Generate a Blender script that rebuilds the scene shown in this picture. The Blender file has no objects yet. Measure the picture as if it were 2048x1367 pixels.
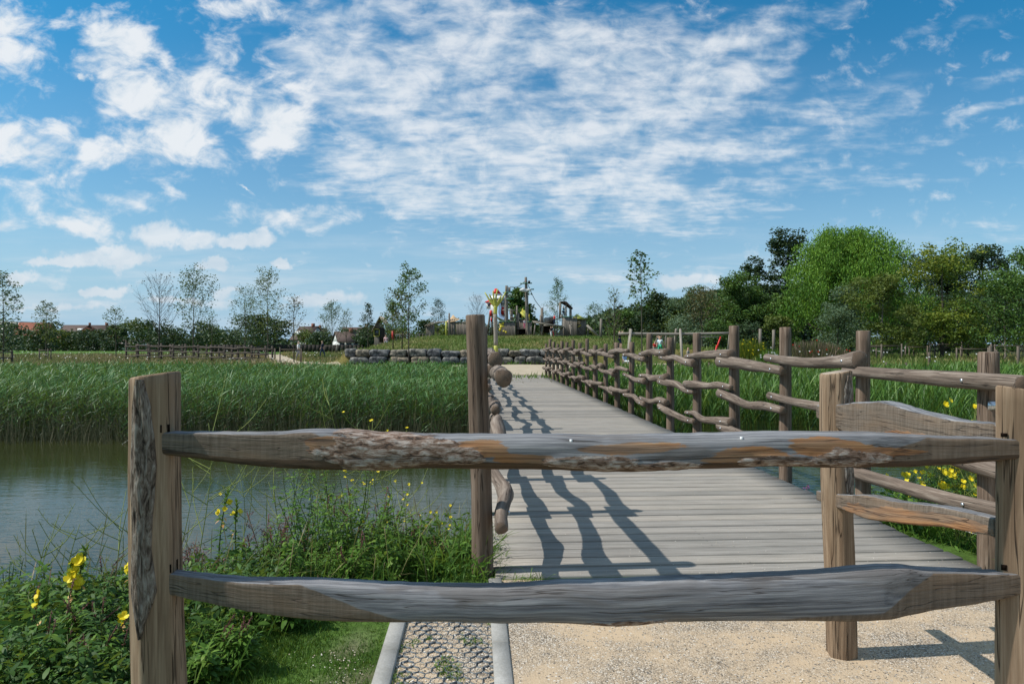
import bpy, math
import numpy as np
R = math.radians
rng = np.random.default_rng(7)
scene = bpy.context.scene
COL = scene.collection
CAM_H = 1.5
F = 1365.0
def PX(px, D): return (px-1024.0)/F*D          # site survey: bearing -> metres at distance D
def PZ(py, D): return CAM_H+(690.0-py)/F*D

# ------------------------------------------------------------------ object helpers
def tag(o, label=None, cat=None, group=None, kind=None):
    if label: o['label'] = label
    if cat: o['category'] = cat
    if group: o['group'] = group
    if kind: o['kind'] = kind
    return o
def thing(name, loc, label, cat, group=None, rz=0.0):
    o = bpy.data.objects.new(name, None); COL.objects.link(o)
    o.location = loc; o.rotation_euler = (0, 0, rz); o.empty_display_size = 0.1
    return tag(o, label, cat, group)
def dup(root, loc, rz, label, group=None, sc=1.0):
    r = root.copy(); COL.objects.link(r); r.location = loc; r.rotation_euler = (0, 0, rz); r.scale = (sc, sc, sc)
    r['label'] = label
    if group: r['group'] = group
    for ch in list(root.children):
        c = ch.copy(); COL.objects.link(c); c.parent = r
        for g in ch.children:
            d = g.copy(); COL.objects.link(d); d.parent = c
    return r

class MB:
    """collects vertices, quads, tris, a log coordinate and a per-face / per-point value"""
    def __init__(s):
        s.v = []; s.q = []; s.t = []; s.lc = []; s.a = []; s.qa = []; s.ta = []; s.n = 0; s.c = []
    def add(s, v, q=None, t=None, lc=None, a=None, fa=0.5, c=None):
        v = np.asarray(v, float).reshape(-1, 3); k = len(v)
        s.v.append(v)
        s.lc.append(v if lc is None else np.asarray(lc, float).reshape(-1, 3))
        s.a.append(np.zeros(k) if a is None else np.broadcast_to(np.asarray(a, float), (k,)))
        if q is not None and len(q):
            q = np.asarray(q, int).reshape(-1, 4); s.q.append(q+s.n); s.qa.append(np.broadcast_to(np.asarray(fa, float), (len(q),)))
        if t is not None and len(t):
            t = np.asarray(t, int).reshape(-1, 3); s.t.append(t+s.n); s.ta.append(np.broadcast_to(np.asarray(fa, float) if np.ndim(fa) == 0 else 0.5, (len(t),)))
        if c is not None: s.c.append(np.asarray(c, float).reshape(-1, 4))
        s.n += k
    def build(s, name, mat, parent=None, smooth=False):
        me = bpy.data.meshes.new(name)
        if s.n:
            v = np.concatenate(s.v)
            me.vertices.add(len(v)); me.vertices.foreach_set('co', v.astype(np.float32).ravel())
            q = np.concatenate(s.q) if s.q else np.zeros((0, 4), int)
            t = np.concatenate(s.t) if s.t else np.zeros((0, 3), int)
            nl = q.size+t.size
            me.loops.add(nl); me.loops.foreach_set('vertex_index', np.concatenate([q.ravel(), t.ravel()]).astype(np.int32))
            tot = np.concatenate([np.full(len(q), 4), np.full(len(t), 3)]).astype(np.int32)
            st = np.concatenate([[0], np.cumsum(tot)[:-1]]).astype(np.int32)
            me.polygons.add(len(tot)); me.polygons.foreach_set('loop_start', st); me.polygons.foreach_set('loop_total', tot)
            if smooth: me.polygons.foreach_set('use_smooth', np.ones(len(tot), bool))
            fa = np.concatenate((s.qa if s.qa else [])+(s.ta if s.ta else []))
            at = me.attributes.new('var', 'FLOAT', 'FACE'); at.data.foreach_set('value', fa.astype(np.float32))
            at = me.attributes.new('lc', 'FLOAT_VECTOR', 'POINT'); at.data.foreach_set('vector', np.concatenate(s.lc).astype(np.float32).ravel())
            at = me.attributes.new('pa', 'FLOAT', 'POINT'); at.data.foreach_set('value', np.concatenate(s.a).astype(np.float32))
            if s.c:
                at = me.attributes.new('gc', 'FLOAT_COLOR', 'POINT'); at.data.foreach_set('color', np.concatenate(s.c).astype(np.float32).ravel())
            me.update(calc_edges=True)
            me.validate()
        me.materials.append(mat)
        o = bpy.data.objects.new(name, me); COL.objects.link(o)
        if parent is not None: o.parent = parent
        return o

def nz(*a):
    """cheap smooth value noise from sines, about -1..1"""
    x, y, z = a
    return (np.sin(x*1.7+1.3*np.sin(y*1.3+z))+np.sin(y*2.1+1.7*np.sin(z*1.1-x*.7))+np.sin(z*1.9+1.1*np.sin(x*1.9+y*.6)))/3

def catmull(P, n):
    P = np.asarray(P, float); out = []
    Q = np.vstack([2*P[0]-P[1], P, 2*P[-1]-P[-2]])
    for i in range(len(P)-1):
        p0, p1, p2, p3 = Q[i], Q[i+1], Q[i+2], Q[i+3]
        for t in np.linspace(0, 1, n, endpoint=False):
            out.append(.5*((2*p1)+(-p0+p2)*t+(2*p0-5*p1+4*p2-p3)*t*t+(-p0+3*p1-3*p2+p3)*t**3))
    out.append(P[-1]); return np.array(out)

def frames(P):
    T = np.gradient(P, axis=0); T /= np.linalg.norm(T, axis=1)[:, None]+1e-9
    N = np.zeros_like(T); ref = np.array([0, 0, 1.]) if abs(T[0, 2]) < .8 else np.array([0, 1., 0])
    n = ref-T[0]*ref.dot(T[0]); n /= np.linalg.norm(n)
    for i in range(len(P)):
        n = n-T[i]*n.dot(T[i]); n /= np.linalg.norm(n)+1e-9; N[i] = n
    return T, N, np.cross(T, N)

def tube(mb, P, rad, n=8, cap=True, rough=0.0, seed=0.0, smooth_pts=0, fa=.5, bevel=False, a=0.0):
    P = np.asarray(P, float); rad = np.broadcast_to(np.asarray(rad, float), (len(P),))
    if smooth_pts:
        PR = catmull(np.hstack([P, rad[:, None]]), smooth_pts); P, rad = PR[:, :3], PR[:, 3]
    if bevel:
        P = np.vstack([P[0], P[0]+(P[1]-P[0])*min(.4, .008/np.linalg.norm(P[1]-P[0])), P[1:-1], P[-1]+(P[-2]-P[-1])*min(.4, .008/np.linalg.norm(P[-2]-P[-1])), P[-1]])
        rad = np.concatenate([[rad[0]*.88, rad[0]], rad[1:-1], [rad[-1], rad[-1]*.88]])
    T, N, B = frames(P)
    th = np.linspace(0, 2*np.pi, n, endpoint=False)
    L = np.concatenate([[0], np.cumsum(np.linalg.norm(np.diff(P, axis=0), axis=1))])
    rr = np.repeat(rad[:, None], n, 1)
    if rough:
        c, s_ = np.cos(th)[None], np.sin(th)[None]
        rr = rr*(1+rough*(nz(c*1.5+seed, s_*1.5+seed*.7, L[:, None]*3+seed)+.5*nz(c*4+seed, s_*4, L[:, None]*9+seed*2)))
    V = P[:, None]+rr[..., None]*(np.cos(th)[None, :, None]*N[:, None]+np.sin(th)[None, :, None]*B[:, None])
    m = len(P)
    lc = np.stack([np.cos(th)[None]*rr, np.sin(th)[None]*rr, np.repeat(L[:, None], n, 1)], -1)+np.array([seed*3.1, seed*1.7, seed*5.3])
    i = np.arange(m-1)[:, None]*n; j = np.arange(n)[None]; j2 = (j+1) % n
    q = np.stack([i+j, i+j2, i+n+j2, i+n+j], -1).reshape(-1, 4)
    V = V.reshape(-1, 3); lc = lc.reshape(-1, 3); t = []
    pa = np.full(len(V), float(a))
    if cap:
        V = np.vstack([V, P[0], P[-1]]); k = m*n
        lc = np.vstack([lc, lc[0]*0+lc[:n].mean(0), lc[-n:].mean(0)])
        pa = np.concatenate([pa, [1, 1]])
        for jj in range(n):
            t.append([k, (jj+1) % n, jj]); t.append([k+1, (m-1)*n+jj, (m-1)*n+(jj+1) % n])
    mb.add(V, q, t, lc, pa, fa)

BOXQ = [[0, 1, 3, 2], [4, 6, 7, 5], [0, 4, 5, 1], [2, 3, 7, 6], [0, 2, 6, 4], [1, 5, 7, 3]]
def box(mb, c, s, rz=0.0, rx=0.0, ry=0.0, fa=.5, seed=None):
    c = np.asarray(c, float); h = np.asarray(s, float)/2
    V = np.array([[i, j, k] for i in (-1, 1) for j in (-1, 1) for k in (-1, 1)], float)*h
    lc = V[:, np.argsort(h)].copy()+(seed if seed is not None else c.sum()*3.7)
    cx, sx, cy, sy, cz, sz = math.cos(rx), math.sin(rx), math.cos(ry), math.sin(ry), math.cos(rz), math.sin(rz)
    M = np.array([[cz, -sz, 0], [sz, cz, 0], [0, 0, 1]])@np.array([[cy, 0, sy], [0, 1, 0], [-sy, 0, cy]])@np.array([[1, 0, 0], [0, cx, -sx], [0, sx, cx]])
    mb.add(V@M.T+c, BOXQ, lc=lc, fa=fa)
def beam(mb, a, b, w, h, fa=.5):
    """square-section bar from a to b"""
    a = np.asarray(a, float); b = np.asarray(b, float); T = b-a; L = np.linalg.norm(T); T /= L
    up = np.array([0, 0, 1.]) if abs(T[2]) < .95 else np.array([0, 1., 0])
    S = np.cross(T, up); S /= np.linalg.norm(S); U = np.cross(S, T)
    V = []; lc = []
    for i in (0, 1):
        for j in (-1, 1):
            for k in (-1, 1):
                V.append(a+T*L*i+S*j*w/2+U*k*h/2); lc.append([j*w/2, k*h/2, L*i+a.sum()])
    mb.add(V, BOXQ, lc=lc, fa=fa)
def poly_prism(mb, pts, d, fa=.5):
    """convex outline pts (N,3) extruded by vector d"""
    p = np.asarray(pts, float); n = len(p); V = np.vstack([p, p+np.asarray(d, float)])
    q = [[i, (i+1) % n, n+(i+1) % n, n+i] for i in range(n)]; t = []
    for i in range(1, n-1): t.append([0, i+1, i]); t.append([n, n+i, n+i+1])
    mb.add(V, q, t, fa=fa)

def unit(v): return v/(np.linalg.norm(v, axis=-1, keepdims=True)+1e-9)
def rhomb(mb, P, D, N, L, W, fa):
    """simple leaves: one rhombus each"""
    D = unit(D); S = unit(np.cross(D, N)); L = np.broadcast_to(L, (len(P),))[:, None]; W = np.broadcast_to(W, (len(P),))[:, None]
    V = np.stack([P, P+D*L*.45+S*W*.5, P+D*L, P+D*L*.45-S*W*.5], 1)
    k = len(P); q = np.arange(4*k).reshape(-1, 4)
    mb.add(V.reshape(-1, 3), q, fa=fa)
def blades(mb, P, D, N, L, W, droop, fa, rows=(0, .35, .7, 1.0), wid=(.55, 1, .75, .05)):
    """curved leaves / blades: len(rows)-1 quads each, bending down by droop*L"""
    k = len(P); D = unit(D); S = unit(np.cross(D, N)); L = np.broadcast_to(L, (k,))[:, None]; W = np.broadcast_to(W, (k,))[:, None]
    droop = np.broadcast_to(droop, (k,))[:, None]
    G = np.array([0, 0, -1.0]); V = []
    for t, w in zip(rows, wid):
        c = P+D*L*t+G*droop*L*t*t
        V += [c-S*W*w*.5, c+S*W*w*.5]
    V = np.stack(V, 1); m = len(rows)
    base = np.arange(k)[:, None]*2*m
    q = np.stack([np.stack([base[:, 0]+2*r, base[:, 0]+2*r+1, base[:, 0]+2*r+3, base[:, 0]+2*r+2], -1) for r in range(m-1)], 1).reshape(-1, 4)
    mb.add(V.reshape(-1, 3), q, fa=np.repeat(np.broadcast_to(fa, (k,)), m-1))
def rdir(k, zlo=-1, zhi=1):
    z = rng.uniform(zlo, zhi, k); a = rng.uniform(0, 2*np.pi, k); r = np.sqrt(np.maximum(0, 1-z*z))
    return np.stack([r*np.cos(a), r*np.sin(a), z], 1)

# ------------------------------------------------------------------ material helpers
class NT:
    def __init__(s, name):
        s.m = bpy.data.materials.new(name); s.m.use_nodes = True; s.t = s.m.node_tree; s.t.nodes.clear()
        s.out = s.t.nodes.new('ShaderNodeOutputMaterial')
    def n(s, typ, **kw):
        nd = s.t.nodes.new('ShaderNode'+typ)
        for k, v in kw.items():
            if k.startswith('_'): setattr(nd, k[1:], v)
            else:
                key = int(k[1:]) if k[0] == 'i' and k[1:].isdigit() else k.replace('__', ' ')
                sock = nd.inputs[key]
                if isinstance(v, bpy.types.NodeSocket): s.t.links.new(v, sock)
                else: sock.default_value = v
        return nd
    def link(s, a, b): s.t.links.new(a, b)
    def attr(s, name, o='Fac'): return s.n('Attribute', _attribute_name=name).outputs[o]
    def vec(s, v, scale, loc=(0, 0, 0)): return s.n('Mapping', Vector=v, Scale=scale, Location=loc).outputs[0]
    def noise(s, v, sc, det=3, ro=.55, dist=0): return s.n('TexNoise', Vector=v, Scale=sc, Detail=det, Roughness=ro, Distortion=dist).outputs[0]
    def ramp(s, f, stops, interp='LINEAR'):
        nd = s.n('ValToRGB', Fac=f); cr = nd.color_ramp; cr.interpolation = interp
        while len(cr.elements) < len(stops): cr.elements.new(.5)
        for e, (p, c) in zip(cr.elements, stops):
            e.position = p; e.color = (c, c, c, 1) if np.isscalar(c) else (*c[:3], 1)
        return nd.outputs[0]
    def mix(s, f, a, b, mode='MIX'):
        nd = s.n('Mix', _data_type='RGBA', _blend_type=mode)
        for sock, v in ((nd.inputs[0], f), (nd.inputs[6], a), (nd.inputs[7], b)):
            if isinstance(v, bpy.types.NodeSocket): s.t.links.new(v, sock)
            elif isinstance(v, (tuple, list)): sock.default_value = (*v[:3], 1)
            else: sock.default_value = v
        return nd.outputs[2]
    def math(s, op, a, b=0.5, c=None, clamp=False):
        nd = s.n('Math', _operation=op, _use_clamp=clamp)
        for sock, v in zip(nd.inputs, (a, b) if c is None else (a, b, c)):
            if isinstance(v, bpy.types.NodeSocket): s.t.links.new(v, sock)
            else: sock.default_value = v
        return nd.outputs[0]
    def bump(s, h, strength=.5, dist=.01, normal=None):
        nd = s.n('Bump', Height=h, Strength=strength, Distance=dist)
        if normal is not None: s.link(normal, nd.inputs['Normal'])
        return nd.outputs[0]
    def pbr(s, color, rough=.8, normal=None, spec=.3, metal=0.0, **kw):
        nd = s.n('BsdfPrincipled', Roughness=rough, Metallic=metal, **kw)
        nd.inputs['Specular IOR Level'].default_value = spec
        if isinstance(color, bpy.types.NodeSocket): s.link(color, nd.inputs['Base Color'])
        else: nd.inputs['Base Color'].default_value = (*color[:3], 1)
        if normal is not None: s.link(normal, nd.inputs['Normal'])
        s.link(nd.outputs[0], s.out.inputs[0]); return nd

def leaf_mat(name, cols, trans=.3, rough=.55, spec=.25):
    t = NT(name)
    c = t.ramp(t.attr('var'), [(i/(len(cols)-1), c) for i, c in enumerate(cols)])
    p = t.pbr(c, rough, spec=spec)
    tr = t.n('BsdfTranslucent', Color=t.mix(.5, c, (.25, .3, .04), 'MIX'))
    ms = t.n('MixShader', Fac=trans); t.link(p.outputs[0], ms.inputs[1]); t.link(tr.outputs[0], ms.inputs[2]); t.link(ms.outputs[0], t.out.inputs[0])
    return t.m
def plain(name, col, rough=.7, spec=.3, metal=0.0, vary=.25, sc=6.0):
    t = NT(name); g = t.n('TexCoord').outputs['Object']
    f = t.noise(g, sc, 4)
    c = t.mix(1.0, col, t.ramp(f, [(.3, 1-vary), (.7, 1+vary*.6)]), 'MULTIPLY')
    t.pbr(c, rough, t.bump(f, .15, .01), spec, metal); return t.m
def wood_mat(name, dark, mid, light, crack=.55, sc=1.0, endcol=None, green=0.0, rough=.85, fs=60):
    """weathered round wood; 'lc' runs along the grain"""
    t = NT(name); lc = t.attr('lc', 'Vector')
    fib = t.noise(t.vec(lc, (fs*sc, fs*sc, 2.2*sc)), 1.0, 5, .65, .4)
    big = t.noise(t.vec(lc, (7*sc, 7*sc, 1.6*sc)), 1.0, 3, .6, .5)
    crk = t.noise(t.vec(lc, (26*sc, 26*sc, .8*sc), (3, 5, 1)), 1.0, 3, .5, .2)
    crm = t.ramp(crk, [(crack-.10-.012, 0.0), (crack-.10, 1.0), (crack-.10+.012, 0.0)])
    c = t.ramp(fib, [(.32, dark), (.5, mid), (.68, light)])
    c = t.mix(t.math('MULTIPLY', big, .9), c, t.mix(1.0, c, tuple(x*.55 for x in mid), 'MIX'))
    if green: c = t.mix(t.ramp(big, [(.45, 0.0), (.7, green)]), c, (.07, .09, .04))
    c = t.mix(crm, c, tuple(x*.3 for x in dark))
    if endcol is not None:
        e = t.math('LESS_THAN', 0.02, t.attr('pa')); 
        rings = t.n('TexWave', _wave_type='RINGS', _rings_direction='Z', Vector=lc, Scale=30.0, Distortion=2.0, Detail=3.0).outputs[1]
        c = t.mix(e, c, t.ramp(rings, [(0, tuple(x*.6 for x in endcol)), (1, endcol)]))
    h = t.math('SUBTRACT', t.math('MULTIPLY_ADD', fib, .5, big), t.math('MULTIPLY', crm, 1.2))
    t.pbr(c, rough, t.bump(h, .8, .005), .2); return t.m

M = {}
M['log'] = wood_mat('log_wood', (.065, .048, .038), (.20, .152, .12), (.42, .35, .29), .5, 1.0, (.20, .14, .10), fs=34)
M['logpost'] = wood_mat('log_post_wood', (.075, .05, .038), (.20, .14, .10), (.37, .285, .225), .52, 1.0, (.22, .17, .13), fs=38)
M['farlog'] = wood_mat('far_log_wood', (.045, .035, .028), (.10, .08, .065), (.20, .165, .14), .5, .5)
M['greywood'] = wood_mat('grey_play_wood', (.10, .085, .07), (.23, .20, .165), (.38, .34, .29), .5, .35)
M['palewood'] = wood_mat('pale_play_wood', (.20, .17, .13), (.34, .30, .25), (.48, .43, .37), .5, .35)
M['stake'] = wood_mat('stake_wood', (.08, .06, .05), (.16, .13, .10), (.28, .23, .19), .5, .6)
M['bark'] = wood_mat('tree_bark', (.04, .035, .025), (.10, .085, .065), (.19, .17, .13), .5, .5)
M['barkdark'] = wood_mat('dark_bark', (.02, .018, .014), (.05, .042, .034), (.09, .08, .065), .5, .5)
M['birch'] = wood_mat('pale_bark', (.12, .10, .08), (.26, .23, .19), (.42, .39, .34), .5, .5)
M['metal'] = plain('zinc', (.62, .66, .70), .35, .5, .9, .1)
M['white'] = plain('white_paint', (.75, .75, .74), .5, .4, vary=.1)
M['red'] = plain('red_paint', (.62, .03, .025), .5, .4, vary=.1)
M['yellow'] = plain('yellow_paint', (.62, .50, .04), .6, .4, vary=.2)
M['yolk'] = plain('lime_yellow_paint', (.42, .42, .075), .6, .4, vary=.2)
M['green'] = plain('green_paint', (.02, .13, .07), .5, .4, vary=.2)
M['blue'] = plain('blue_mat', (.02, .22, .45), .5, .4, vary=.1)
M['black'] = plain('dark_iron', (.03, .03, .03), .6, .4, vary=.3)
M['rope'] = plain('rope', (.06, .055, .05), .9, .1)
M['canvas'] = plain('tan_canvas', (.55, .38, .22), .9, .1)
M['steel'] = plain('slide_steel', (.7, .72, .75), .22, .5, 1.0, .1)
M['glass'] = plain('window_glass', (.03, .04, .05), .1, .7, vary=.2)
M['brick'] = plain('brick_wall', (.22, .09, .06), .9, .2, vary=.3)
M['render'] = plain('white_render', (.62, .62, .60), .9, .2, vary=.1)
M['tile'] = plain('dark_roof_tile', (.10, .07, .06), .8, .2, vary=.3)
M['redtile'] = plain('red_roof_tile', (.22, .075, .045), .8, .2, vary=.3)
M['darktimber'] = plain('dark_timber', (.03, .025, .022), .8, .2, vary=.4)
# ------------------------------------------------------------------ terrain
def sm(a, b, t):
    x = np.clip((np.asarray(t, float)-a)/(b-a), 0, 1); return x*x*(3-2*x)
def near_shore(x): return np.interp(x, [-60, -14, -8, -5, -3.6, -2.0, -.3, 3.0, 4.5, 7, 11, 20, 60], [-30, -2, 1.6, 3.5, 4.3, 5.1, 6.3, 6.6, 7.6, 8.8, 9.3, 8.5, 4])
WALL_Y = 52.0
def ground_z(x, y):
    x = np.asarray(x, float); y = np.asarray(y, float)
    wob = .35*nz(x*.9, y*.8, x*.3+2)
    d = y-near_shore(x)+wob*.5
    zn = np.interp(d, [-1.9, -1.0, 0, 1.5], [0, -.12, -.42, -.95])
    zf = np.interp(y+wob, [13, 15.5, 22, 29, 31.5], [-.95, -.62, -.5, -.25, 0])
    z = np.maximum(zn, zf)
    z = np.where((x > -.75) & (x < 3.6) & (y < 4.6), np.maximum(z, -.01), z)
    fx = sm(-14.2, -12.6, x)*(1-sm(11, 22, x))
    z = z+fx*1.0*sm(WALL_Y+.25, WALL_Y+.7, y+0*x)*(1-sm(95, 140, y))
    H = np.interp(x, [-60, -32, -22, -16, -9, 10, 16, 24, 40], [.1, .2, .3, .6, 1.5, 1.4, .9, .5, .3])
    z = z+H*sm(53, 79, y)*(1-sm(105, 150, y))
    z = z+.45*sm(33, 46, y)*sm(9, 17, x)
    z = z+np.where(y > 31, .05*nz(x*.35, y*.3, 1.0), 0)*sm(31, 40, y)
    z = z-.30*np.exp(-((x+24)/14)**2)*sm(40, 50, y)*(1-sm(62, 80, y))*0
    return z
def gz(x, y): return float(ground_z(x, y))
def near_mask_gravel(x, y): return (x > -.06*(y-3.7)-.12)

def axis(segs):
    out = []
    for a, b, st in segs: out += list(np.arange(a, b, st))
    return np.array(out+[segs[-1][1]])
gx = axis([(-3000, -400, 400), (-400, -100, 30), (-100, -40, 4), (-40, -10, 1), (-10, -5, .4), (-5, 5, .14), (5, 10, .4), (10, 45, 1), (45, 100, 5), (100, 400, 30), (400, 3000, 400)])
gy = axis([(-60, -8, 6), (-8, 0, 1), (0, 8, .14), (8, 16, .4), (16, 50, .8), (50, 56, .25), (56, 110, 1.2), (110, 300, 8), (300, 900, 60), (900, 6000, 600)])
X, Y = np.meshgrid(gx, gy, indexing='ij')
Z = ground_z(X, Y)
fine = (np.abs(X) < 6) & (Y < 9)
Z = Z+np.where(fine & (X < -.7), .018*nz(X*5, Y*5, X*3), 0)
# regional albedo
def lerp(a, b, t): return a+(b-a)*t[..., None]
grass = np.array([.070, .12, .024]); dry = np.array([.17, .135, .055]); mud = np.array([.045, .036, .022]); soil = np.array([.19, .15, .11])
fieldc = np.array([.085, .16, .035]); wood = np.array([.03, .04, .015])
C = np.broadcast_to(grass, X.shape+(3,)).copy()
C = lerp(C, dry, sm(30, 36, Y)*(.35+.4*sm(-.3, .6, nz(X*.25, Y*.2, .4))))
C = lerp(C, fieldc, sm(92, 98, Y)*(1-sm(-28, -18, X)))
C = lerp(C, wood, sm(54, 62, Y)*sm(12, 20, X))
C = lerp(C, mud, 1-sm(-.38, -.22, Z))
C = lerp(C, soil, (X < -.6)*(X > -1.25)*(Y < 3.75)*.7*sm(-.2, .3, nz(X*9, Y*7, 2)+.3-2.6*np.abs(X+.76)-1.6*np.maximum(0, Y-3.3)))
nxg, nyg = X.shape
idx = np.arange(nxg*nyg).reshape(nxg, nyg)
q = np.stack([idx[:-1, :-1], idx[1:, :-1], idx[1:, 1:], idx[:-1, 1:]], -1).reshape(-1, 4)
mb = MB(); V = np.stack([X, Y, Z], -1).reshape(-1, 3)
mb.add(V, q, c=np.concatenate([C.reshape(-1, 3), np.ones((nxg*nyg, 1))], 1))
t = NT('ground_soil_grass'); P = t.n('NewGeometry').outputs['Position']
n1 = t.noise(P, 2.2, 5, .6); n2 = t.noise(P, 28, 4, .7); n3 = t.noise(P, .25, 3, .6)
c = t.mix(1, t.attr('gc', 'Color'), t.ramp(n1, [(.3, .6), (.7, 1.35)]), 'MULTIPLY')
c = t.mix(1, c, t.ramp(n2, [(.3, .55), (.7, 1.4)]), 'MULTIPLY')
c = t.mix(1, c, t.ramp(n3, [(.35, (.8, .95, .9)), (.65, (1.2, 1.05, 1.0))]), 'MULTIPLY')
t.pbr(c, .95, t.bump(t.math('ADD', n2, n1), .6, .03), .1)
tag(mb.build('ground', t.m, smooth=True), kind='structure')

# water
t = NT('pond_water'); P = t.n('NewGeometry').outputs['Position']
w1 = t.noise(t.vec(P, (3.0, 9.0, 1)), 1.0, 3, .55, .6); w2 = t.noise(t.vec(P, (11, 30, 1)), 1.0, 2, .5, .3); w3 = t.noise(t.vec(P, (.25, .5, 1)), 1.0, 2)
h = t.math('ADD', t.math('MULTIPLY', w1, 1.0), t.math('MULTIPLY', w2, .35))
h = t.math('MULTIPLY', h, t.ramp(w3, [(.35, .35), (.65, 1.0)]))
c = t.ramp(w3, [(.3, (.022, .028, .008)), (.7, (.035, .038, .012))])
bs = t.pbr(c, .06, t.bump(h, .20, .03), .5); bs.inputs['IOR'].default_value = 1.33
mb = MB(); mb.add([[-70, -20, -.4], [70, -20, -.4], [70, 31, -.4], [-70, 31, -.4]], [[0, 1, 2, 3]])
tag(mb.build('pond_water', t.m), kind='structure')

# gravel forecourt
BD = np.array([-.0544, .99852]); BR = np.array([.99852, .0544]); BO = np.array([-.11, 4.37]); BW = 3.26; BL = 29.0
def bp(s, w, z=0.0): p = BO+BD*s+BR*w; return np.array([p[0], p[1], z])
t = NT('fine_gravel'); P = t.n('NewGeometry').outputs['Position']
v1 = t.n('TexVoronoi', Vector=P, Scale=130.0); v2 = t.n('TexVoronoi', Vector=P, Scale=70.0)
big = t.noise(P, 1.6, 4, .6, .4); mid = t.noise(P, 9, 4, .65); dust = t.ramp(t.math('ADD', big, t.math('MULTIPLY', mid, .35)), [(.55, 0.0), (.78, 1.0)])
stone = t.ramp(t.n('SeparateColor', Color=v1.outputs[1]).outputs[0], [(0, (.19, .165, .145)), (.25, (.36, .295, .225)), (.6, (.50, .40, .29)), (.85, (.60, .52, .42)), (1, (.70, .65, .58))])
stone = t.mix(t.ramp(v1.outputs[0], [(.35, 0.0), (.75, .75)]), stone, (.14, .105, .07))
sand = t.ramp(t.noise(P, 220, 3, .7), [(.3, (.40, .295, .19)), (.7, (.55, .425, .29))])
c = t.mix(dust, stone, sand)
spk = t.n('SeparateColor', Color=v2.outputs[1]).outputs[1]
c = t.mix(t.math('MULTIPLY', t.ramp(spk, [(.82, 0.0), (.84, 1.0)]), t.ramp(v2.outputs[0], [(.3, 1.0), (.5, 0.0)])), c, t.ramp(t.n('SeparateColor', Color=v2.outputs[1]).outputs[2], [(.3, (.10, .09, .085)), (.7, (.55, .5, .43))]))
hh = t.math('MULTIPLY', t.math('SUBTRACT', 1.0, v1.outputs[0]), t.math('SUBTRACT', 1.15, dust))
t.pbr(c, .95, t.bump(t.math('MULTIPLY_ADD', mid, .6, hh), .8, .005), .1); M['gravel'] = t.m
k2 = lambda y: -.11-.0545*(y-4.37)                     # outer kerb line follows the bridge edge
mb = MB()
ys = np.linspace(-4, 4.36, 60); xs = np.linspace(0, 7, 50)
GX, GY = np.meshgrid(xs, ys, indexing='ij'); GXX = GX+k2(GY)+.03; GYY = GY+.0
GYY = np.minimum(GYY, 4.36+.0545*GX)
GZ = .004+.012*(nz(GXX*1.3, GYY*1.3, 3)*.5+.5)*sm(4.36, 3.4, GYY)
ii = np.arange(GX.size).reshape(GX.shape); q = np.stack([ii[:-1, :-1], ii[1:, :-1], ii[1:, 1:], ii[:-1, 1:]], -1).reshape(-1, 4)
mb.add(np.stack([GXX, GYY, GZ], -1).reshape(-1, 3), q)
tag(mb.build('gravel_forecourt', M['gravel'], smooth=True), kind='structure')
# loose pebbles on it
def pebbles(name, x0, x1, y0, y1, n, r0, r1, label, zo=.012):
    ico = np.array([[0, 0, 1], [.9, 0, .1], [0, .8, .2], [-.85, .1, .1], [.1, -.9, .15], [0, 0, -.3]]); F3 = [[0, 1, 2], [0, 2, 3], [0, 3, 4], [0, 4, 1]]
    x = rng.uniform(x0, x1, n); y = rng.uniform(y0, y1, n); r = rng.uniform(r0, r1, n)*rng.uniform(.5, 1, n); a = rng.uniform(0, 6.28, n)
    x = x+np.where(y > -100, k2(y), 0)
    V = ico[None]*r[:, None, None]*np.stack([rng.uniform(.7, 1.3, n), np.ones(n), rng.uniform(.45, .8, n)], 1)[:, None]
    V = np.stack([V[..., 0]*np.cos(a)[:, None]-V[..., 1]*np.sin(a)[:, None], V[..., 0]*np.sin(a)[:, None]+V[..., 1]*np.cos(a)[:, None], V[..., 2]], -1)
    V[..., 0] += x[:, None]; V[..., 1] += y[:, None]; V[..., 2] += zo
    mb = MB(); T3 = (np.array(F3)[None]+np.arange(n)[:, None, None]*6).reshape(-1, 3)
    mb.v.append(V.reshape(-1, 3)); mb.lc.append(V.reshape(-1, 3)); mb.a.append(np.zeros(6*n)); mb.t.append(T3); mb.ta.append(np.repeat(rng.uniform(0, 1, n), 4)); mb.n += 6*n
    tt = NT(name+'_stone'); cc = tt.ramp(tt.attr('var'), [(0, (.09, .085, .08)), (.2, (.22, .19, .16)), (.5, (.40, .33, .24)), (.8, (.50, .44, .36)), (1, (.68, .64, .58))]); tt.pbr(cc, .9, spec=.15)
    return tag(mb.build(name, tt.m), label, 'pebbles', kind='stuff')
pebbles('loose_pebbles', .02, 2.6, 1.9, 4.25, 15000, .0022, .0062, 'loose small pebbles scattered over the beige gravel forecourt')
pebbles('grid_pebbles', -.50, -.01, 2.3, 4.2, 7000, .003, .009, 'pale pebbles filling the honeycomb gravel grid between the kerbs', .004)

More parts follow.
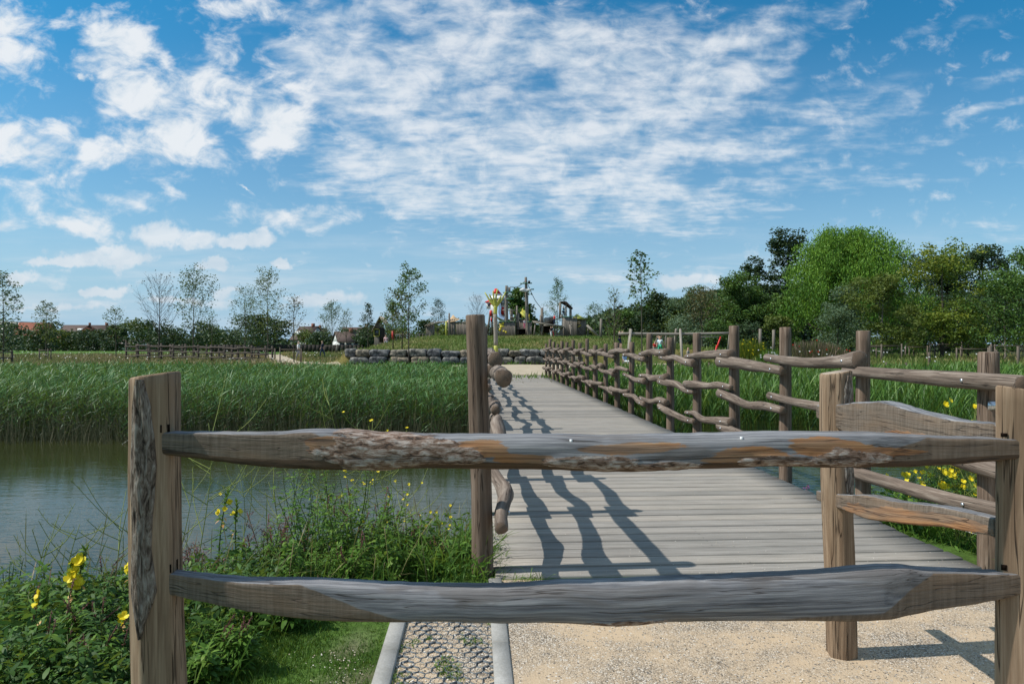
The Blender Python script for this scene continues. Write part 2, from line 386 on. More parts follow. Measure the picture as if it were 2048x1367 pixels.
# kerbs and honeycomb grid
t = NT('kerb_concrete'); P = t.n('NewGeometry').outputs['Position']; f = t.noise(P, 7, 5, .65); g = t.noise(P, 90, 3, .7)
c = t.mix(1, t.ramp(f, [(.3, (.27, .26, .235)), (.7, (.40, .385, .36))]), t.ramp(g, [(.3, .85), (.7, 1.1)]), 'MULTIPLY')
t.pbr(c, .9, t.bump(g, .3, .003), .2); M['kerb'] = t.m
def kerb(off, y0, y1, w, label):
    mb = MB(); n = int((y1-y0)/.97)+1; b = np.linspace(y0, y1, n+1)
    for i in range(n):
        a, c_ = b[i]+.003, b[i+1]-.003
        p = [k2(a)+off, a, 0], [k2(c_)+off, c_, 0]
        e = .006
        prof = [(-w/2, -.1), (-w/2, .018), (-w/2+e, .026), (w/2-e, .026), (w/2, .018), (w/2, -.1)]
        V = [[q_[0]+u, q_[1], z] for q_ in p for u, z in prof]; m = len(prof)
        mb.add(V, [[j, (j+1) % m, m+(j+1) % m, m+j] for j in range(m)]+[[0, 5, 4, 1], [1, 4, 3, 2], [6, 7, 10, 11], [7, 8, 9, 10]])
    tag(mb.build('concrete_kerb', M['kerb']), label, 'kerb')
kerb(-.54, .6, 4.22, .085, 'left of two pale concrete kerbs, beside the grass verge')
kerb(.0, .6, 4.33, .085, 'right of two pale concrete kerbs, along the beige gravel')
mb = MB(); hr = .034
for r_ in range(0, 66):
    for c_ in range(0, 9):
        cx = -.475+c_*hr*math.sqrt(3)+(r_ % 2)*hr*math.sqrt(3)/2; cy = .9+r_*hr*1.5
        if cx > -.03: continue
        for k in (0, 1, 2):
            a0 = R(30+60*k); a1 = R(90+60*k)
            p0 = np.array([cx+hr*math.cos(a0)+k2(cy), cy+hr*math.sin(a0), .0105+.004*math.sin(cx*31+cy*9)]); p1 = np.array([cx+hr*math.cos(a1)+k2(cy), cy+hr*math.sin(a1), .0105+.004*math.sin(cx*31+cy*9)])
            beam(mb, p0-[0, 0, .0095], p1-[0, 0, .0095], .0028, .018)
t = NT('grid_plastic'); t.pbr((.13, .15, .165), .7); 
tag(mb.build('gravel_grid', t.m), 'dark honeycomb gravel grid laid between the two kerbs', 'gravel grid')
mb = MB(); mb.add([[k2(.6)-.50, .6, .003], [k2(.6)-.04, .6, .003], [k2(4.25)-.04, 4.25, .003], [k2(4.25)-.50, 4.25, .003]], [[0, 1, 2, 3]])
tag(mb.build('gravel_strip', M['gravel']), kind='structure')

# ------------------------------------------------------------------ footbridge
bridge = thing('footbridge', (0, 0, 0), 'long straight footbridge of weathered grey planks across the pond', 'footbridge')
t = NT('deck_boards'); lc = t.attr('lc', 'Vector'); v = t.attr('var')
fib = t.noise(t.vec(lc, (2.0, 55, 55)), 1.0, 5, .65, .3); blo = t.noise(t.vec(lc, (1.3, 4, 4)), 1.0, 4, .6, .6)
c = t.ramp(fib, [(.25, (.165, .152, .138)), (.5, (.30, .278, .25)), (.78, (.43, .405, .37))])
c = t.mix(1, c, t.ramp(v, [(0, (.74, .74, .735)), (.5, (.96, .955, .95)), (1, (1.12, 1.08, 1.03))]), 'MULTIPLY')
c = t.mix(t.ramp(blo, [(.5, 0.0), (.75, .35)]), c, (.165, .162, .14))
gro = t.n('TexWave', _wave_type='BANDS', _bands_direction='Y', Vector=t.vec(lc, (0, 1, 0)), Scale=17.0, Distortion=0.0).outputs[1]
c = t.mix(t.math('MULTIPLY', t.ramp(gro, [(.0, 1.0), (.22, 0.0)]), .22), c, (.09, .08, .065))
t.pbr(c, .88, t.bump(t.math('MULTIPLY_ADD', gro, .5, fib), .5, .004), .15); M['deck'] = t.m
mb = MB(); PT = .19; nb = int(BL/PT)
for i in range(nb):
    s0 = i*PT+.012; s1 = s0+PT-.028; e = .006; dz = rng.uniform(-.0025, .0025); wl = rng.uniform(-.012, .012); wr = rng.uniform(-.012, .012)
    prof = [(s0, -.03), (s0, .018-e), (s0+e, .018), (s1-e, .018), (s1, .018-e), (s1, -.03)]
    nx = 10; V = []; L = []
    sd = rng.uniform(0, 50)
    bow = rng.uniform(-.002, .002)
    for k, w in enumerate(np.linspace(wl, BW+wr, nx)):
        for s_, z in prof:
            V.append(bp(s_, w, z+dz+bow*math.sin(k/(nx-1)*3.14))); L.append([w+sd, s_-s0+sd, z])
    m = 6; qq = []
    for k in range(nx-1):
        for j in range(m): qq.append([k*m+j, k*m+(j+1) % m, (k+1)*m+(j+1) % m, (k+1)*m+j])
    qq += [[0, 5, 4, 1], [1, 4, 3, 2]]; o_ = (nx-1)*m; qq += [[o_, o_+1, o_+4, o_+5], [o_+1, o_+2, o_+3, o_+4]]
    mb.add(V, qq, lc=L, fa=rng.uniform(0, 1))
mb.build('deck', M['deck'], bridge)
for w in (.12, 1.63, 3.14):
    mb = MB(); beam(mb, bp(.02, w, -.14), bp(BL, w, -.14), .12, .2); mb.build('joist', M['greywood'], bridge)
mb = MB()
for s_ in np.arange(.6, BL, PT):
    if s_ > 7: break
    for w in (.12, 1.63, 3.14):
        for d_ in (-.05, .05):
            a = bp(round(s_/PT)*PT+.095+d_, w, .0185); th = np.linspace(0, 2*np.pi, 6, endpoint=False)
            p = a+np.stack([.004*np.cos(th), .004*np.sin(th), 0*th], 1); mb.add(np.vstack([p, a+[0, 0, .001]]), t=[[6, j, (j+1) % 6] for j in range(6)])
tag(mb.build('screw_heads', M['black'], bridge), kind='stuff')

# log fences
def log_fence(side, n, tops, label):
    f = thing('log_fence', tuple(bp(0, -.08 if side < 0 else BW+.07)), label, 'log fence', 'log fences lining the footbridge'); ox, oy, oz = f.location
    O = np.array([ox, oy, 0])
    S = [(.12 if side < 0 else .05)+1.5*i for i in range(n)]
    wpost = -.08 if side < 0 else BW+.07
    for i, s_ in enumerate(S):
        mb = MB(); r = rng.uniform(.058, .07) if i else .066
        p = bp(s_, wpost); top = tops[i]
        lean = rng.uniform(-.02, .02, 2)
        P = [p+[0, 0, -.95]-O, p+[lean[0]*.3+rng.uniform(-.008, .008), lean[1]*.3, .2]-O, p+[lean[0]*.6, lean[1]*.6, .9]-O, p+[lean[0], lean[1], top]-O]
        if i == 0 and side < 0: P = [p+[0, .02, -.95]-O, p+[0, .01, .3]-O, p+[-.02, 0, 1.0]-O, p+[-.045, -.01, top]-O]
        tube(mb, P, [r*1.1, r*1.06, r, r*.94], 20 if i < 4 else 12, rough=.035, seed=rng.uniform(0, 30), smooth_pts=7 if i < 6 else 4, bevel=True)
        mb.build('post', M['logpost'], f, True)
    for i in range(n-1):
        for row, zc in enumerate((1.30, .87, .42)):
            hi = .05 if (i+row*0) % 2 else -.045
            z = zc+hi; r = rng.uniform(.043, .055)*(1.12 if row == 0 else 1.0)
            inn = -side*.0+( .125 if side < 0 else -.125)
            sA, sB = S[i]-.2, S[i+1]+.2; nbend = 3
            fat = rng.integers(0, 2)
            kink = rng.uniform(.25, .75); kz = rng.uniform(-.05, .05)
            pts = []; rd = []
            amp = .032 if row == 0 else .05
            sg = rng.choice([-1, 1])
            for k in range(nbend+2):
                tt_ = k/(nbend+1)
                edge = min(1, 3*min(tt_, 1-tt_))
                zz = z+rng.normal(0, amp*.40)*edge+sg*amp*.18*math.sin(tt_*math.pi*2)*edge+(.03*(1-2*tt_)*(1 if i % 2 else -1))
                ww = inn+rng.normal(0, amp*.4)*edge; zz += kz*max(0, 1-abs(tt_-kink)/.3)
                pts.append(bp(sA+(sB-sA)*tt_, wpost+ww, zz)-O); rd.append(r*(1+rng.normal(0, .06))*(1.32-.55*tt_ if fat else .82+.45*tt_))
            if side < 0 and i == 0 and row == 0:
                pts = [bp(s_, wpost+.13, z_)-O for s_, z_ in ((-.12, 1.295), (.3, 1.30), (.9, 1.285), (1.4, 1.27), (1.8, 1.26))]; rd = [.058, .056, .054, .052, .05]
            if side < 0 and i == 0 and row == 2:
                pts = [bp(s_, w_, z_)-O for s_, w_, z_ in ((-.17, .035, .375), (.1, .045, .40), (.35, .075, .42), (.6, .095, .43), (.85, .065, .45), (1.15, .02, .48), (1.5, .03, .46), (1.85, .04, .44))]; rd = [.043, .047, .052, .058, .05, .047, .045, .045]
            if side > 0 and i == 0:
                if row == 0: pts = [bp(s_, wpost-.13, z_)-O for s_, z_ in ((-.40, 1.262), (.3, 1.265), (1.0, 1.265), (1.6, 1.27))]; rd = [.060, .056, .050, .043]
                if row == 1: pts = [bp(s_, wpost-.13, z_)-O for s_, z_ in ((-.3, .69), (.2, .72), (.7, .76), (1.6, .84))]; rd = [.055, .052, .05, .045]
                if row == 2: pts = [bp(s_, wpost-.13, z_)-O for s_, z_ in ((-.35, .46), (.2, .42), (.7, .40), (1.62, .385))]; rd = [.05, .05, .053, .05]
            if side > 0 and i == 1:
                if row == 0: pts = [bp(s_, wpost-.125, z_)-O for s_, z_ in ((1.38, 1.375), (1.66, 1.35), (2.2, 1.325), (2.7, 1.33), (3.26, 1.36))]; rd = [.08, .064, .053, .052, .045]
                if row == 1: pts = [bp(s_, wpost-.125, z_)-O for s_, z_ in ((1.4, .90), (2.05, .905), (2.65, .91), (3.2, .93))]; rd = [.045, .045, .042, .04]
            mb = MB(); tube(mb, pts, rd, 16 if i < 5 else 9, rough=.16 if side < 0 and i < 4 else .09, seed=rng.uniform(0, 60), smooth_pts=5 if i < 6 else 3, bevel=True)
            ra = mb.build('rail', M['log'], f, True)
            if i < 7:
                for s_ in (S[i], S[i+1]):
                    mb = MB()
                    w = wpost+inn-(-side if False else 0); q0 = np.array(min(pts, key=lambda u: abs(np.dot((u+O)[:2]-BO, BD)-s_)))+O
                    kk = np.argmin([abs(np.dot((u+O)[:2]-BO, BD)-s_) for u in pts]); rr = rd[kk]
                    zc_ = np.interp(s_, sorted([np.dot((u+O)[:2]-BO, BD) for u in pts]), [u[2] for u in sorted(pts, key=lambda u: np.dot((u+O)[:2]-BO, BD))])
                    wc = np.interp(s_, sorted([np.dot((u+O)[:2]-BO, BD) for u in pts]), [np.dot((u+O)[:2]-BO, BR) for u in sorted(pts, key=lambda u: np.dot((u+O)[:2]-BO, BD))])
                    sgn = 1 if side < 0 else -1
                    a = bp(s_, wc+sgn*(rr-.006), zc_)-O; b = bp(s_, wc+sgn*(rr+.008), zc_)-O
                    tube(mb, [a, b], .011, 8); mb.build('bolt', M['metal'], ra)
    return f
topsR = [1.456, 1.63, 1.70, 1.76, 1.69, 1.64, 1.73, 1.57, 1.57, 1.54, 1.5, 1.7, 1.58, 1.68, 1.62, 1.66, 1.55, 1.66, 1.78, 1.58, 1.64]
topsL = [1.70, 1.66, 1.60, 1.70, 1.62, 1.74, 1.55, 1.65, 1.58, 1.7, 1.6, 1.56, 1.68, 1.6, 1.7, 1.62, 1.55, 1.66, 1.6, 1.58, 1.62]
log_fence(-1, 20, topsL, 'gnarled log fence on the left edge of the plank bridge, seen end on')
fr = log_fence(1, 20, topsR, 'gnarled log fence on the right edge of the plank bridge, in full view')
mb = MB(); p = bp(.05, BW+.07)-np.array(fr.location); box(mb, p+[-.018, -.075, 1.10], (.075, .006, .055)); tube(mb, [p+[-.03, -.078, 1.10], p+[-.03, -.088, 1.10]], .007, 8)
mb.build('metal_plate', M['metal'], fr)
# ------------------------------------------------------------------ foreground post and rail barrier
def hewn_mat():
    t = NT('hewn_rail_wood'); lc = t.attr('lc', 'Vector'); sp_ = t.n('SeparateColor', Color=t.attr('gc', 'Color'))
    edge = t.math('MULTIPLY', t.math('SUBTRACT', t.noise(t.vec(lc, (16, 60, 60)), 1.0, 5, .7, .6), .5), .42)
    def field(o, wd=.012, k=1.0): return t.ramp(t.math('MULTIPLY_ADD', edge, k, o), [(.5-wd, 0.0), (.5+wd, 1.0)])
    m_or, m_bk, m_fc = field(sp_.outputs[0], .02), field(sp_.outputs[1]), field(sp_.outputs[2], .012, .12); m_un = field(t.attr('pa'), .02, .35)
    fib = t.noise(t.vec(lc, (2.6, 120, 120)), 1.0, 6, .66, .4); blo = t.noise(t.vec(lc, (1.8, 9, 9)), 1.0, 4, .6, .8); b2 = t.noise(t.vec(lc, (2.4, 14, 14), (7, 2, 9)), 1.0, 3, .5, .9)
    crk = t.noise(t.vec(lc, (1.2, 55, 55), (2, 8, 1)), 1.0, 2, .5, .15)
    grey = t.ramp(fib, [(.34, (.075, .075, .082)), (.5, (.18, .18, .19)), (.68, (.31, .305, .305))])
    orange = t.mix(t.ramp(b2, [(.4, 0.0), (.6, .8)]), t.ramp(fib, [(.3, (.11, .05, .025)), (.5, (.30, .145, .065)), (.7, (.44, .25, .12))]), t.ramp(fib, [(.3, (.10, .075, .06)), (.7, (.27, .19, .13))]))
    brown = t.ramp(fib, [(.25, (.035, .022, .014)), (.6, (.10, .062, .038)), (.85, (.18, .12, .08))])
    bkn = t.noise(t.vec(lc, (26, 90, 90)), 1.0, 4, .68, .5)
    bark = t.ramp(bkn, [(.34, (.035, .025, .02)), (.43, (.15, .09, .06)), (.51, (.25, .18, .14)), (.59, (.36, .30, .26)), (.72, (.50, .46, .42))])
    c = t.mix(t.ramp(blo, [(.53, 0.0), (.60, .55)]), grey, (.13, .115, .105))
    c = t.mix(m_or, c, orange)       # freshly stripped
    
    saw = t.noise(t.vec(lc, (90, 6, 6)), 1.0, 3, .6, .2)
    fc = t.mix(.35, t.ramp(fib, [(.3, (.075, .055, .04)), (.55, (.155, .118, .088)), (.8, (.26, .20, .15))]), t.ramp(saw, [(.35, (.06, .05, .04)), (.65, (.24, .20, .165))]))
    fc = t.mix(t.ramp(blo, [(.45, 0.0), (.68, .6)]), fc, (.20, .13, .08))
    c = t.mix(t.math('MULTIPLY', m_fc, t.math('SUBTRACT', 1.0, m_or)), c, fc)          # sawn facet
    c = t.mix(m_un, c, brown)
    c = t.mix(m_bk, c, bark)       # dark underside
    crm = t.ramp(crk, [(.425, 0.0), (.44, 1.0), (.455, 0.0)])
    c = t.mix(t.math('MULTIPLY', crm, .8), c, (.03, .022, .018))
    h = t.math('SUBTRACT', t.math('MULTIPLY_ADD', blo, .7, fib), crm)
    h = t.math('ADD', h, t.math('MULTIPLY', t.math('MULTIPLY', bkn, 2.6), m_bk))
    t.pbr(c, .8, t.bump(h, .7, .0035), .25); return t.m
M['hewn'] = hewn_mat()
M['oakpost'] = wood_mat('split_post_wood', (.14, .088, .055), (.285, .195, .125), (.45, .33, .225), .52, 1.1, (.42, .34, .26))
t = NT('post_bark'); lc = t.attr('lc', 'Vector'); a = t.noise(t.vec(lc, (75, 75, 17)), 1.0, 6, .72, .9); t.pbr(t.ramp(a, [(.36, (.03, .022, .017)), (.47, (.15, .115, .09)), (.6, (.30, .26, .22)), (.7, (.42, .38, .33))]), .95, t.bump(a, 1.0, .010), .15); M['postbark'] = t.m
barrier = thing('post_and_rail_barrier', (0, 2.0, 0), 'hewn post and rail barrier with two long rails across the foreground', 'barrier')
BY = 2.0
def hewn(prof, y0, y1, depth, facets, barkspots, seed, flip=1, n=640, m=60, under=.74):
    """prof: (t, ztop, zbot); axis runs from y0=(x,y) to y1=(x,y)"""
    prof = np.array(prof, float); T = np.linspace(prof[0, 0], prof[-1, 0], n)
    # smooth the profile
    zt = np.interp(T, prof[:, 0], prof[:, 1]); zb = np.interp(T, prof[:, 0], prof[:, 2])
    kk = 7; ker = np.ones(kk)/kk
    zt = np.convolve(np.pad(zt, kk//2, 'edge'), ker, 'valid'); zb = np.convolve(np.pad(zb, kk//2, 'edge'), ker, 'valid')
    zt = zt+.0022*nz(T*9+seed, T*5, 0*T+seed)+.0009*nz(T*40, T*23+seed, 0*T); zb = zb+.0022*nz(T*8+seed*2, T*6, 0*T)+.0009*nz(T*36, T*25+seed, 0*T)
    A = np.array([*y0, 0.]); B = np.array([*y1, 0.]); D = (B-A); Lx = np.linalg.norm(D); D /= Lx; Nn = np.array([D[1], -D[0], 0.])*flip   # towards the viewer
    th = np.linspace(0, 2*np.pi, m, endpoint=False)
    e = np.interp(T, facets[0], facets[1])                      # 0 = round, 1 = box
    dp = np.interp(T, facets[0], facets[2])
    expo = 2.3+5.5*e
    V = []; LC = []; PA = []; FC = []
    for i in range(n):
        c, s_ = np.cos(th), np.sin(th)
        ex = 2/expo[i]
        u = np.sign(c)*np.abs(c)**ex; w = np.sign(s_)*np.abs(s_)**ex
        hz = (zt[i]-zb[i])/2; zc = (zt[i]+zb[i])/2
        tt_ = (T[i]-T[0])/(T[-1]-T[0])
        rg = 1+.03*(1-e[i])*nz(T[i]*6+seed+0*th, c*2, s_*2+seed)+.012*nz(T[i]*30+0*th, c*5, s_*5+seed)
        pa = np.zeros(m); lift = np.zeros(m)
        su = w
        f_fc = np.minimum(np.minimum(e[i]-(.42+.38*w)+.05*math.sin(T[i]*9), (c-.1)*3), (.92-w)*3)
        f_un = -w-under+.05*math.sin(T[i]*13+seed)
        f_or = np.full(m, -1.0); f_bk = np.full(m, -1.0)
        for (bt, bw_, bz, bh, kind) in (barkspots or []):
            jag = .30*nz(T[i]*9+seed+0*w, w*3, kind*9+0*w)+.12*nz(T[i]*31+seed+0*w, w*8, 0*w)
            v_ = np.minimum(1-(np.sqrt(((T[i]-bt)/bw_)**2+((w-bz)/bh)**2)+jag), (c+.3)*3)
            if kind > .3: f_bk = np.maximum(f_bk, v_)
            else: f_or = np.maximum(f_or, v_)
        lift = .0042*np.clip(f_bk*6+.3, 0, 1)*(1+.15*nz(T[i]*30+0*w, w*9, 0*w))
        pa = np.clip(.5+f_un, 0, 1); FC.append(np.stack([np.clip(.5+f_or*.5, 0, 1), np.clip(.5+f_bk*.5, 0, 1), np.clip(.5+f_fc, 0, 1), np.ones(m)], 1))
        P = A+D*(tt_*Lx)+Nn[None]*(dp[i]*u*rg+lift*c)[:, None]+np.array([0, 0, 1.])[None]*(zc+hz*w*(1+.25*(rg-1))+lift*w)[:, None]
        V.append(P); PA.append(pa); LC.append(np.stack([T[i]+seed+0*th, u*dp[i]+seed, w*hz], -1))
    V = np.concatenate(V); PA = np.concatenate(PA); LC = np.concatenate(LC); FC = np.vstack(FC+[[[0, 0, 1, 1]]*2])
    i = np.arange(n-1)[:, None]*m; j = np.arange(m)[None]; j2 = (j+1) % m
    q = np.stack([i+j, i+n*0+m+j, i+m+j2, i+j2], -1).reshape(-1, 4)
    k = len(V); V = np.vstack([V, V[:m].mean(0), V[-m:].mean(0)]); LC = np.vstack([LC, LC[0], LC[-1]]); PA = np.append(PA, [0., 0.])
    tr = [[k, jj, (jj+1) % m] for jj in range(m)]+[[k+1, (n-1)*m+(jj+1) % m, (n-1)*m+jj] for jj in range(m)]
    mb = MB(); mb.add(V-np.array([0, 2.0, 0]), q, tr, LC, PA, c=FC)
    return mb
def P2(px, d=BY): return (px-1024)/F*d
up = [(325, 862, 907), (400, 862, 915), (490, 863, 926), (560, 862, 932), (600, 859, 933), (640, 858, 935), (700, 860, 936), (760, 866, 936), (850, 867, 934), (950, 866, 936), (1050, 867, 936), (1130, 867, 939), (1200, 870, 941), (1280, 868, 941), (1350, 866, 937), (1430, 864, 934), (1520, 862, 932), (1600, 861, 931), (1700, 863, 932), (1800, 867, 932), (1880, 871, 927), (1960, 874, 921), (2045, 878, 914)]
lo = [(345, 1142, 1184), (450, 1153, 1206), (500, 1157, 1216), (550, 1159, 1221), (600, 1158, 1227), (650, 1160, 1233), (700, 1163, 1236), (760, 1166, 1237), (850, 1168, 1238), (950, 1168, 1240), (1050, 1165, 1240), (1110, 1161, 1241), (1160, 1160, 1243), (1210, 1157, 1246), (1260, 1156, 1243), (1320, 1154, 1239), (1400, 1151, 1238), (1500, 1146, 1237), (1600, 1143, 1236), (1680, 1137, 1237), (1760, 1130, 1234), (1810, 1131, 1224), (1850, 1136, 1215), (1950, 1141, 1200), (2045, 1142, 1183)]
cv = lambda L: [(P2(a), PZ(b, BY), PZ(c, BY)) for a, b, c in L]
Yf = BY
fu = ([P2(a) for a in (325, 560, 640, 760, 1500, 1720, 1850, 2045)], [1, 1, .7, .05, .05, .25, .85, 1], [.022, .035, .045, .052, .052, .047, .032, .022])
bs = [(P2(790), .20, .12, .95, 1), (P2(900), .10, -.05, .5, 1), (P2(1180), .13, -.45, .4, 1), (P2(1690), .10, -.35, .5, 1), (P2(1540), .12, -.6, .28, 1), (P2(1050), .10, -.35, .35, .1), (P2(960), .09, .3, .5, .1), (P2(1250), .17, .35, .3, .1), (P2(1480), .13, -.2, .5, .1), (P2(1650), .13, .25, .5, .1), (P2(665), .08, .3, .55, .1), (P2(1760), .12, -.1, .3, .1), (P2(1330), .12, -.62, .22, 1)]
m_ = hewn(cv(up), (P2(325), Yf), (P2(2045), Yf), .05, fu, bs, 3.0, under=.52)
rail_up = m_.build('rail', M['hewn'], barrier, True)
fl = ([P2(a) for a in (345, 560, 720, 860, 1500, 1750, 1860, 2045)], [1, .9, .35, .05, .05, .2, .85, 1], [.022, .035, .045, .052, .054, .05, .032, .022])
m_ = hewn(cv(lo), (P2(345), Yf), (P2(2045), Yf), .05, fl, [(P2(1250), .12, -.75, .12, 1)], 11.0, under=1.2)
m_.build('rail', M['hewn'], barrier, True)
def split_post(outline_b, outline_t, z0, z1, seed, barkside, name='post', wob=.006, taper=None, nz_=60, ox=0):
    """cross-sections (x,y lists) blended from bottom to top; barkside: indices of outline edges covered in bark"""
    ob = np.array(outline_b, float); ot = np.array(outline_t, float); k = len(ob)
    # densify outline
    def dens(o, m=7):
        out = []
        for i in range(len(o)):
            for t_ in np.linspace(0, 1, m, endpoint=False): out.append(o[i]*(1-t_)+o[(i+1) % len(o)]*t_)
        return np.array(out)
    ob, ot = dens(ob), dens(ot); m = len(ob)
    # round corners a little
    sm_ = lambda o: .25*np.roll(o, 1, 0)+.5*o+.25*np.roll(o, -1, 0)
    ob, ot = sm_(ob), sm_(ot)
    T = np.concatenate([[0], np.linspace(0, 1, nz_), [1]])
    V = []; LC = []; PA = []
    for ii, t_ in enumerate(T):
        o = ob*(1-t_)+ot*t_; c = o.mean(0); z = z0+(z1-z0)*t_
        r = 1+.035*nz(o[:, 0]*14+seed, o[:, 1]*14, z*2.2+seed+0*o[:, 0])+.012*nz(o[:, 0]*50, o[:, 1]*50+seed, z*13+0*o[:, 0])
        o = c+(o-c)*r[:, None]+wob*np.array([math.sin(z*3.1+seed), math.cos(z*2.3+seed)])
        if ii == len(T)-1: o = c+(o-c)*.93; z = z+.006
        zz = z+(.012*(o[:, 0]-c[0])/.07*math.sin(seed) if ii >= len(T)-2 else 0)
        V.append(np.column_stack([o, np.full(m, z)+zz-z])); LC.append(np.column_stack([o*1.0+seed, np.full(m, z+seed)]))
    V = np.concatenate(V); LC = np.concatenate(LC); n = len(T)
    i = np.arange(n-1)[:, None]*m; j = np.arange(m)[None]; j2 = (j+1) % m
    q = np.stack([i+j, i+j2, i+m+j2, i+m+j], -1).reshape(-1, 4)
    kk = len(V); V = np.vstack([V, V[-m:].mean(0)]); LC = np.vstack([LC, LC[-1]]); PA = np.zeros(kk+1); PA[-1] = 1
    mb = MB(); mb.add(V-np.array([0, 2.0, 0]), q, [[kk, (n-1)*m+jj, (n-1)*m+(jj+1) % m] for jj in range(m)], LC, PA)
    po = mb.build(name, M['oakpost'], barrier, True)
    # bark strips
    for (a0, a1, zb0, zb1) in barkside:
        mb = MB(); nn = 300; kx = 26; V = []; LC = []
        for ii in range(nn):
            t_ = ii/(nn-1); z = zb0+(zb1-zb0)*t_; tt_ = (z-z0)/(z1-z0); o = ob*(1-tt_)+ot*tt_; c = o.mean(0)
            edge = .12*math.sin(z*11+seed)+.10*math.sin(z*29+seed*2)+.05*math.sin(z*67); pinch = min(1, 5*t_+.1)*min(1, 6*(1-t_)+.35)
            mid_ = (a0+a1)/2+edge*.8; half = (a1-a0)/2*pinch*(1+.15*math.sin(z*17+1))
            for jx in range(kx):
                f_ = jx/(kx-1); idx_ = (mid_+half*(2*f_-1)) % m; i0 = int(idx_) % m; fr_ = idx_-int(idx_); p = o[i0]*(1-fr_)+o[(i0+1) % m]*fr_
                lift = (.0055+.003*float(nz(f_*9+seed, z*9, seed+0.)) + .0022*float(nz(f_*24+seed, z*30+seed, 1.)))*math.sin(f_*math.pi)**.3
                d = (p-c)/np.linalg.norm(p-c)
                p2 = p+d*(lift-(.005 if jx in (0, kx-1) else 0))+wob*np.array([math.sin(z*3.1+seed), math.cos(z*2.3+seed)])
                p2 = p2+d*.003
                V.append([p2[0], p2[1]-2.0, z]); LC.append([p2[0], p2[1], z])
        q = [[r_*kx+c_, r_*kx+c_+1, (r_+1)*kx+c_+1, (r_+1)*kx+c_] for r_ in range(nn-1) for c_ in range(kx-1)]
        mb.add(V, q, lc=LC); mb.build('bark', M['postbark'], po, True)
    return po
from mathutils import Vector
from mathutils.bvhtree import BVHTree
def bvh(o):
    me = o.data; off = Vector((0, 2.0, 0)); return BVHTree.FromPolygons([v.co+off for v in me.vertices], [tuple(p.vertices) for p in me.polygons])
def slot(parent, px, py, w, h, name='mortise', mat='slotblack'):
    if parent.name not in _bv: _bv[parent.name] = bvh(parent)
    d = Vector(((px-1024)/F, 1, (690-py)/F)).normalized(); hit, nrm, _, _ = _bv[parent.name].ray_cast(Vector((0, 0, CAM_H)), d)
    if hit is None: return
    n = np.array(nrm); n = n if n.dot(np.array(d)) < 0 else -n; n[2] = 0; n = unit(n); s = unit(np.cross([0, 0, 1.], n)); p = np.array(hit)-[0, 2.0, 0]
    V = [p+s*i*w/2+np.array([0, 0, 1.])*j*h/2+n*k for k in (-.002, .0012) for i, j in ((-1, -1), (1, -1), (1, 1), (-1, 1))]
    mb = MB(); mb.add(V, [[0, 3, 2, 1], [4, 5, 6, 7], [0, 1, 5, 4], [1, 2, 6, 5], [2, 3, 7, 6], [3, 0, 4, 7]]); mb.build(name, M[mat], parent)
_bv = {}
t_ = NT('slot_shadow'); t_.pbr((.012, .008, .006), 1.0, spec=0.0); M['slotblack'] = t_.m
# front left post: leans left towards the top
xb0, xb1 = P2(276), P2(374); xt0, xt1 = P2(258), P2(344)
pl = split_post([(xb0, 1.99), (xb0+.055, 1.95), (xb1, 1.985), (xb1-.004, 2.08), (xb0+.02, 2.09)], [(xt0, 1.99), (xt0+.052, 1.955), (xt1, 1.985), (xt1-.004, 2.07), (xt0+.02, 2.08)], -.35, PZ(753, 2.0), 2.0, [(3.5, 10.5, PZ(1262, 2), PZ(757, 2))], wob=.006)
# front right post: square split oak
pr = split_post([(PX(1986, 2.0), 2.0), (P2(2085), 1.938), (P2(2092), 2.065), (PX(1996, 2.1), 2.1)], [(PX(1989, 2.0), 2.0), (P2(2085), 1.940), (P2(2090), 2.065), (PX(1998, 2.1), 2.1)], -.3, PZ(783, 2), 5.0, [], wob=.003)
# back post, by the deck
bx0, bx1 = P2(1653, 3.3), P2(1702, 3.3); tx0, tx1 = P2(1645, 3.3), P2(1697, 3.3)
pb = split_post([(bx0, 3.27), (bx0+.06, 3.235), (bx1+.005, 3.26), (bx1, 3.36), (bx0+.015, 3.365)], [(tx0, 3.27), (tx0+.06, 3.235), (tx1+.005, 3.26), (tx1, 3.36), (tx0+.015, 3.365)], -.3, PZ(746, 3.3), 8.0, [(8.5, 14.5, PZ(1000, 3.3), PZ(749, 3.3))], wob=.01)
# rails mortised: dark slots above each tenon
for px, py, w_, h_ in ((322, 857, .004, .022), (337, 857, .007, .026)): slot(pl, px, py, w_, h_)
for px, py, w_, h_ in ((341, 1136, .004, .024), (354, 1128, .009, .03)): slot(pl, px, py, w_, h_)
for px, py, w_, h_ in ((2008, 869, .016, .010), (2008, 1134, .014, .016)): slot(pr, px, py, w_, h_)
t_ = NT('chalk_white'); t_.pbr((.8, .8, .78), .8, spec=.1); M['chalk'] = t_.m
for px, py in ((1142, 882), (1483, 877)): slot(rail_up, px, py, .0075, .011, 'dropping', 'chalk')
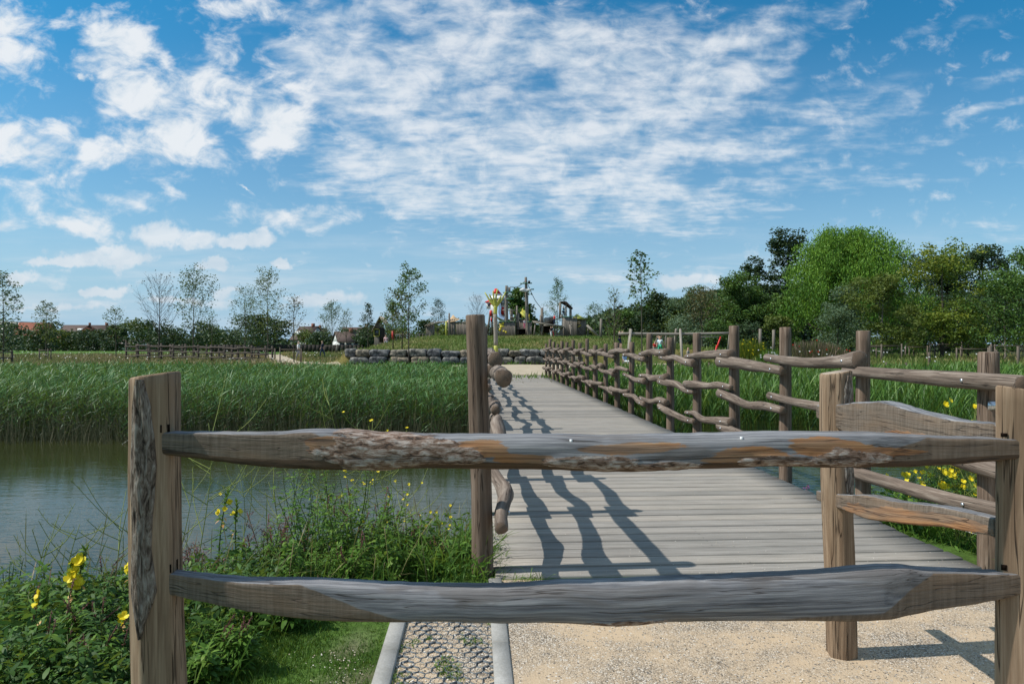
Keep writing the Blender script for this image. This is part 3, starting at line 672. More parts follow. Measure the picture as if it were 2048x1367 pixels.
# side rails from right post back to the rear post
a0 = (1.455, 2.03); a1 = (1.594, 3.52)
def sprof(L): return [(y, z1, z0) for y, z1, z0 in L]
su = [(2.03, 1.27, 1.165), (2.25, 1.255, 1.155), (2.5, 1.262, 1.13), (2.75, 1.275, 1.10), (3.0, 1.245, 1.09), (3.2, 1.215, 1.105), (3.35, 1.20, 1.115), (3.46, 1.19, 1.125)]
sl = [(2.03, .985, .93), (2.3, .955, .885), (2.6, .90, .815), (2.9, .86, .755), (3.15, .80, .735), (3.35, .765, .715), (3.46, .75, .70)]
fs = ([2.03, 2.3, 3.1, 3.52], [1, .9, .9, 1], [.022, .035, .034, .022])
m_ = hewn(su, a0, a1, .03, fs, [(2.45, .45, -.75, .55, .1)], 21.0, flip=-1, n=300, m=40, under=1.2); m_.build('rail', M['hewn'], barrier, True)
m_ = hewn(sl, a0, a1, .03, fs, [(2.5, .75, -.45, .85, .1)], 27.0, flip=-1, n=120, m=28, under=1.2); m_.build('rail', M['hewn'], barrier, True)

# ------------------------------------------------------------------ camera, world, sun
cam_d = bpy.data.cameras.new('camera'); cam_d.sensor_width = 36; cam_d.lens = 36*F/2048; cam_d.clip_start = .05; cam_d.clip_end = 20000
cam_d.shift_y = 6.5/2048
cam = bpy.data.objects.new('camera', cam_d); COL.objects.link(cam); cam.location = (0, 0, CAM_H); cam.rotation_euler = (R(90), 0, 0); scene.camera = cam
SUN_EL, SUN_AZ = 49.5, -96.0       # azimuth clockwise from +Y: just behind the viewer's left
sd = bpy.data.lights.new('sun', 'SUN'); sd.energy = 5.0; sd.angle = R(.53); sd.color = (1, .955, .88)
so = bpy.data.objects.new('sun', sd); COL.objects.link(so)
so.rotation_euler = (R(90-SUN_EL), 0, -R(SUN_AZ)+math.pi)
w = bpy.data.worlds.new('World'); scene.world = w; w.use_nodes = True; nt = w.node_tree; nt.nodes.clear()
class WT(NT):
    def __init__(s): s.t = nt
W = WT(); out = nt.nodes.new('ShaderNodeOutputWorld'); bg = nt.nodes.new('ShaderNodeBackground'); bg.inputs[1].default_value = .108
sky = W.n('TexSky', _sky_type='NISHITA', _sun_disc=False, _sun_elevation=R(SUN_EL), _sun_rotation=R(SUN_AZ), _air_density=1.0, _dust_density=.6, _ozone_density=2.0)

d = W.n('TexCoord').outputs['Generated']; sp = W.n('SeparateXYZ', Vector=d); dx, dy, dz = sp.outputs
ady = W.math('MAXIMUM', W.math('ABSOLUTE', dy), .02)
u = W.math('DIVIDE', dx, ady); v = W.math('DIVIDE', dz, ady); uv = W.n('CombineXYZ', X=u, Y=v, Z=0.0).outputs[0]
zz = W.math('ADD', W.math('MAXIMUM', dz, 0.0), .12)
pl_ = W.n('CombineXYZ', X=W.math('DIVIDE', dx, zz), Y=W.math('DIVIDE', dy, zz), Z=0.0).outputs[0]
wn = W.n('TexNoise', Vector=uv, Scale=5.0, Detail=3.0).outputs[1]
warp = W.n('VectorMath', _operation='MULTIPLY_ADD', i0=wn, i1=(.10, .08, 0), i2=uv).outputs[0]
warp = W.n('VectorMath', _operation='SUBTRACT', i0=warp, i1=(.05, .04, 0)).outputs[0]
wn2 = W.n('TexNoise', Vector=uv, Scale=26.0, Detail=4.0, Roughness=.6).outputs[1]
warp2 = W.n('VectorMath', _operation='SUBTRACT', i0=W.n('VectorMath', _operation='MULTIPLY_ADD', i0=wn2, i1=(.07, .035, 0), i2=uv).outputs[0], i1=(.035, .0175, 0)).outputs[0]
def ell(cx, cy, rx, ry, ang, vec=None):
    U, Vv = (cx-1024)/F, (690-cy)/F
    mp = W.n('Mapping', _vector_type='TEXTURE', Vector=vec if vec is not None else warp, Location=(U, Vv, 0), Rotation=(0, 0, R(ang)), Scale=(rx/F, ry/F, 1))
    return W.n('TexGradient', _gradient_type='SPHERICAL', Vector=mp.outputs[0]).outputs[1]
def esum(L, vec=None):
    acc = None
    for e in L:
        g = W.math('MULTIPLY', ell(*e[:5], vec=vec), e[5]); acc = g if acc is None else W.math('ADD', acc, g)
    return acc
puff = esum([(10, 50, 150, 110, 0, 1.1), (30, 140, 110, 50, 0, .7), (230, 60, 150, 70, 0, .8), (260, 140, 150, 110, -35, 1.3), (320, 220, 150, 80, -30, 1.1), (430, 130, 110, 80, 0, .9), (450, 230, 180, 100, -20, 1.2), (340, 315, 170, 70, -8, 1.3), (580, 90, 110, 90, -30, .8), (560, 190, 120, 90, 0, .8), (60, 280, 270, 80, -8, 1.35), (130, 385, 280, 42, -8, .85), (610, 432, 240, 36, -3, 1.1), (150, 440, 200, 38, -10, .85), (620, 290, 160, 100, 0, .8), (480, 10, 180, 50, 0, 1.0), (10, 447, 70, 26, 0, 1.0)])
veil = esum([(900, 200, 480, 260, 0, 1.5), (760, 60, 320, 170, 0, 1.0), (1230, 220, 440, 200, 22, 1.3), (1000, 390, 460, 90, -3, 1.1), (1450, 120, 440, 90, 30, .9), (1500, 290, 460, 90, 15, .9), (1650, 370, 320, 60, 6, .6), (1370, 440, 220, 60, 0, .9), (1160, 60, 300, 110, 15, .6), (1880, 70, 180, 26, 10, .55), (1980, 225, 180, 18, 17, .75), (1850, 290, 180, 26, 8, .5), (2030, 150, 140, 24, 20, .5), (950, 490, 340, 36, -3, .7), (1090, 545, 340, 20, 0, .6), (1340, 560, 180, 30, 0, .85), (1180, 538, 90, 14, 0, .8), (2020, 465, 180, 26, 0, .55), (1960, 345, 160, 26, 8, .4)])
small = esum([(340, 474, 120, 30, -4, 1.3), (497, 480, 75, 24, 0, 1.3), (215, 516, 130, 28, 0, 1.3), (100, 524, 80, 14, 0, .9), (427, 531, 60, 20, 0, 1.3), (560, 529, 34, 15, 0, 1.2), (45, 560, 60, 20, 0, 1.1), (228, 582, 48, 20, 0, 1.4), (178, 583, 40, 14, 0, 1.0), (455, 583, 50, 14, 0, 1.0), (650, 600, 110, 22, 0, 1.0), (350, 604, 180, 14, 0, .8), (100, 615, 220, 14, 0, .8), (490, 380, 30, 8, -20, .9), (165, 150, 30, 14, 0, .8), (1370, 560, 90, 20, 0, 1.0)], vec=warp2)
n_puff = W.n('TexNoise', Vector=W.n('Mapping', Vector=pl_, Scale=(1.15, .75, 1)).outputs[0], Scale=5.0, Detail=7.0, Roughness=.55, Distortion=.15).outputs[0]
rot = W.n('Mapping', Vector=pl_, Rotation=(0, 0, R(35)), Scale=(.6, 1.1, 1)).outputs[0]
n_veil = W.n('TexNoise', Vector=rot, Scale=3.0, Detail=8.0, Roughness=.57, Distortion=.4).outputs[0]
n_rip = W.n('TexNoise', Vector=rot, Scale=17.0, Detail=4.0, Roughness=.5, Distortion=.2).outputs[0]
n_uv = W.n('TexNoise', Vector=uv, Scale=24.0, Detail=5.0, Roughness=.6).outputs[0]
n_st = W.n('TexNoise', Vector=W.n('Mapping', Vector=uv, Scale=(3, 26, 1)).outputs[0], Scale=1.0, Detail=5.0, Roughness=.6).outputs[0]
def ss(x, a, b): return W.n('MapRange', _interpolation_type='SMOOTHSTEP', Value=x, i1=a, i2=b).outputs[0]
cen = lambda n, k: W.math('MULTIPLY', W.math('SUBTRACT', n, .5), k)
n_cell = W.n('TexNoise', Vector=W.n('Mapping', Vector=uv, Scale=(1, 1.5, 1), Rotation=(0, 0, R(25))).outputs[0], Scale=17.0, Detail=8.0, Roughness=.60, Distortion=.35).outputs[0]
k1 = ss(W.math('ADD', W.math('MULTIPLY', W.math('MINIMUM', puff, 1.0), .72), W.math('ADD', cen(n_puff, .8), cen(n_cell, 2.4))), .14, .92)
x2 = W.math('ADD', W.math('MULTIPLY', W.math('MINIMUM', veil, 1.0), .62), W.math('ADD', cen(n_veil, 1.5), W.math('ADD', cen(n_rip, .9), cen(n_cell, 1.3))))
k2_ = W.math('MULTIPLY', W.math('MULTIPLY', ss(x2, .02, .98), ss(veil, .0, .35)), .88)
k3 = W.math('MULTIPLY', ss(W.math('ADD', W.math('MULTIPLY', W.math('MINIMUM', small, .8), .9), cen(n_uv, 1.5)), .10, .66), .92)
haze = W.math('MULTIPLY', W.math('MULTIPLY', ss(n_st, .42, .70), .55), W.math('MULTIPLY', ss(v, .0, .03), W.math('SUBTRACT', 1.0, ss(v, .08, .2))))
over = W.math('MULTIPLY', W.math('MAXIMUM', ss(v, .62, .9), ss(dy, .1, -.2)), ss(dz, .05, .3))  # unseen cloud veil overhead and behind the camera, added as fill light
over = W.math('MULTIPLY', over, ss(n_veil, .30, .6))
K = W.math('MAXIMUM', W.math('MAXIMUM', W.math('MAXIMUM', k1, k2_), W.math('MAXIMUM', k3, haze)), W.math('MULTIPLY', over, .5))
K = W.math('MULTIPLY', K, ss(dz, -.01, .01))
sk = W.n('HueSaturation', Hue=.5, Saturation=1.15, Value=1.0, Color=sky.outputs[0]).outputs[0]
sk = W.mix(1, sk, W.ramp(v, [(0.0, (1, 1, 1)), (.2, (.72, 1.06, 1.10)), (.5, (.30, 1.08, 1.20))]), 'MULTIPLY')
sk = W.mix(W.ramp(v, [(0.0, .95), (.10, .60), (.22, .22), (.45, 0.0)]), sk, (3.3, 5.35, 7.3))
cl = W.ramp(n_cell, [(.35, (5.6, 6.6, 7.5)), (.60, (7.9, 8.2, 8.5))])
cl = W.mix(W.math('MULTIPLY', ss(v, .25, .0), .7), cl, (5.6, 6.4, 7.1))
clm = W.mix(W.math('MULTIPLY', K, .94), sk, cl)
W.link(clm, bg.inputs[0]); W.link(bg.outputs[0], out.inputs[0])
w.cycles.sampling_method = 'MANUAL'; w.cycles.sample_map_resolution = 512
cyc = scene.cycles; cyc.max_bounces = 5; cyc.diffuse_bounces = 2; cyc.glossy_bounces = 2; cyc.transmission_bounces = 3; cyc.transparent_max_bounces = 4; cyc.caustics_reflective = False; cyc.caustics_refractive = False
scene.view_settings.view_transform = 'Standard'; scene.view_settings.look = 'None'; scene.view_settings.exposure = 0
# ------------------------------------------------------------------ foliage materials
L = {}
L['reed'] = leaf_mat('reed_leaf', [(.010, .040, .010), (.028, .095, .020), (.058, .165, .034), (.105, .24, .06), (.22, .30, .12)], .25, .5, .35)
L['cat'] = leaf_mat('cattail_leaf', [(.022, .065, .012), (.050, .125, .018), (.095, .20, .030), (.19, .29, .06)], .3, .5, .35)
L['reedstem'] = leaf_mat('reed_stem', [(.05, .055, .025), (.11, .105, .05), (.20, .17, .09)], .1)
L['grass'] = leaf_mat('grass_blade', [(.04, .10, .012), (.075, .165, .020), (.135, .25, .035), (.24, .29, .09)], .3)
L['dry'] = leaf_mat('dry_grass', [(.07, .12, .022), (.14, .17, .045), (.25, .21, .09), (.34, .27, .15), (.24, .13, .08)], .2)
L['mound'] = leaf_mat('mound_grass', [(.07, .14, .022), (.12, .19, .035), (.19, .23, .06), (.30, .26, .11), (.27, .17, .09)], .2)
L['herb'] = leaf_mat('herb_leaf', [(.025, .075, .010), (.060, .145, .018), (.11, .22, .028), (.20, .31, .05)], .35)
L['herbd'] = leaf_mat('dark_herb_leaf', [(.018, .055, .012), (.042, .10, .018), (.09, .18, .03)], .3)
L['redh'] = leaf_mat('reddish_seedhead', [(.10, .03, .03), (.17, .06, .06), (.22, .12, .10)], .1)
L['stem'] = leaf_mat('plant_stem', [(.06, .10, .02), (.10, .13, .04), (.16, .13, .06)], .05)
L['petal'] = leaf_mat('yellow_petal', [(.75, .55, .01), (.85, .68, .02), (.9, .78, .06)], .25)
L['faded'] = leaf_mat('faded_petal', [(.75, .38, .12), (.8, .5, .22)], .2)
L['wpetal'] = leaf_mat('white_petal', [(.75, .75, .7), (.82, .82, .8)], .2)
L['poppy'] = leaf_mat('poppy_petal', [(.55, .02, .01), (.7, .03, .01)], .25)
L['purple'] = leaf_mat('purple_flower', [(.25, .06, .22), (.35, .12, .3)], .2)
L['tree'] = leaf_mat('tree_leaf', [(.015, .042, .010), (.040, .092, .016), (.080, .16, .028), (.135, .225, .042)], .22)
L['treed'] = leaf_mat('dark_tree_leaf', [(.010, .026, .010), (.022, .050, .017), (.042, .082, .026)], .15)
L['willow'] = leaf_mat('willow_leaf', [(.024, .075, .009), (.070, .17, .016), (.15, .29, .028), (.25, .40, .045)], .3)
L['silver'] = leaf_mat('silver_willow_leaf', [(.045, .085, .04), (.095, .15, .08), (.17, .235, .15)], .25)
L['yellow'] = leaf_mat('yellow_green_leaf', [(.045, .085, .010), (.10, .16, .018), (.18, .22, .025), (.29, .27, .035)], .3)
L['olive'] = leaf_mat('olive_leaf', [(.035, .062, .012), (.09, .125, .022), (.165, .20, .038)], .25)
L['brown'] = leaf_mat('brownish_leaf', [(.05, .05, .018), (.10, .085, .03), (.15, .11, .045)], .2)
L['far'] = leaf_mat('far_leaf', [(.022, .045, .022), (.045, .08, .034), (.075, .12, .045)], .1)

def scat(n, x0, x1, y0, y1): return rng.uniform(x0, x1, n), rng.uniform(y0, y1, n)

# ------------------------------------------------------------------ reeds
def reed_bed(name, poly_test, x0, x1, y0, y1, n, hgt, leafn, L_, W_, lean, mat, label, stemmat=None, upright=.5, ref=13.0, band=True):
    x = rng.uniform(0, 1, n); y = y0+(y1-y0)*rng.uniform(0, 1, n)**1.5; x = x0+(x1-x0)*x
    ok = poly_test(x, y); x, y = x[ok], y[ok]; k = len(x)
    g = np.minimum(ground_z(x, y), -.38); h = (hgt-g)*(1+.06*nz(x*.5, y*.45, 1.)+.07*nz(x*2, y*2, 3.))*rng.uniform(.84, 1.05, k)
    base = np.stack([x, y, g], 1)
    sc = np.clip(y/ref, 1, 2.4)
    ld = np.stack([np.full(k, lean)+rng.normal(0, .08, k), rng.normal(0, .09, k)-.02, np.ones(k)], 1)
    mb = MB(); blades(mb, base, ld, np.tile([0, -1., 0], (k, 1))+rng.normal(0, .2, (k, 3)), h, .011*sc, 0.0, rng.uniform(0, 1, k), (0, .5, 1), (1, .8, .3))
    if stemmat is not None:
        so_ = tag(mb.build(name+'_stems', stemmat), 'thin stems standing among the '+label, 'reeds', kind='stuff')
    mb = MB(); top = base+unit(ld)*h[:, None]
    for j in range(leafn):
        f = .30+.72*(j+rng.uniform(0, 1, k))/leafn; f = np.minimum(f, 1.0)
        p = base+unit(ld)*(h*f)[:, None]
        a = rng.uniform(0, 2*np.pi, k)
        wind = np.stack([np.full(k, .75), np.full(k, -.05), np.zeros(k)], 1)
        dd = np.stack([np.cos(a)*.55, np.sin(a)*.55, np.full(k, upright)+rng.uniform(-.15, .4, k)], 1)+wind*lean*2.2
        l = L_*rng.uniform(.6, 1.2, k)
        patch = .5+.25*nz(x*.8+j, y*.6, 2.)+.12*(z_ if False else nz(x*6, y*6, j*1.))
        fa = np.clip((patch-.5)*1.1+.42+.28*rng.uniform(-.8, 1.1, k)+(f-.75)*.75, 0, 1)
        blades(mb, p, dd, np.tile([0, 0, 1.], (k, 1))+rng.normal(0, .5, (k, 3)), l, W_*sc*rng.uniform(.7, 1.3, k), rng.uniform(.15, .55, k), fa, (0, .5, 1), (.7, 1, .05))
    return tag(mb.build(name, mat), label, 'reeds', kind='stuff')
def left_bed(x, y):
    br = BO[0]+(y-BO[1])*-.0545-.22
    return (x < br) & (y > 13.5+.45*nz(x*.8, 0*x, 1.)+.3*nz(x*3.1, 0*x, 2.)) & (y < 30+.6*nz(x*.5, 0*x, 2.)) & (x > -y*.80-2)
reed_bed('reed_bed', left_bed, -26, 0, 13.0, 29, 19000, .70, 11, .34, .0125, .16, L['reed'], 'dense dark green windblown reeds along the far pond shore left of the bridge', L['reedstem'], .55)
fx_ = lambda y: BO[0]+(y-BO[1])*-.0545+BW+.35
def right_bed(x, y):
    yf = np.interp(x, [2, 3.2, 4.2, 5.5, 7.2, 9, 12, 30], [12.0, 12.8, 14.8, 15.2, 14.6, 11.5, 10.5, 9])
    return (x > fx_(y)) & (y > yf+.45*nz(x*1.3, 0*x, 4.)) & (y < 31) & (x < y*.80+3)
reed_bed('cattail_bed', right_bed, 1, 27, 9, 30, 13500, .50, 10, .56, .0165, .06, L['cat'], 'fresh green cattails and sedge along the far pond shore right of the bridge', L['cat'], 1.35, 12)

# dead stalk skirt at the reed foot
mb = MB(); n = 5000; x, y = scat(n, -15, -.6, 13.0, 14.6); 
b = np.stack([x, y, np.full(n, -.5)], 1)
blades(mb, b, np.stack([rng.normal(0, .15, n), rng.normal(-.05, .15, n), np.ones(n)], 1), np.tile([0, -1., 0], (n, 1)), rng.uniform(.25, .75, n), .010, .05, rng.uniform(0, 1, n), (0, .5, 1), (1, .8, .3))
tag(mb.build('dead_reed_stalks', L['reedstem']), 'pale dead stalks at the waterline foot of the reeds', 'reed stalks', kind='stuff')

# ------------------------------------------------------------------ meadows (stuff)
def meadow(name, n, test, x0, x1, y0, y1, h0, h1, wd, mat, label, wid=(1, .6), fun=None, grid_pow=1.0, lo=0., hi=1.):
    x = rng.uniform(x0, x1, n); y = y0+(y1-y0)*rng.uniform(0, 1, n)**grid_pow
    ok = test(x, y); x, y = x[ok], y[ok]; k = len(x)
    cl = np.clip(.5+.5*nz(x*.5, y*.4, 7.), 0, 1)
    p = np.stack([x, y, ground_z(x, y)-.02], 1)
    h = rng.uniform(h0, h1, k)*(.55+.8*cl)
    dd = np.stack([rng.normal(.12, .3, k), rng.normal(0, .3, k), np.ones(k)], 1)
    sc = np.clip(y/(y0+2), 1, 3)**.6
    fa = np.clip(lo+(hi-lo)*(.5+.42*nz(x*.22, y*.3, 3.)+rng.normal(0, .17, k)), 0, 1)
    mb = MB(); blades(mb, p, dd, np.tile([0, -1., 0], (k, 1))+rng.normal(0, .4, (k, 3)), h, wd*sc, rng.uniform(0, .4, k), fa, (0, .55, 1), (1, .8, .1))
    return tag(mb.build(name, mat), label, 'grass', kind='stuff')
def onpath(x, y):
    a = (np.abs(x-(.9-(y-33)*.03)) < 3.4) & (y > 32) & (y < 47)
    yc = np.interp(x, [-40, -30, -25, -19, -14, -8, 0, 4, 12], [95, 86, 72, 57, 50, 47, 46.4, 47, 49.6]); wv = np.interp(x, [-30, -18, -10, 2, 10], [2.5, 3, 2.6, 4.6, 3.0])
    return a | ((np.abs(y-yc) < wv) & (x < 12))
meadow('mound_grass', 60000, lambda x, y: ~onpath(x, y), -22, 30, WALL_Y+.6, 96, .10, .34, .045, L['mound'], 'rough green and straw coloured grass covering the playground mound', lo=.0, hi=.85)
meadow('meadow_grass', 52000, lambda x, y: (~onpath(x, y)) & (x > -.82*y-3), -75, -13, 31, 90, .2, .6, .045, L['dry'], 'tall brown and green meadow grass left beyond the reeds', lo=.1, hi=1)
meadow('verge_grass', 22000, lambda x, y: (~onpath(x, y)) & (x < .8*y+3), 3.5, 45, 31, 62, .15, .5, .045, L['mound'], 'rough meadow grass right beyond the cattails', lo=.1, hi=.95)
meadow('shore_grass', 9000, lambda x, y: (~onpath(x, y)), -14, 4, 30, 52, .15, .4, .04, L['grass'], 'green grass strip between the reeds and the stone wall')
# far meadow whites (umbellifers)
mb = MB(); n = 230; x, y = scat(n, -75, -14, 48, 90); p = np.stack([x, y, ground_z(x, y)+rng.uniform(.4, .65, n)], 1); ok = ~onpath(x, y)
rhomb(mb, p[ok], np.tile([1., 0, 0], (ok.sum(), 1))+rng.normal(0, .2, (ok.sum(), 3)), np.tile([0, -1., 1.6], (ok.sum(), 1)), .12, .09, .5)
tag(mb.build('white_meadow_flowers', L['wpetal']), 'white wild flowers dotted over the brown meadow', 'flowers', kind='stuff')
mb = MB(); n = 40; x, y = scat(n, 13, 27, 36, 48); p = np.stack([x, y, ground_z(x, y)+rng.uniform(.5, .9, n)], 1)
rhomb(mb, p, np.tile([1., 0, 0], (n, 1)), np.tile([0, -1., .6], (n, 1)), .10, .08, .5)
tag(mb.build('white_verge_flowers', L['wpetal']), 'white flowers dotted over the meadow right of the bridge', 'flowers', kind='stuff')

# sandy paths beyond the bridge
def ribbon(name, ctr, wid, n=60):
    c = catmull(np.array(ctr, float), 8); w_ = np.interp(np.linspace(0, 1, len(c)), np.linspace(0, 1, len(wid)), wid)
    T = np.gradient(c, axis=0); T = unit(T); Nn = np.stack([-T[:, 1], T[:, 0]], 1); mb = MB(); V = []
    K_ = 9
    for i in range(len(c)):
        for s_ in np.linspace(-1, 1, K_):
            ww = w_[i]*(1+.06*math.sin(i*1.3)+.04*math.sin(i*3.1)); p = c[i]+Nn[i]*ww*s_; V.append([p[0], p[1], gz(p[0], p[1])+.035])
    q = [[i*K_+j, i*K_+j+1, (i+1)*K_+j+1, (i+1)*K_+j] for i in range(len(c)-1) for j in range(K_-1)]
    mb.add(V, q[::1]); return tag(mb.build(name, M['path']), kind='structure')
t = NT('sandy_path'); P = t.n('NewGeometry').outputs['Position']; c = t.ramp(t.noise(P, .8, 6, .65), [(.3, (.33, .27, .19)), (.7, (.46, .39, .29))]); t.pbr(c, .95, spec=.1); M['path'] = t.m
ribbon('sand_path', [(.0, 33.35), (-.1, 36), (-.1, 40), (-.3, 46)], [1.75, 2.4, 3.6, 4.5])
ribbon('cross_path', [(12, 49.6), (6, 47), (0, 46.4), (-8, 46.6), (-14, 49.6), (-19, 57), (-25, 72), (-30, 86), (-40, 95)], [2.2, 3.4, 4.2, 2.6, 2.4, 2.6, 2.6, 2.2, 2.0])

# ------------------------------------------------------------------ boulder wall: every boulder its own object
t = NT('boulder_stone'); g_ = t.n('TexCoord').outputs['Object']; oi = t.n('ObjectInfo').outputs['Random']
f = t.noise(g_, 3.2, 6, .65, .5)
c = t.ramp(f, [(.32, (.03, .032, .035)), (.46, (.11, .11, .11)), (.60, (.27, .26, .24)), (.74, (.46, .43, .38))])
t.pbr(t.mix(1, c, t.ramp(oi, [(0, (.6, .62, .68)), (.45, (.95, .95, .95)), (.8, (1.05, .95, .8)), (1, (1.2, .98, .72))]), 'MULTIPLY'), .92, t.bump(f, 1.0, .08), .2); M['boulder'] = t.m
def boulder(name, loc, s, label, group, seed, mat='boulder'):
    k = 9; r = np.linspace(-1, 1, k); V = []; Q = []; cnt = 0
    for ax in range(3):
        for sg in (-1, 1):
            a, b_ = np.meshgrid(r, r, indexing='ij'); p = np.zeros((k, k, 3)); p[..., ax] = sg; p[..., (ax+1) % 3] = a*sg; p[..., (ax+2) % 3] = b_
            V.append(p.reshape(-1, 3)); ii = np.arange(k*k).reshape(k, k)+cnt
            Q.append(np.stack([ii[:-1, :-1], ii[1:, :-1], ii[1:, 1:], ii[:-1, 1:]], -1).reshape(-1, 4)); cnt += k*k
    V = np.concatenate(V); Q = np.concatenate(Q)
    U = V/(np.sum(np.abs(V)**5, axis=1)[:, None]**.2)
    d_ = 1+.13*nz(U[:, 0]*1.7+seed, U[:, 1]*1.7, U[:, 2]*1.7+seed*2)+.035*nz(U[:, 0]*5+seed, U[:, 1]*5+seed, U[:, 2]*5)
    U = U*d_[:, None]*np.array(s)/2; U[:, 0] += U[:, 2]*.25*math.sin(seed*5); 
    mb = MB(); mb.add(U, Q); o = mb.build(name, M[mat])
    o.location = loc; o.rotation_euler = (0, 0, .1*math.sin(seed*7)); return tag(o, label, 'boulder', group)
tone = ['grey', 'tan brown', 'pale grey', 'dark grey', 'weathered grey', 'brownish']
def ordin(i): return ['first', 'second', 'third', 'fourth', 'fifth', 'sixth', 'seventh', 'eighth', 'ninth', 'tenth', 'eleventh', 'twelfth', 'thirteenth', 'fourteenth', 'fifteenth', 'sixteenth', 'seventeenth', 'eighteenth', 'nineteenth', 'twentieth', 'twenty-first', 'twenty-second', 'twenty-third', 'twenty-fourth', 'twenty-fifth', 'twenty-sixth', 'twenty-seventh', 'twenty-eighth', 'twenty-ninth', 'thirtieth', 'thirty-first', 'thirty-second'][i]
for course, (zc, hh, st) in enumerate(((.30, .62, -12.4), (.86, .60, -12.9))):
    x = st; i = 0
    while x < 4.4:
        w_ = rng.uniform(.9, 1.55)
        if course == 0 and i % 5 == 2: w_ = 1.7
        cx = x+w_/2; yy = WALL_Y+(.0 if course == 0 else .12)+max(0, (-10.5-cx))*.35
        h2 = hh*(rng.uniform(.82, 1.25) if course else 1)
        lab = f"block-like boulder in the {'top' if course else 'bottom'} course of the stone wall, {ordin(i) if i < 20 else 'last'} from its left end"
        if i < 20: boulder('boulder', (cx, yy, gz(cx, WALL_Y-.8)+zc+(h2-hh)/2), (w_*.99, .95, h2), lab, 'boulders of the low stone wall', rng.uniform(0, 50))
        x += w_; i += 1

# ------------------------------------------------------------------ trees
def crown_mesh(name, clumps, n_leaf, ls, mat, parent, hang=0.0, flat=.6, centre=None, simple=True, lit=.35, spread=1.0):
    """clumps: (k,4) centre + radius; leaves scattered within each clump"""
    cl = np.array(clumps, float); k = len(cl); n = n_leaf
    idx_ = np.repeat(np.arange(k), n); c = cl[idx_, :3]; r = cl[idx_, 3]*spread
    d_ = rdir(len(idx_)); rad = rng.uniform(.25, 1, len(idx_))**.6
    p = c+d_*(rad*r)[:, None]*np.array([1, 1, flat])
    if hang: p[:, 2] -= rng.uniform(0, 1, len(p))**1.5*hang*r
    dd = rdir(len(p), -.9, .5); 
    if hang: dd = dd*.5+np.array([0, 0, -1.])
    N_ = rdir(len(p), .1, 1)
    cv_ = rng.uniform(0, 1, k)[idx_]
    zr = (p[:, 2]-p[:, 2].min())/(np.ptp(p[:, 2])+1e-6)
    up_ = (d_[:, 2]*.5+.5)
    fa = np.clip(-.02+.5*cv_+.3*up_*rad+.16*zr+rng.normal(0, .12, len(p)), 0, 1)  # clump tops lighter, bottoms and insides darker: shading put into the leaf colour
    mb = MB(); l = ls*rng.uniform(.7, 1.3, len(p)); rhomb(mb, p, dd, N_, l, l*(.6 if not hang else .42), fa)
    return mb.build(name, mat, parent)
def limbs(mb, base, top, r0, ends, seed, n=6):
    """trunk with a slight wobble and a limb to each end point"""
    base = np.array(base, float); top = np.array(top, float); H = np.linalg.norm(top-base); k = 7
    pts = [base+(top-base)*t_+np.array([math.sin(t_*5+seed), math.cos(t_*4+seed), 0])*H*.012*(t_ > 0) for t_ in np.linspace(0, 1, k)]
    rad = [r0*(1.25 if i == 0 else 1)*(1-.82*i/(k-1)) for i in range(k)]
    tube(mb, pts, rad, n, seed=seed, smooth_pts=2, rough=.05)
    pts = np.array(pts)
    for e in ends:
        e = np.array(e, float); hz = np.clip((e[2]-base[2])/(H+1e-6)-.18-np.linalg.norm(e[:2]-top[:2])/H*.35, .12, .97); i = hz*(k-1); i0 = int(i); f_ = i-i0
        s_ = pts[i0]*(1-f_)+pts[min(i0+1, k-1)]*f_; rr = r0*(1-.82*hz)*.5
        m_ = (s_+e)/2+np.array([0, 0, -.06*np.linalg.norm(e-s_)])
        tube(mb, [s_, m_, e], [rr, rr*.6, max(rr*.18, .008)], max(3, n-2), cap=False)
def big_tree(name, x, y, h, w_, mat, label, cat='tree', group=None, lobes=9, nclump=90, nleaf=90, ls=.3, bark='barkdark', hang=0., base_gap=.12, shape='round', cr=.13, seed=None, trunk_r=None):
    zg = gz(x, y); th = thing(name, (x, y, zg), label, cat, group); sd_ = rng.uniform(0, 100)
    lb = []
    for i in range(lobes):
        a = rng.uniform(0, 6.28); t_ = rng.uniform(0, 1)**(.65 if shape == 'dome' else 1) if i else .9
        if shape == 'col': t_ = i/(lobes-1)
        if shape == 'round': env = math.sqrt(max(.05, 1-(2*t_-.95)**2))
        elif shape == 'dome': env = math.sqrt(max(.05, 1-t_**2.4))
        elif shape == 'cone': env = (1-t_)**.7+.1
        elif shape == 'col': env = .35+.3*math.sin(t_*3.1)
        else: env = .6+.4*math.sin(t_*3.1)
        rr = env*w_/2*.55*rng.uniform(.5, 1.0)
        lb.append([math.cos(a)*rr, math.sin(a)*rr, h*(base_gap+(1-base_gap)*t_*.84), w_*.30*(.55+.5*env)*rng.uniform(.8, 1.15)])
    lb = np.array(lb); ii = rng.integers(0, lobes, nclump); d_ = rdir(nclump, -.75, 1)
    c = lb[ii, :3]+d_*lb[ii, 3][:, None]*np.array([1, 1, .85])*rng.uniform(.6, 1.0, nclump)[:, None]
    c[:, 2] = np.clip(c[:, 2], h*base_gap*.6, h*.97)
    c = np.column_stack([c, cr*w_*rng.uniform(.6, 1.25, nclump)])
    tr = MB(); limbs(tr, (0, 0, -.1), (0, 0, h*.8), trunk_r or h*.022, [q_[:3] for q_ in c[::max(1, nclump//14)]], sd_); tr.build('trunk', M[bark], th, True)
    crown_mesh('crown', c, nleaf, ls, mat, th, hang=hang); return th
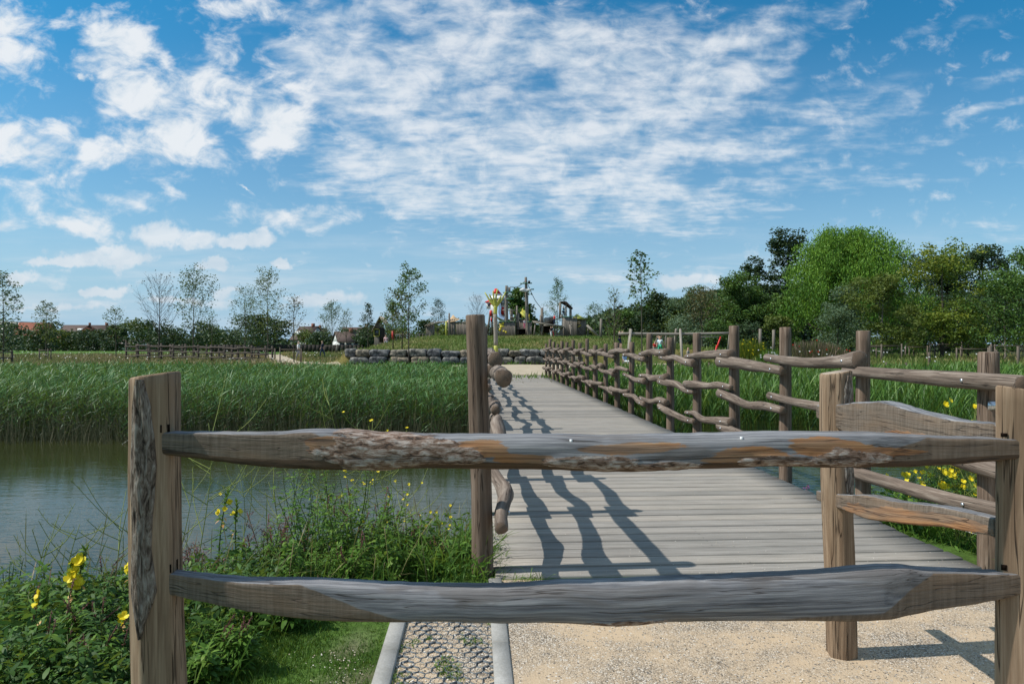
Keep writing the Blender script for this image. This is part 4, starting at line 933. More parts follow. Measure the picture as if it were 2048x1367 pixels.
def young_tree(name, x, y, h, label, mat, nleaf=700, w_=1.6, lo=.35, ls=.13, bark='bark', style='up', r0=.045, group='young trees', bare=False, dens=1.0, zg=None):
    zg = gz(x, y) if zg is None else zg; th = thing(name, (x, y, zg), label, 'tree', group); sd_ = rng.uniform(0, 99)
    tr = MB(); k = 8; pts = np.array([[math.sin(t_*4+sd_)*h*.012*t_, math.cos(t_*3+sd_)*h*.01*t_, h*t_-.05*(t_ == 0)] for t_ in np.linspace(0, 1, k)])
    tube(tr, pts, [r0*(1.2-1.1*i/(k-1)) for i in range(k)], 7, smooth_pts=2)
    tips = []; nb_ = int(26*(1 if not bare else 1.6))
    for i in range(nb_):
        t_ = lo+(1-lo)*(i+rng.uniform(0, .8))/nb_*.97; a = i*2.4+rng.uniform(-.4, .4)
        if style == 'up': env = (1-((t_-lo)/(1-lo)))**.6*.5+.12; rise = 1.5
        elif style == 'cone': env = (1-((t_-lo)/(1-lo)))*.5+.06; rise = .7
        elif style == 'top': env = .2+.3*math.sin((t_-lo)/(1-lo)*3.1); rise = .9
        else: env = .16+.36*math.sin(min(1, (t_-lo)/(1-lo)*1.15)*3.1); rise = .8
        ln = env*w_*rng.uniform(.65, 1.15); s_ = np.array([np.interp(t_*(k-1), range(k), pts[:, j]) for j in range(3)])
        d_ = unit(np.array([math.cos(a), math.sin(a), rise*rng.uniform(.7, 1.3)])); e = s_+d_*ln*1.15; m_ = s_+d_*ln*.5+np.array([math.cos(a), math.sin(a), 0])*ln*.08
        tube(tr, [s_, m_, e], [r0*.35*(1.1-t_*.7), r0*.2, .006], 4, cap=False)
        for f_ in ((.45, .7, .9, 1.0)): tips.append(s_+(e-s_)*f_)
        for q_ in range(3 if not bare else 6):
            f_ = rng.uniform(.3, .95); b0 = s_+(e-s_)*f_; d2 = unit(d_+rdir(1)[0]*.7); e2 = b0+d2*ln*.35; tube(tr, [b0, e2], [.008, .004], 3, cap=False); tips.append(e2)
    tr.build('trunk', M[bark], th, True)
    if not bare or nleaf:
        tips = np.array(tips); ii = rng.integers(0, len(tips), nleaf); p = tips[ii]+rng.normal(0, .055*w_/1.5+.03, (nleaf, 3)); mb = MB()
        cv_ = rng.uniform(0, 1, len(tips))[ii]; l = ls*1.2*rng.uniform(.6, 1.3, nleaf)
        rhomb(mb, p, rdir(nleaf, -.8, .6), rdir(nleaf, 0, 1), l, l*.6, np.clip(.2+.5*cv_+rng.normal(0, .18, nleaf), 0, 1)); mb.build('crown', mat, th)
    return th

# young trees, left to centre: pixel bearing, distance, height
def T(px, top, D): x = PX(px, D); return x, D, PZ(top, D)-gz(x, D)
def yt(px, top, D, label, mat, **k): x, y, h = T(px, top, D); return young_tree('young_tree', x, y, h, label, L[mat], **k)
yt(6, 545, 46, 'wispy young willow at the left edge beyond the reeds', 'silver', nleaf=1500, w_=2.6, lo=.15, style='round')
yt(92, 606, 62, 'small round-headed young tree with a tuft on top, far left meadow', 'olive', nleaf=900, w_=2.4, lo=.3, style='round')
yt(232, 617, 66, 'thin young tree with sparse leaves left of the leafless tree', 'tree', nleaf=450, w_=2.2, lo=.45, style='round')
yt(318, 561, 62, 'leafless cone-shaped young tree behind the distant log fence', 'brown', nleaf=120, w_=5.0, lo=.25, style='up', bare=True, bark='barkdark', r0=.06)
yt(386, 550, 60, 'tall open-crowned young willow behind the distant log fence', 'silver', nleaf=2100, w_=4.6, lo=.25, style='up')
yt(424, 622, 80, 'very slight young tree just right of the tall open willow', 'tree', nleaf=260, w_=1.6, style='round')
yt(490, 585, 74, 'bushy young willow with a wispy top behind the log fence end', 'silver', nleaf=1500, w_=4.6, lo=.08, style='up')
yt(536, 550, 64, 'tall leafy young willow at the right end of the distant fence', 'olive', nleaf=2000, w_=4.2, lo=.15, style='up')
yt(588, 598, 57, 'dark sparse young tree held by a stake frame near the path', 'brown', nleaf=330, w_=2.6, lo=.35, style='up', bark='barkdark')
yt(664, 612, 82, 'blue-green young willow before the white houses', 'silver', nleaf=1900, w_=4.2, lo=.1, style='up')
yt(692, 622, 86, 'thin pale young tree right of the blue-green willow', 'silver', nleaf=400, w_=2.4, lo=.3, style='up')
yt(736, 606, 80, 'dark narrow young alder left of the gabled play hut', 'treed', nleaf=1400, w_=2.6, lo=.2, style='cone')
yt(786, 604, 58, 'small conical young alder left of the tallest alder', 'tree', nleaf=1300, w_=2.4, lo=.30, style='cone', bark='barkdark')
yt(818, 535, 50, 'tallest young alder, standing in front of the stone wall', 'tree', nleaf=1900, w_=3.0, lo=.30, style='round', bark='barkdark')
yt(804, 580, 56, 'brownish young alder just behind the tallest alder', 'brown', nleaf=1100, w_=2.8, lo=.2, style='round', bark='barkdark')
yt(876, 597, 96, 'slim young alder behind the tan-roofed play hut', 'treed', nleaf=1500, w_=3.6, lo=.1, style='cone')
yt(955, 596, 100, 'leafless young tree rising behind the nearest bridge post', 'brown', nleaf=40, w_=4.0, lo=.3, style='up', bare=True, bark='barkdark')
yt(1115, 558, 92, 'pointed young alder behind the big plank hull', 'tree', nleaf=2300, w_=4.2, lo=.15, style='cone')
yt(1228, 580, 48, 'nearly leafless whip-stemmed young tree left of the swing beam', 'olive', nleaf=170, w_=2.2, lo=.2, style='up', bare=True)
yt(1283, 503, 36, 'tall thin-stemmed young tree with a small crown beside the swings', 'tree', nleaf=620, w_=1.6, lo=.50, style='round', r0=.04)
yt(1190, 612, 92, 'low dark young tree right of the play hull slide', 'tree', nleaf=1300, w_=4.0, lo=.1, style='round')
yt(1404, 592, 60, 'brownish young tree with a thin trunk before the woodland', 'brown', nleaf=1500, w_=4.2, lo=.25, style='up')

# tree line far left and centre
far = [(10, 640, 150, 9), (55, 652, 190, 8), (95, 635, 170, 9), (128, 655, 180, 8), (165, 655, 175, 9), (200, 655, 190, 8), (232, 640, 170, 7), (275, 626, 180, 9), (300, 634, 160, 10), (340, 645, 170, 9), (395, 636, 165, 10), (430, 648, 190, 9), (462, 640, 175, 8), (505, 620, 150, 10), (548, 632, 160, 9), (620, 655, 200, 9), (640, 648, 190, 6), (720, 645, 190, 9), (745, 640, 150, 8), (780, 648, 180, 9), (812, 655, 200, 12), (845, 632, 150, 8), (865, 640, 170, 8), (905, 640, 140, 9), (930, 628, 150, 8), (1060, 640, 170, 12), (1085, 638, 150, 9), (1150, 640, 150, 10), (700, 650, 170, 6), (980, 640, 160, 10), (1010, 640, 180, 12), (1095, 640, 160, 10)]
descr = ['low rounded', 'broad dark', 'bushy', 'dense', 'uneven', 'dark rounded', 'soft-edged', 'spreading']
for i, (px, top, D, w_) in enumerate(far):
    x = PX(px, D); hgt = PZ(top, D)
    big_tree('distant_tree', x, D, max(3.5, hgt*.84), w_*1.25, L[['far', 'treed', 'far', 'olive'][i % 4]], f'{descr[i % 8]} tree in the far tree line, {ordin(i) if i < 20 else "number "+str(i+1)} of the row' if False else f'{descr[i % 8]} far tree line tree ' + ['', 'left of the houses', 'behind the play area'][1 if px < 700 else 2] + f', {ordin(sum(1 for q_ in far if (q_[0] < px) and ((q_[0] < 700) == (px < 700))))} from the left', group='far tree line', lobes=6, nclump=60, nleaf=32, ls=.6, base_gap=.0, cr=.16)
yc = big_tree('poplar_tree', PX(1041, 125), 125, PZ(571, 125)-gz(PX(1041, 125), 125), 7.5, L['tree'], 'dense dark columnar poplar between the two play masts', lobes=12, nclump=130, nleaf=60, ls=.5, base_gap=.02, shape='col', cr=.16)
# hedge closing the horizon gaps
mb = MB(); n = 26000; x = rng.uniform(-260, 120, n); y = 205+rng.normal(0, 4, n); z = rng.uniform(0, 1, n)*(3.3+1.2*nz(x*.12, 0*x, 0*x)+.8*nz(x*.5, 0*x, 1.))
rhomb(mb, np.stack([x, y, z], 1), rdir(n), rdir(n, 0, 1), 1.3, .9, np.clip(rng.uniform(0, .6, n)+z*.06, 0, 1)); tag(mb.build('distant_hedge', L['far']), 'long dark hedge mass closing the horizon behind the tree line', 'hedge', kind='stuff')
# far wood at the foot of the right-hand trees
mb = MB(); n = 30000; x = rng.uniform(12, 75, n); y = 155+rng.normal(0, 6, n); z = rng.uniform(0, 1, n)**.8*(np.interp(x, [12, 22, 34, 50, 75], [6, 8.5, 11, 14, 15])+.9*nz(x*.35, 0*x, 0*x))
rhomb(mb, np.stack([x, y, z], 1), rdir(n), rdir(n, 0, 1), 1.0, .75, np.clip(rng.uniform(0, .6, n)+z*.03, 0, 1)); tag(mb.build('distant_wood', L['far']), 'far dark wood rising behind the play area on the right', 'wood', kind='stuff')

# right-hand woodland
def bt(px, top, D, w_, mat, label, name='woodland_tree', **k):
    x = PX(px, D); return big_tree(name, x, D, PZ(top, D)-gz(x, D), w_, L[mat], label, group='woodland trees on the right' if name == 'woodland_tree' else None, **k)
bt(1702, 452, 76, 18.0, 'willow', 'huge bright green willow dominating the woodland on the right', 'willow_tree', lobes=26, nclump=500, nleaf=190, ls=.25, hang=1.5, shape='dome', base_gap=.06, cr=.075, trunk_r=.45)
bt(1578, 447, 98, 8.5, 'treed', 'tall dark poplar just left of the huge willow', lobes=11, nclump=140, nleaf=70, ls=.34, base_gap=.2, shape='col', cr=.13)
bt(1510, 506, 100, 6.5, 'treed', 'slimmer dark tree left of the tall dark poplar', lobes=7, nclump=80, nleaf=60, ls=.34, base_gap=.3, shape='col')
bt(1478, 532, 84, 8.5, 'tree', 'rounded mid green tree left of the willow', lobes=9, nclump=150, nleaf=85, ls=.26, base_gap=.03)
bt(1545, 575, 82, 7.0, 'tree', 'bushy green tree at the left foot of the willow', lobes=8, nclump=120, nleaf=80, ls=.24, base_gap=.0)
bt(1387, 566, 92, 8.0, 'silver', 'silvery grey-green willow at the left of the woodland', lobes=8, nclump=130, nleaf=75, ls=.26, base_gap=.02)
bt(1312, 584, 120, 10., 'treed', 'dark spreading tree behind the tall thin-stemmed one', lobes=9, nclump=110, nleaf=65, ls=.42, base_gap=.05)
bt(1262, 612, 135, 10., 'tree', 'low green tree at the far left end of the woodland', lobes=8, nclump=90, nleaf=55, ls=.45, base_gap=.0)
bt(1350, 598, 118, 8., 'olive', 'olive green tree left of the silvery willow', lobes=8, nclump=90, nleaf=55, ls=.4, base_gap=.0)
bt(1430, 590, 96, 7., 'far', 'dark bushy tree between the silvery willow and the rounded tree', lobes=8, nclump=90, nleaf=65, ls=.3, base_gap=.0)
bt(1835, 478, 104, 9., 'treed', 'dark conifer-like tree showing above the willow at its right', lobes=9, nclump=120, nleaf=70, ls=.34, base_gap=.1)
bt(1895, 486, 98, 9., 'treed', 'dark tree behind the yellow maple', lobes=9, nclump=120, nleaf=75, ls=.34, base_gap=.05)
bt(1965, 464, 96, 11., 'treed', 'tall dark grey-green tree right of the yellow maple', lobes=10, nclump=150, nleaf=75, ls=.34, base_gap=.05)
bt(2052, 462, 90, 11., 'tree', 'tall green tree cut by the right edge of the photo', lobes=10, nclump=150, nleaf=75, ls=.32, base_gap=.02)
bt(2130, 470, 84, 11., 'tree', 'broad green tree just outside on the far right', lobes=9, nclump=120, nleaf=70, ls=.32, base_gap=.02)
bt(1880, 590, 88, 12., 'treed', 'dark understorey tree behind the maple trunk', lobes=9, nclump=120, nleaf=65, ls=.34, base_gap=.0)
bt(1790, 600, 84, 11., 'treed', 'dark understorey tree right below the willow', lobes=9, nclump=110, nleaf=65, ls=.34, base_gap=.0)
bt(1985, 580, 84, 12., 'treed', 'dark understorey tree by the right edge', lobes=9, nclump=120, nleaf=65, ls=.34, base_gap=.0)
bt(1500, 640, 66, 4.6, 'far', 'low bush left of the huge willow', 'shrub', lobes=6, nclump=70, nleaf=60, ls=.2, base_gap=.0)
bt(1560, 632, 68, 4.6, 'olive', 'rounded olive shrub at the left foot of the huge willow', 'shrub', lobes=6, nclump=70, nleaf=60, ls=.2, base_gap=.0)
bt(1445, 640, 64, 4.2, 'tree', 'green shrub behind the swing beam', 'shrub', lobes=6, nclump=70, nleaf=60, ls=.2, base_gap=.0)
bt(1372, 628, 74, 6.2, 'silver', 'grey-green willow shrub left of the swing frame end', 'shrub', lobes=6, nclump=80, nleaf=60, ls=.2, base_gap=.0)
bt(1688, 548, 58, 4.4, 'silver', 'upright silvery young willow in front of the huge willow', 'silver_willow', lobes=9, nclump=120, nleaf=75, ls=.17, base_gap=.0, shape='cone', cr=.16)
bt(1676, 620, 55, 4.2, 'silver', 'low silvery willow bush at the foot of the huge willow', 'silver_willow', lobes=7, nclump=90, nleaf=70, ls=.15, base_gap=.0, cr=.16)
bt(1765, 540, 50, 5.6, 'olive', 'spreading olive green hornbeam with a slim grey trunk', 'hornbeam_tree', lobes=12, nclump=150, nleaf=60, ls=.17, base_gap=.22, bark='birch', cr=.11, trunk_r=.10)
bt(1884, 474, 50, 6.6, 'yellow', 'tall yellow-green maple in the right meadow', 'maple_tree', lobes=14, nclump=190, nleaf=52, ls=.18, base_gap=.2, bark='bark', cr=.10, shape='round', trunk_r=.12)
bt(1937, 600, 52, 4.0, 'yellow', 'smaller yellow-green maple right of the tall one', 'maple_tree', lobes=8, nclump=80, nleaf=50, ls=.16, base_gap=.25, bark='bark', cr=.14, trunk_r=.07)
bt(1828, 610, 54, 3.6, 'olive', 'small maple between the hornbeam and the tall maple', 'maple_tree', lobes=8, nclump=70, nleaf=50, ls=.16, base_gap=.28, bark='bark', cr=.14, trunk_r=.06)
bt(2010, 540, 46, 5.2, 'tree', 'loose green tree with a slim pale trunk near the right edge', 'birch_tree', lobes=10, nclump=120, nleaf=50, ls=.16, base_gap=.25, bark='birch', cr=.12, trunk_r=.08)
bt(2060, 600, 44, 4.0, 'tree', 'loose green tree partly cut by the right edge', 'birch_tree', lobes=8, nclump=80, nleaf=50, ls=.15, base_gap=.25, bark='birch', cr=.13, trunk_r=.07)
# purple-brown grass clump with poppies, yellow bush
L['pinkgrass'] = leaf_mat('pinkish_grass', [(.05, .08, .02), (.13, .13, .05), (.24, .16, .11), (.30, .22, .17)], .2)
def clump(name, px, top, D, w_, mat, label, cat, n=2600, fl=None, flm=None):
    x = PX(px, D); zg = gz(x, D); h = PZ(top, D)-zg; th = thing(name, (x, D, zg), label, cat); mb = MB()
    a = rng.uniform(0, 6.28, n); r_ = np.sqrt(rng.uniform(0, 1, n))*w_/2; p = np.stack([r_*np.cos(a), r_*np.sin(a)*.7, 0*a], 1); hh_ = h*(1-.75*(r_/(w_/2))**2)*rng.uniform(.6, 1.08, n)
    dd = np.stack([np.cos(a)*.25*r_/w_*2+rng.normal(0, .12, n), np.sin(a)*.2*r_/w_*2+rng.normal(0, .12, n), np.ones(n)], 1)
    blades(mb, p, dd, np.tile([0, -1., 0], (n, 1))+rng.normal(0, .4, (n, 3)), hh_, .05, .1, rng.uniform(0, 1, n), (0, .5, 1), (.6, 1, .3)); mb.build('foliage', mat, th)
    if fl:
        mb = MB(); k = fl; a = rng.uniform(0, 6.28, k); r_ = np.sqrt(rng.uniform(0, 1, k))*w_/2; p = np.stack([r_*np.cos(a), -np.abs(r_*np.sin(a)*.7), h*(1-.6*(r_/(w_/2))**2)*rng.uniform(.55, 1.0, k)], 1)
        rhomb(mb, p, np.tile([1., 0, .2], (k, 1)), np.tile([0, -1., .5], (k, 1)), .11, .11, .5); rhomb(mb, p+[.05, -.01, -.05], np.tile([0., 0, 1.], (k, 1)), np.tile([0, -1., .5], (k, 1)), .11, .1, .5); mb.build('flowers', flm, th)
    return th
clump('tall_grass_clump', 1625, 674, 44, 5.0, L['pinkgrass'], 'mounded purplish grass clump dotted with red poppies', 'grass clump', 3800, 12, L['poppy'])
clump('yellow_flowering_bush', 1500, 672, 46, 2.6, L['yellow'], 'yellow flowering bush behind the right bridge fence', 'bush', 1800, 26, L['petal'])
clump('daisy_clump', 1545, 690, 40, 1.8, L['herb'], 'white flowering clump left of the purplish grass', 'flowers', 700, 22, L['wpetal'])
# ------------------------------------------------------------------ distant log-railed bridge on the left
def simple_fence(name, pts, h, label, rails=(.90, .58, .26), group='rails of the distant footbridge', r=.055):
    p0 = np.array(pts[0], float); th = thing(name, (p0[0], p0[1], p0[2]), label, 'fence', group)
    for i, p in enumerate(pts):
        p = np.array(p, float)-p0; mb = MB(); tube(mb, [p+[0, 0, -.5], p+[rng.uniform(-.03, .03), 0, h*rng.uniform(1.02, 1.12)]], [r*1.6, r*1.5], 7); mb.build('post', M['farlog'], th)
        if i+1 < len(pts):
            q_ = np.array(pts[i+1], float)-p0
            for f_ in rails:
                dz = .045*(1 if i % 2 else -1); mb = MB(); m_ = (p+q_)/2+[0, -.1, h*f_+dz+rng.uniform(-.03, .03)]; ex = (q_-p)*.1
                tube(mb, [p-ex+[0, -.1, h*f_+dz+rng.uniform(-.04, .04)], m_, q_+ex+[0, -.1, h*f_+dz+rng.uniform(-.04, .04)]], [r*.9, r, r*.8], 6, smooth_pts=2); mb.build('rail', M['farlog'], th)
    return th
def line3(pa, pb, n, z0, z1): return [(pa[0]+(pb[0]-pa[0])*i/(n-1), pa[1]+(pb[1]-pa[1])*i/(n-1), z0+(z1-z0)*i/(n-1)) for i in range(n)]
A_ = (PX(253, 62), 62); B_ = (PX(532, 55), 55)
simple_fence('log_fence', line3(A_, B_, 12, .20, -.02), 1.38, 'near side rail of the distant log-railed bridge across the meadow ditch')
simple_fence('log_fence', line3((PX(274, 68), 68), (PX(545, 60), 60), 12, .22, -.02), 1.38, 'far side rail of the distant log-railed bridge across the meadow ditch')
fb = thing('footbridge', (A_[0], A_[1], 0), 'pale deck of the distant log-railed footbridge left of the path', 'footbridge'); mb = MB()
a = np.array([A_[0], 62., .12]); b = np.array([B_[0], 55., -.02]); c_ = np.array([PX(536, 58.5), 58.5, 0.0]); d_ = np.array([PX(262, 66), 66, .14]); o_ = np.array([A_[0], A_[1], 0])
poly_prism(mb, [a-o_, b-o_, c_-o_, d_-o_], [0, 0, -.16]); mb.build('deck', M['palewood'], fb)
simple_fence('log_fence', [(PX(-40, 50), 50, 0), (PX(-5, 50), 50, 0), (PX(14, 50), 50.5, 0)], 1.05, 'short end of a log fence at the left edge of the meadow', (.9, .5), group=None)

# stake frames that hold the young trees
def guard(x, y, w_, h, label, n=3, mat='stake', group='stake frames around young trees'):
    z = gz(x, y); th = thing('tree_guard', (x, y, z), label, 'tree guard', group)
    P_ = [np.array([w_*.5*math.cos(R(200+i*360/n)), w_*.5*math.sin(R(200+i*360/n)), 0]) for i in range(n)]
    for p in P_: mb = MB(); tube(mb, [p+[0, 0, -.2], p+[rng.uniform(-.02, .02), 0, h*rng.uniform(.94, 1.05)]], .05, 7); mb.build('stake', M[mat], th)
    for i in range(n):
        mb = MB(); beam(mb, P_[i]+[0, 0, h*.88], P_[(i+1) % n]+[0, 0, h*.88], .04, .06); mb.build('crossbar', M[mat], th)
for px, D, w_, h, lb in ((588, 57, 2.2, 1.25, 'stake frame around the dark sparse young tree by the path'), (92, 60, 1.0, 1.2, 'narrow stake frame in the meadow at the far left'),
                         (536, 63, 2.4, 1.1, 'stake frame around the leafy willow at the fence end'), (1765, 48, 2.4, 1.15, 'stake frame around the hornbeam in the right meadow'),
                         (1884, 49, 2.4, 1.25, 'stake frame around the tall yellow maple'), (1828, 53, 1.8, 1.0, 'stake frame around the small maple beside the hornbeam'),
                         (1937, 46, 2.2, .9, 'low stake frame right of the tall yellow maple'), (2010, 42, 2.4, 1.25, 'stake frame around the loose pale-trunked tree'),
                         (1735, 44, 1.6, 1.1, 'stake frame left of the hornbeam trunk, behind the fence'), (664, 80, 2.0, 1.2, 'stake frame below the blue-green willow'),
                         (1283, 36, .9, 1.1, 'stake frame at the foot of the tall thin-stemmed tree'), (1228, 48, 1.4, 1.1, 'stake frame at the foot of the nearly leafless tree')):
    guard(PX(px, D), D, w_, h, lb, mat='barkwood' if False else 'stake')
for i, (px, D, h) in enumerate(((1980, 38, 1.3), (1992, 38, 1.1), (2036, 37, 1.35), (1858, 40, .8))):
    x = PX(px, D); mb = MB(); tube(mb, [(0, 0, -.2), (.01, 0, h)], .07, 9, bevel=True); o = mb.build('wooden_stake', M['stake'], None, True); o.location = (x, D, gz(x, D))
    tag(o, ['tall round stake right of the tall maple', 'shorter stake beside the tall round one', 'thick stake at the right edge of the meadow', 'short stake before the tall maple frame'][i], 'stake', 'stakes in the right meadow')
# knee-high rail on the far right bank
simple_fence('log_fence', line3((PX(1735, 37), 37), (PX(1812, 37), 37), 3, gz(19.3, 37)-.35, gz(21, 37)-.35), .75, 'low pale log rail lying among the cattails below the hornbeam', (.8,), group=None, r=.04)

# ------------------------------------------------------------------ play structures on the mound
GP = 82.0
def W3(px, py, D=GP): return np.array([PX(px, D), D, PZ(py, D)])
def plaything(name, px, D, label, cat, py=None):
    x = PX(px, D); th = thing(name, (x, D, gz(x, D)), label, cat); return th, np.array([x, D, gz(x, D)])
def ppole(mb, a, b, r0, r1=None, o=0, n=8): tube(mb, [a-o, b-o], [r0, r1 or r0*.85], n)
# yellow-tipped forked pole in front of the wall
th, o = plaything('forked_pole', 992, 50.2, 'tall wooden pole with yellow foot and yellow forked top by the path', 'play pole')
S = 50.2/F
mb = MB(); tube(mb, [(0, 0, -.2), (.01, 0, .7), (0, 0, 1.45)], [.17, .165, .16], 12, smooth_pts=3); mb.build('painted_foot', M['yolk'], th, True)
mb = MB(); tube(mb, [(0, 0, 1.45), (-.03, 0, 2.6), (-.05, 0, 3.75)], [.16, .15, .15], 12, smooth_pts=4, rough=.04); mb.build('trunk', M['palewood'], th, True)
mb = MB(); tube(mb, [(-.05, 0, 3.75), (-.04, 0, 4.1), (-.03, 0, 4.35)], [.14, .14, .15], 12, smooth_pts=3); mb.build('painted_collar', M['yolk'], th, True)
for e, m_ in (((-.82, .1, 5.35), (-.45, 0, 4.75)), ((-.48, -.15, 5.2), (-.3, 0, 4.8)), ((-.22, -.1, 5.45), (-.16, -.1, 4.9)), ((.12, .05, 5.6), (.0, 0, 5.0)), ((.38, -.2, 5.1), (.2, -.1, 4.75)), ((.72, .1, 5.4), (.4, .05, 4.8))):
    mb = MB(); tube(mb, [(-.03, 0, 4.25), m_, e], [.095, .07, .04], 8, smooth_pts=3, rough=.06); mb.build('branch', M['yolk'], th, True)

def planked(mb, x0, x1, z0, z1, y, n=None, th_=.06, jag=.15, lean=0):
    n = n or max(2, int(abs(x1-x0)/.16)); w_ = (x1-x0)/n
    for i in range(n):
        t_ = z1+rng.uniform(-jag, jag*.4); box(mb, (x0+w_*(i+.5), y+rng.uniform(-.012, .012), (z0+t_)/2), (w_*.94, th_, t_-z0), ry=rng.uniform(-.01, .01), fa=rng.uniform(0, 1), seed=rng.uniform(0, 50))
# red and white tower house
th, o = plaything('tower_playhouse', 996, GP+3, 'crooked red and white tower playhouse with pointed roof on legs', 'playhouse'); D = GP+3; s_ = D/F
w3 = lambda px, py, dy=0: np.array([PX(px, D), D+dy, PZ(py, D)])-o
mb = MB()
for px0, px1 in ((975, 980), (984, 984), (1004, 1002), (1010, 1008)):
    for dy in (-.9, .9): ppole(mb, w3(px0, 668, dy), w3(px1, 626, dy*.9), .10)
mb.build('legs', M['greywood'], th)
mb = MB(); 
def frustum(mb, c0, s0, c1, s1, fa=.5):
    V = []
    for c, s in ((c0, s0), (c1, s1)):
        for i, j in ((-1, -1), (1, -1), (1, 1), (-1, 1)): V.append(np.array(c)+[i*s[0]/2, j*s[1]/2, 0])
    mb.add(V, [[0, 3, 2, 1], [4, 5, 6, 7], [0, 1, 5, 4], [1, 2, 6, 5], [2, 3, 7, 6], [3, 0, 4, 7]], fa=fa)
frustum(mb, w3(995, 634), (26*s_, 1.7), w3(997, 602), (31*s_, 2.0)); mb.build('lower_body', M['white'], th)
mb = MB(); frustum(mb, w3(997, 610)+[0, 0, 0], (33*s_, 2.1), w3(997, 599.5), (30*s_, 1.95)); mb.build('red_storey', M['red'], th)
mb = MB(); frustum(mb, w3(996, 599.2), (38*s_, 2.5), w3(995, 592), (22*s_, 1.5)); frustum(mb, w3(995, 591.8), (22*s_, 1.5), w3(994, 584), (13*s_, .9)); mb.build('white_roof', M['white'], th)
mb = MB(); frustum(mb, w3(994, 588), (18*s_, 1.25), w3(992, 577), (5*s_, .3)); mb.build('red_roof_tip', M['red'], th)
mb = MB(); frustum(mb, w3(979, 617), (11*s_, 1.0), w3(979, 604), (13*s_, 1.1)); mb.build('bay_window', M['white'], th)
mb = MB(); frustum(mb, w3(979, 604.2), (18*s_, 1.5), w3(981, 600), (8*s_, .6)); mb.build('bay_roof', M['red'], th)
mb = MB(); box(mb, w3(979, 610, -.56), (6*s_, .05, .32)); 
pw_ = mb.build('window', M['glass'], th)
mb = MB(); box(mb, w3(1006, 605.5, -1.08), (9*s_, .05, .55)); wn_ = mb.build('window', M['glass'], th)
mb = MB()
for dx in (-4.2, -1.2, 1.8, 4.4): box(mb, w3(1006+dx, 605.5, -1.12), (.07, .05, .62))
for dz in (-.3, .3): box(mb, w3(1006, 605.5, -1.12)+[0, 0, dz], (9.5*s_, .05, .07))
mb.build('frame', M['white'], wn_)
mb = MB(); box(mb, w3(1004, 622, -1.02), (8*s_, .06, .95)); mb.build('red_panel', M['red'], th)
mb = MB(); box(mb, w3(982, 627, -1.0), (4.5*s_, .06, .75)); box(mb, w3(983, 640, -.98), (3*s_, .06, .5)); mb.build('red_panel', M['red'], th)
mb = MB(); tube(mb, [w3(997, 604, -1.3), w3(999, 616, -1.5), w3(998, 628, -1.7), w3(1001, 636, -1.9), w3(1011, 641, -2.0)], [.24, .26, .28, .34, .42], 14, smooth_pts=5); mb.build('tube_slide', M['steel'], th, True)
# masts
def mast(px, ptop, label, r, yards, extra=None):
    th, o = plaything('ship_mast', px, GP, label, 'mast', None); w = lambda a, b, dy=0: np.array([PX(a, GP), GP+dy, PZ(b, GP)])-o
    mb = MB(); tube(mb, [w(px+1, 672), w(px-.3, 610), w(px-2.5 if px > 1040 else px, ptop)], [r, r*.9, r*.7], 9, smooth_pts=4); mb.build('pole', M['greywood'], th, True)
    for a, b, py in yards: mb = MB(); beam(mb, w(a, py, -.2), w(b, py-.5, -.2), .12, .13); mb.build('yard', M['green'], th)
    return th, w
th, w = mast(1013, 571, 'shorter ship mast with a small crow nest left of the tall mast', .22, ((1006, 1027, 585),(1012, 1028, 598)))
mb = MB(); planked(mb, w(1016, 0)[0], w(1021, 0)[0], w(0, 583)[2], w(0, 574)[2], -.4, 4, jag=.08); planked(mb, w(1016, 0)[0], w(1021, 0)[0], w(0, 583)[2], w(0, 574)[2], .1, 4, jag=.08); mb.build('crow_nest', M['greywood'], th)
th, w = mast(1054, 554, 'tall ship mast with two green yards and a furled sail', .22, ((1040, 1064, 567), (1053, 1068, 579)))
mb = MB(); tube(mb, [w(1040, 581, -.3), w(1046, 580, -.4), w(1052, 582, -.4), w(1062, 579, -.3)], [.12, .24, .2, .08], 8, smooth_pts=3, rough=.25); mb.build('furled_sail', M['render'], th, True)
mb = MB(); box(mb, w(1058, 564, -.2), (.28, .28, .28)); mb.build('pulley', M['black'], th)
for (a, b, lb) in ((w(1052, 560), w(1021, 574), 'r'), (w(1056, 569), w(1083, 617), 'r')):
    m_ = (a+b)/2+[0, 0, -.35]; mb = MB(); tube(mb, [a, m_, b], .035, 4, smooth_pts=4); mb.build('rope', M['rope'], th)
# hulls and decks
def hull(name, px0, px1, ptop, pbot, D, label, cat, cap='green', depth=2.5, jag=.08, curve=0):
    xm = (px0+px1)/2; th, o = plaything(name, xm, D, label, cat); w = lambda a, b, dy=0: np.array([PX(a, D), D+dy, PZ(b, D)])-o
    x0, x1 = w(px0, 0)[0], w(px1, 0)[0]; z0, z1 = -.3, w(0, ptop)[2]; mb = MB()
    planked(mb, x0, x1, z0, z1, 0, jag=jag); mb.build('plank_wall', M['greywood'], th)
    mb = MB(); box(mb, (x0+.04, depth/2, (z0+z1)/2), (.08, depth-.1, z1-z0)); box(mb, (x1-.04, depth/2, (z0+z1)/2), (.08, depth-.1, z1-z0)); box(mb, (0, depth, (z0+z1)/2), (x1-x0, .08, z1-z0)); mb.build('side_wall', M['greywood'], th)
    if cap: mb = MB(); box(mb, ((x0+x1)/2, -.06, z1+.05), (x1-x0+.1, .12, .10)); box(mb, (x0, depth/2-.02, z1+.05), (.1, depth-.2, .09)); mb.build('cap_rail', M[cap], th)
    return th, w
th, w = hull('play_hull', 998, 1031, 643.5, 672, GP-1, 'left grey plank hull with a yellow painted creature shape', 'play structure')
mb = MB()
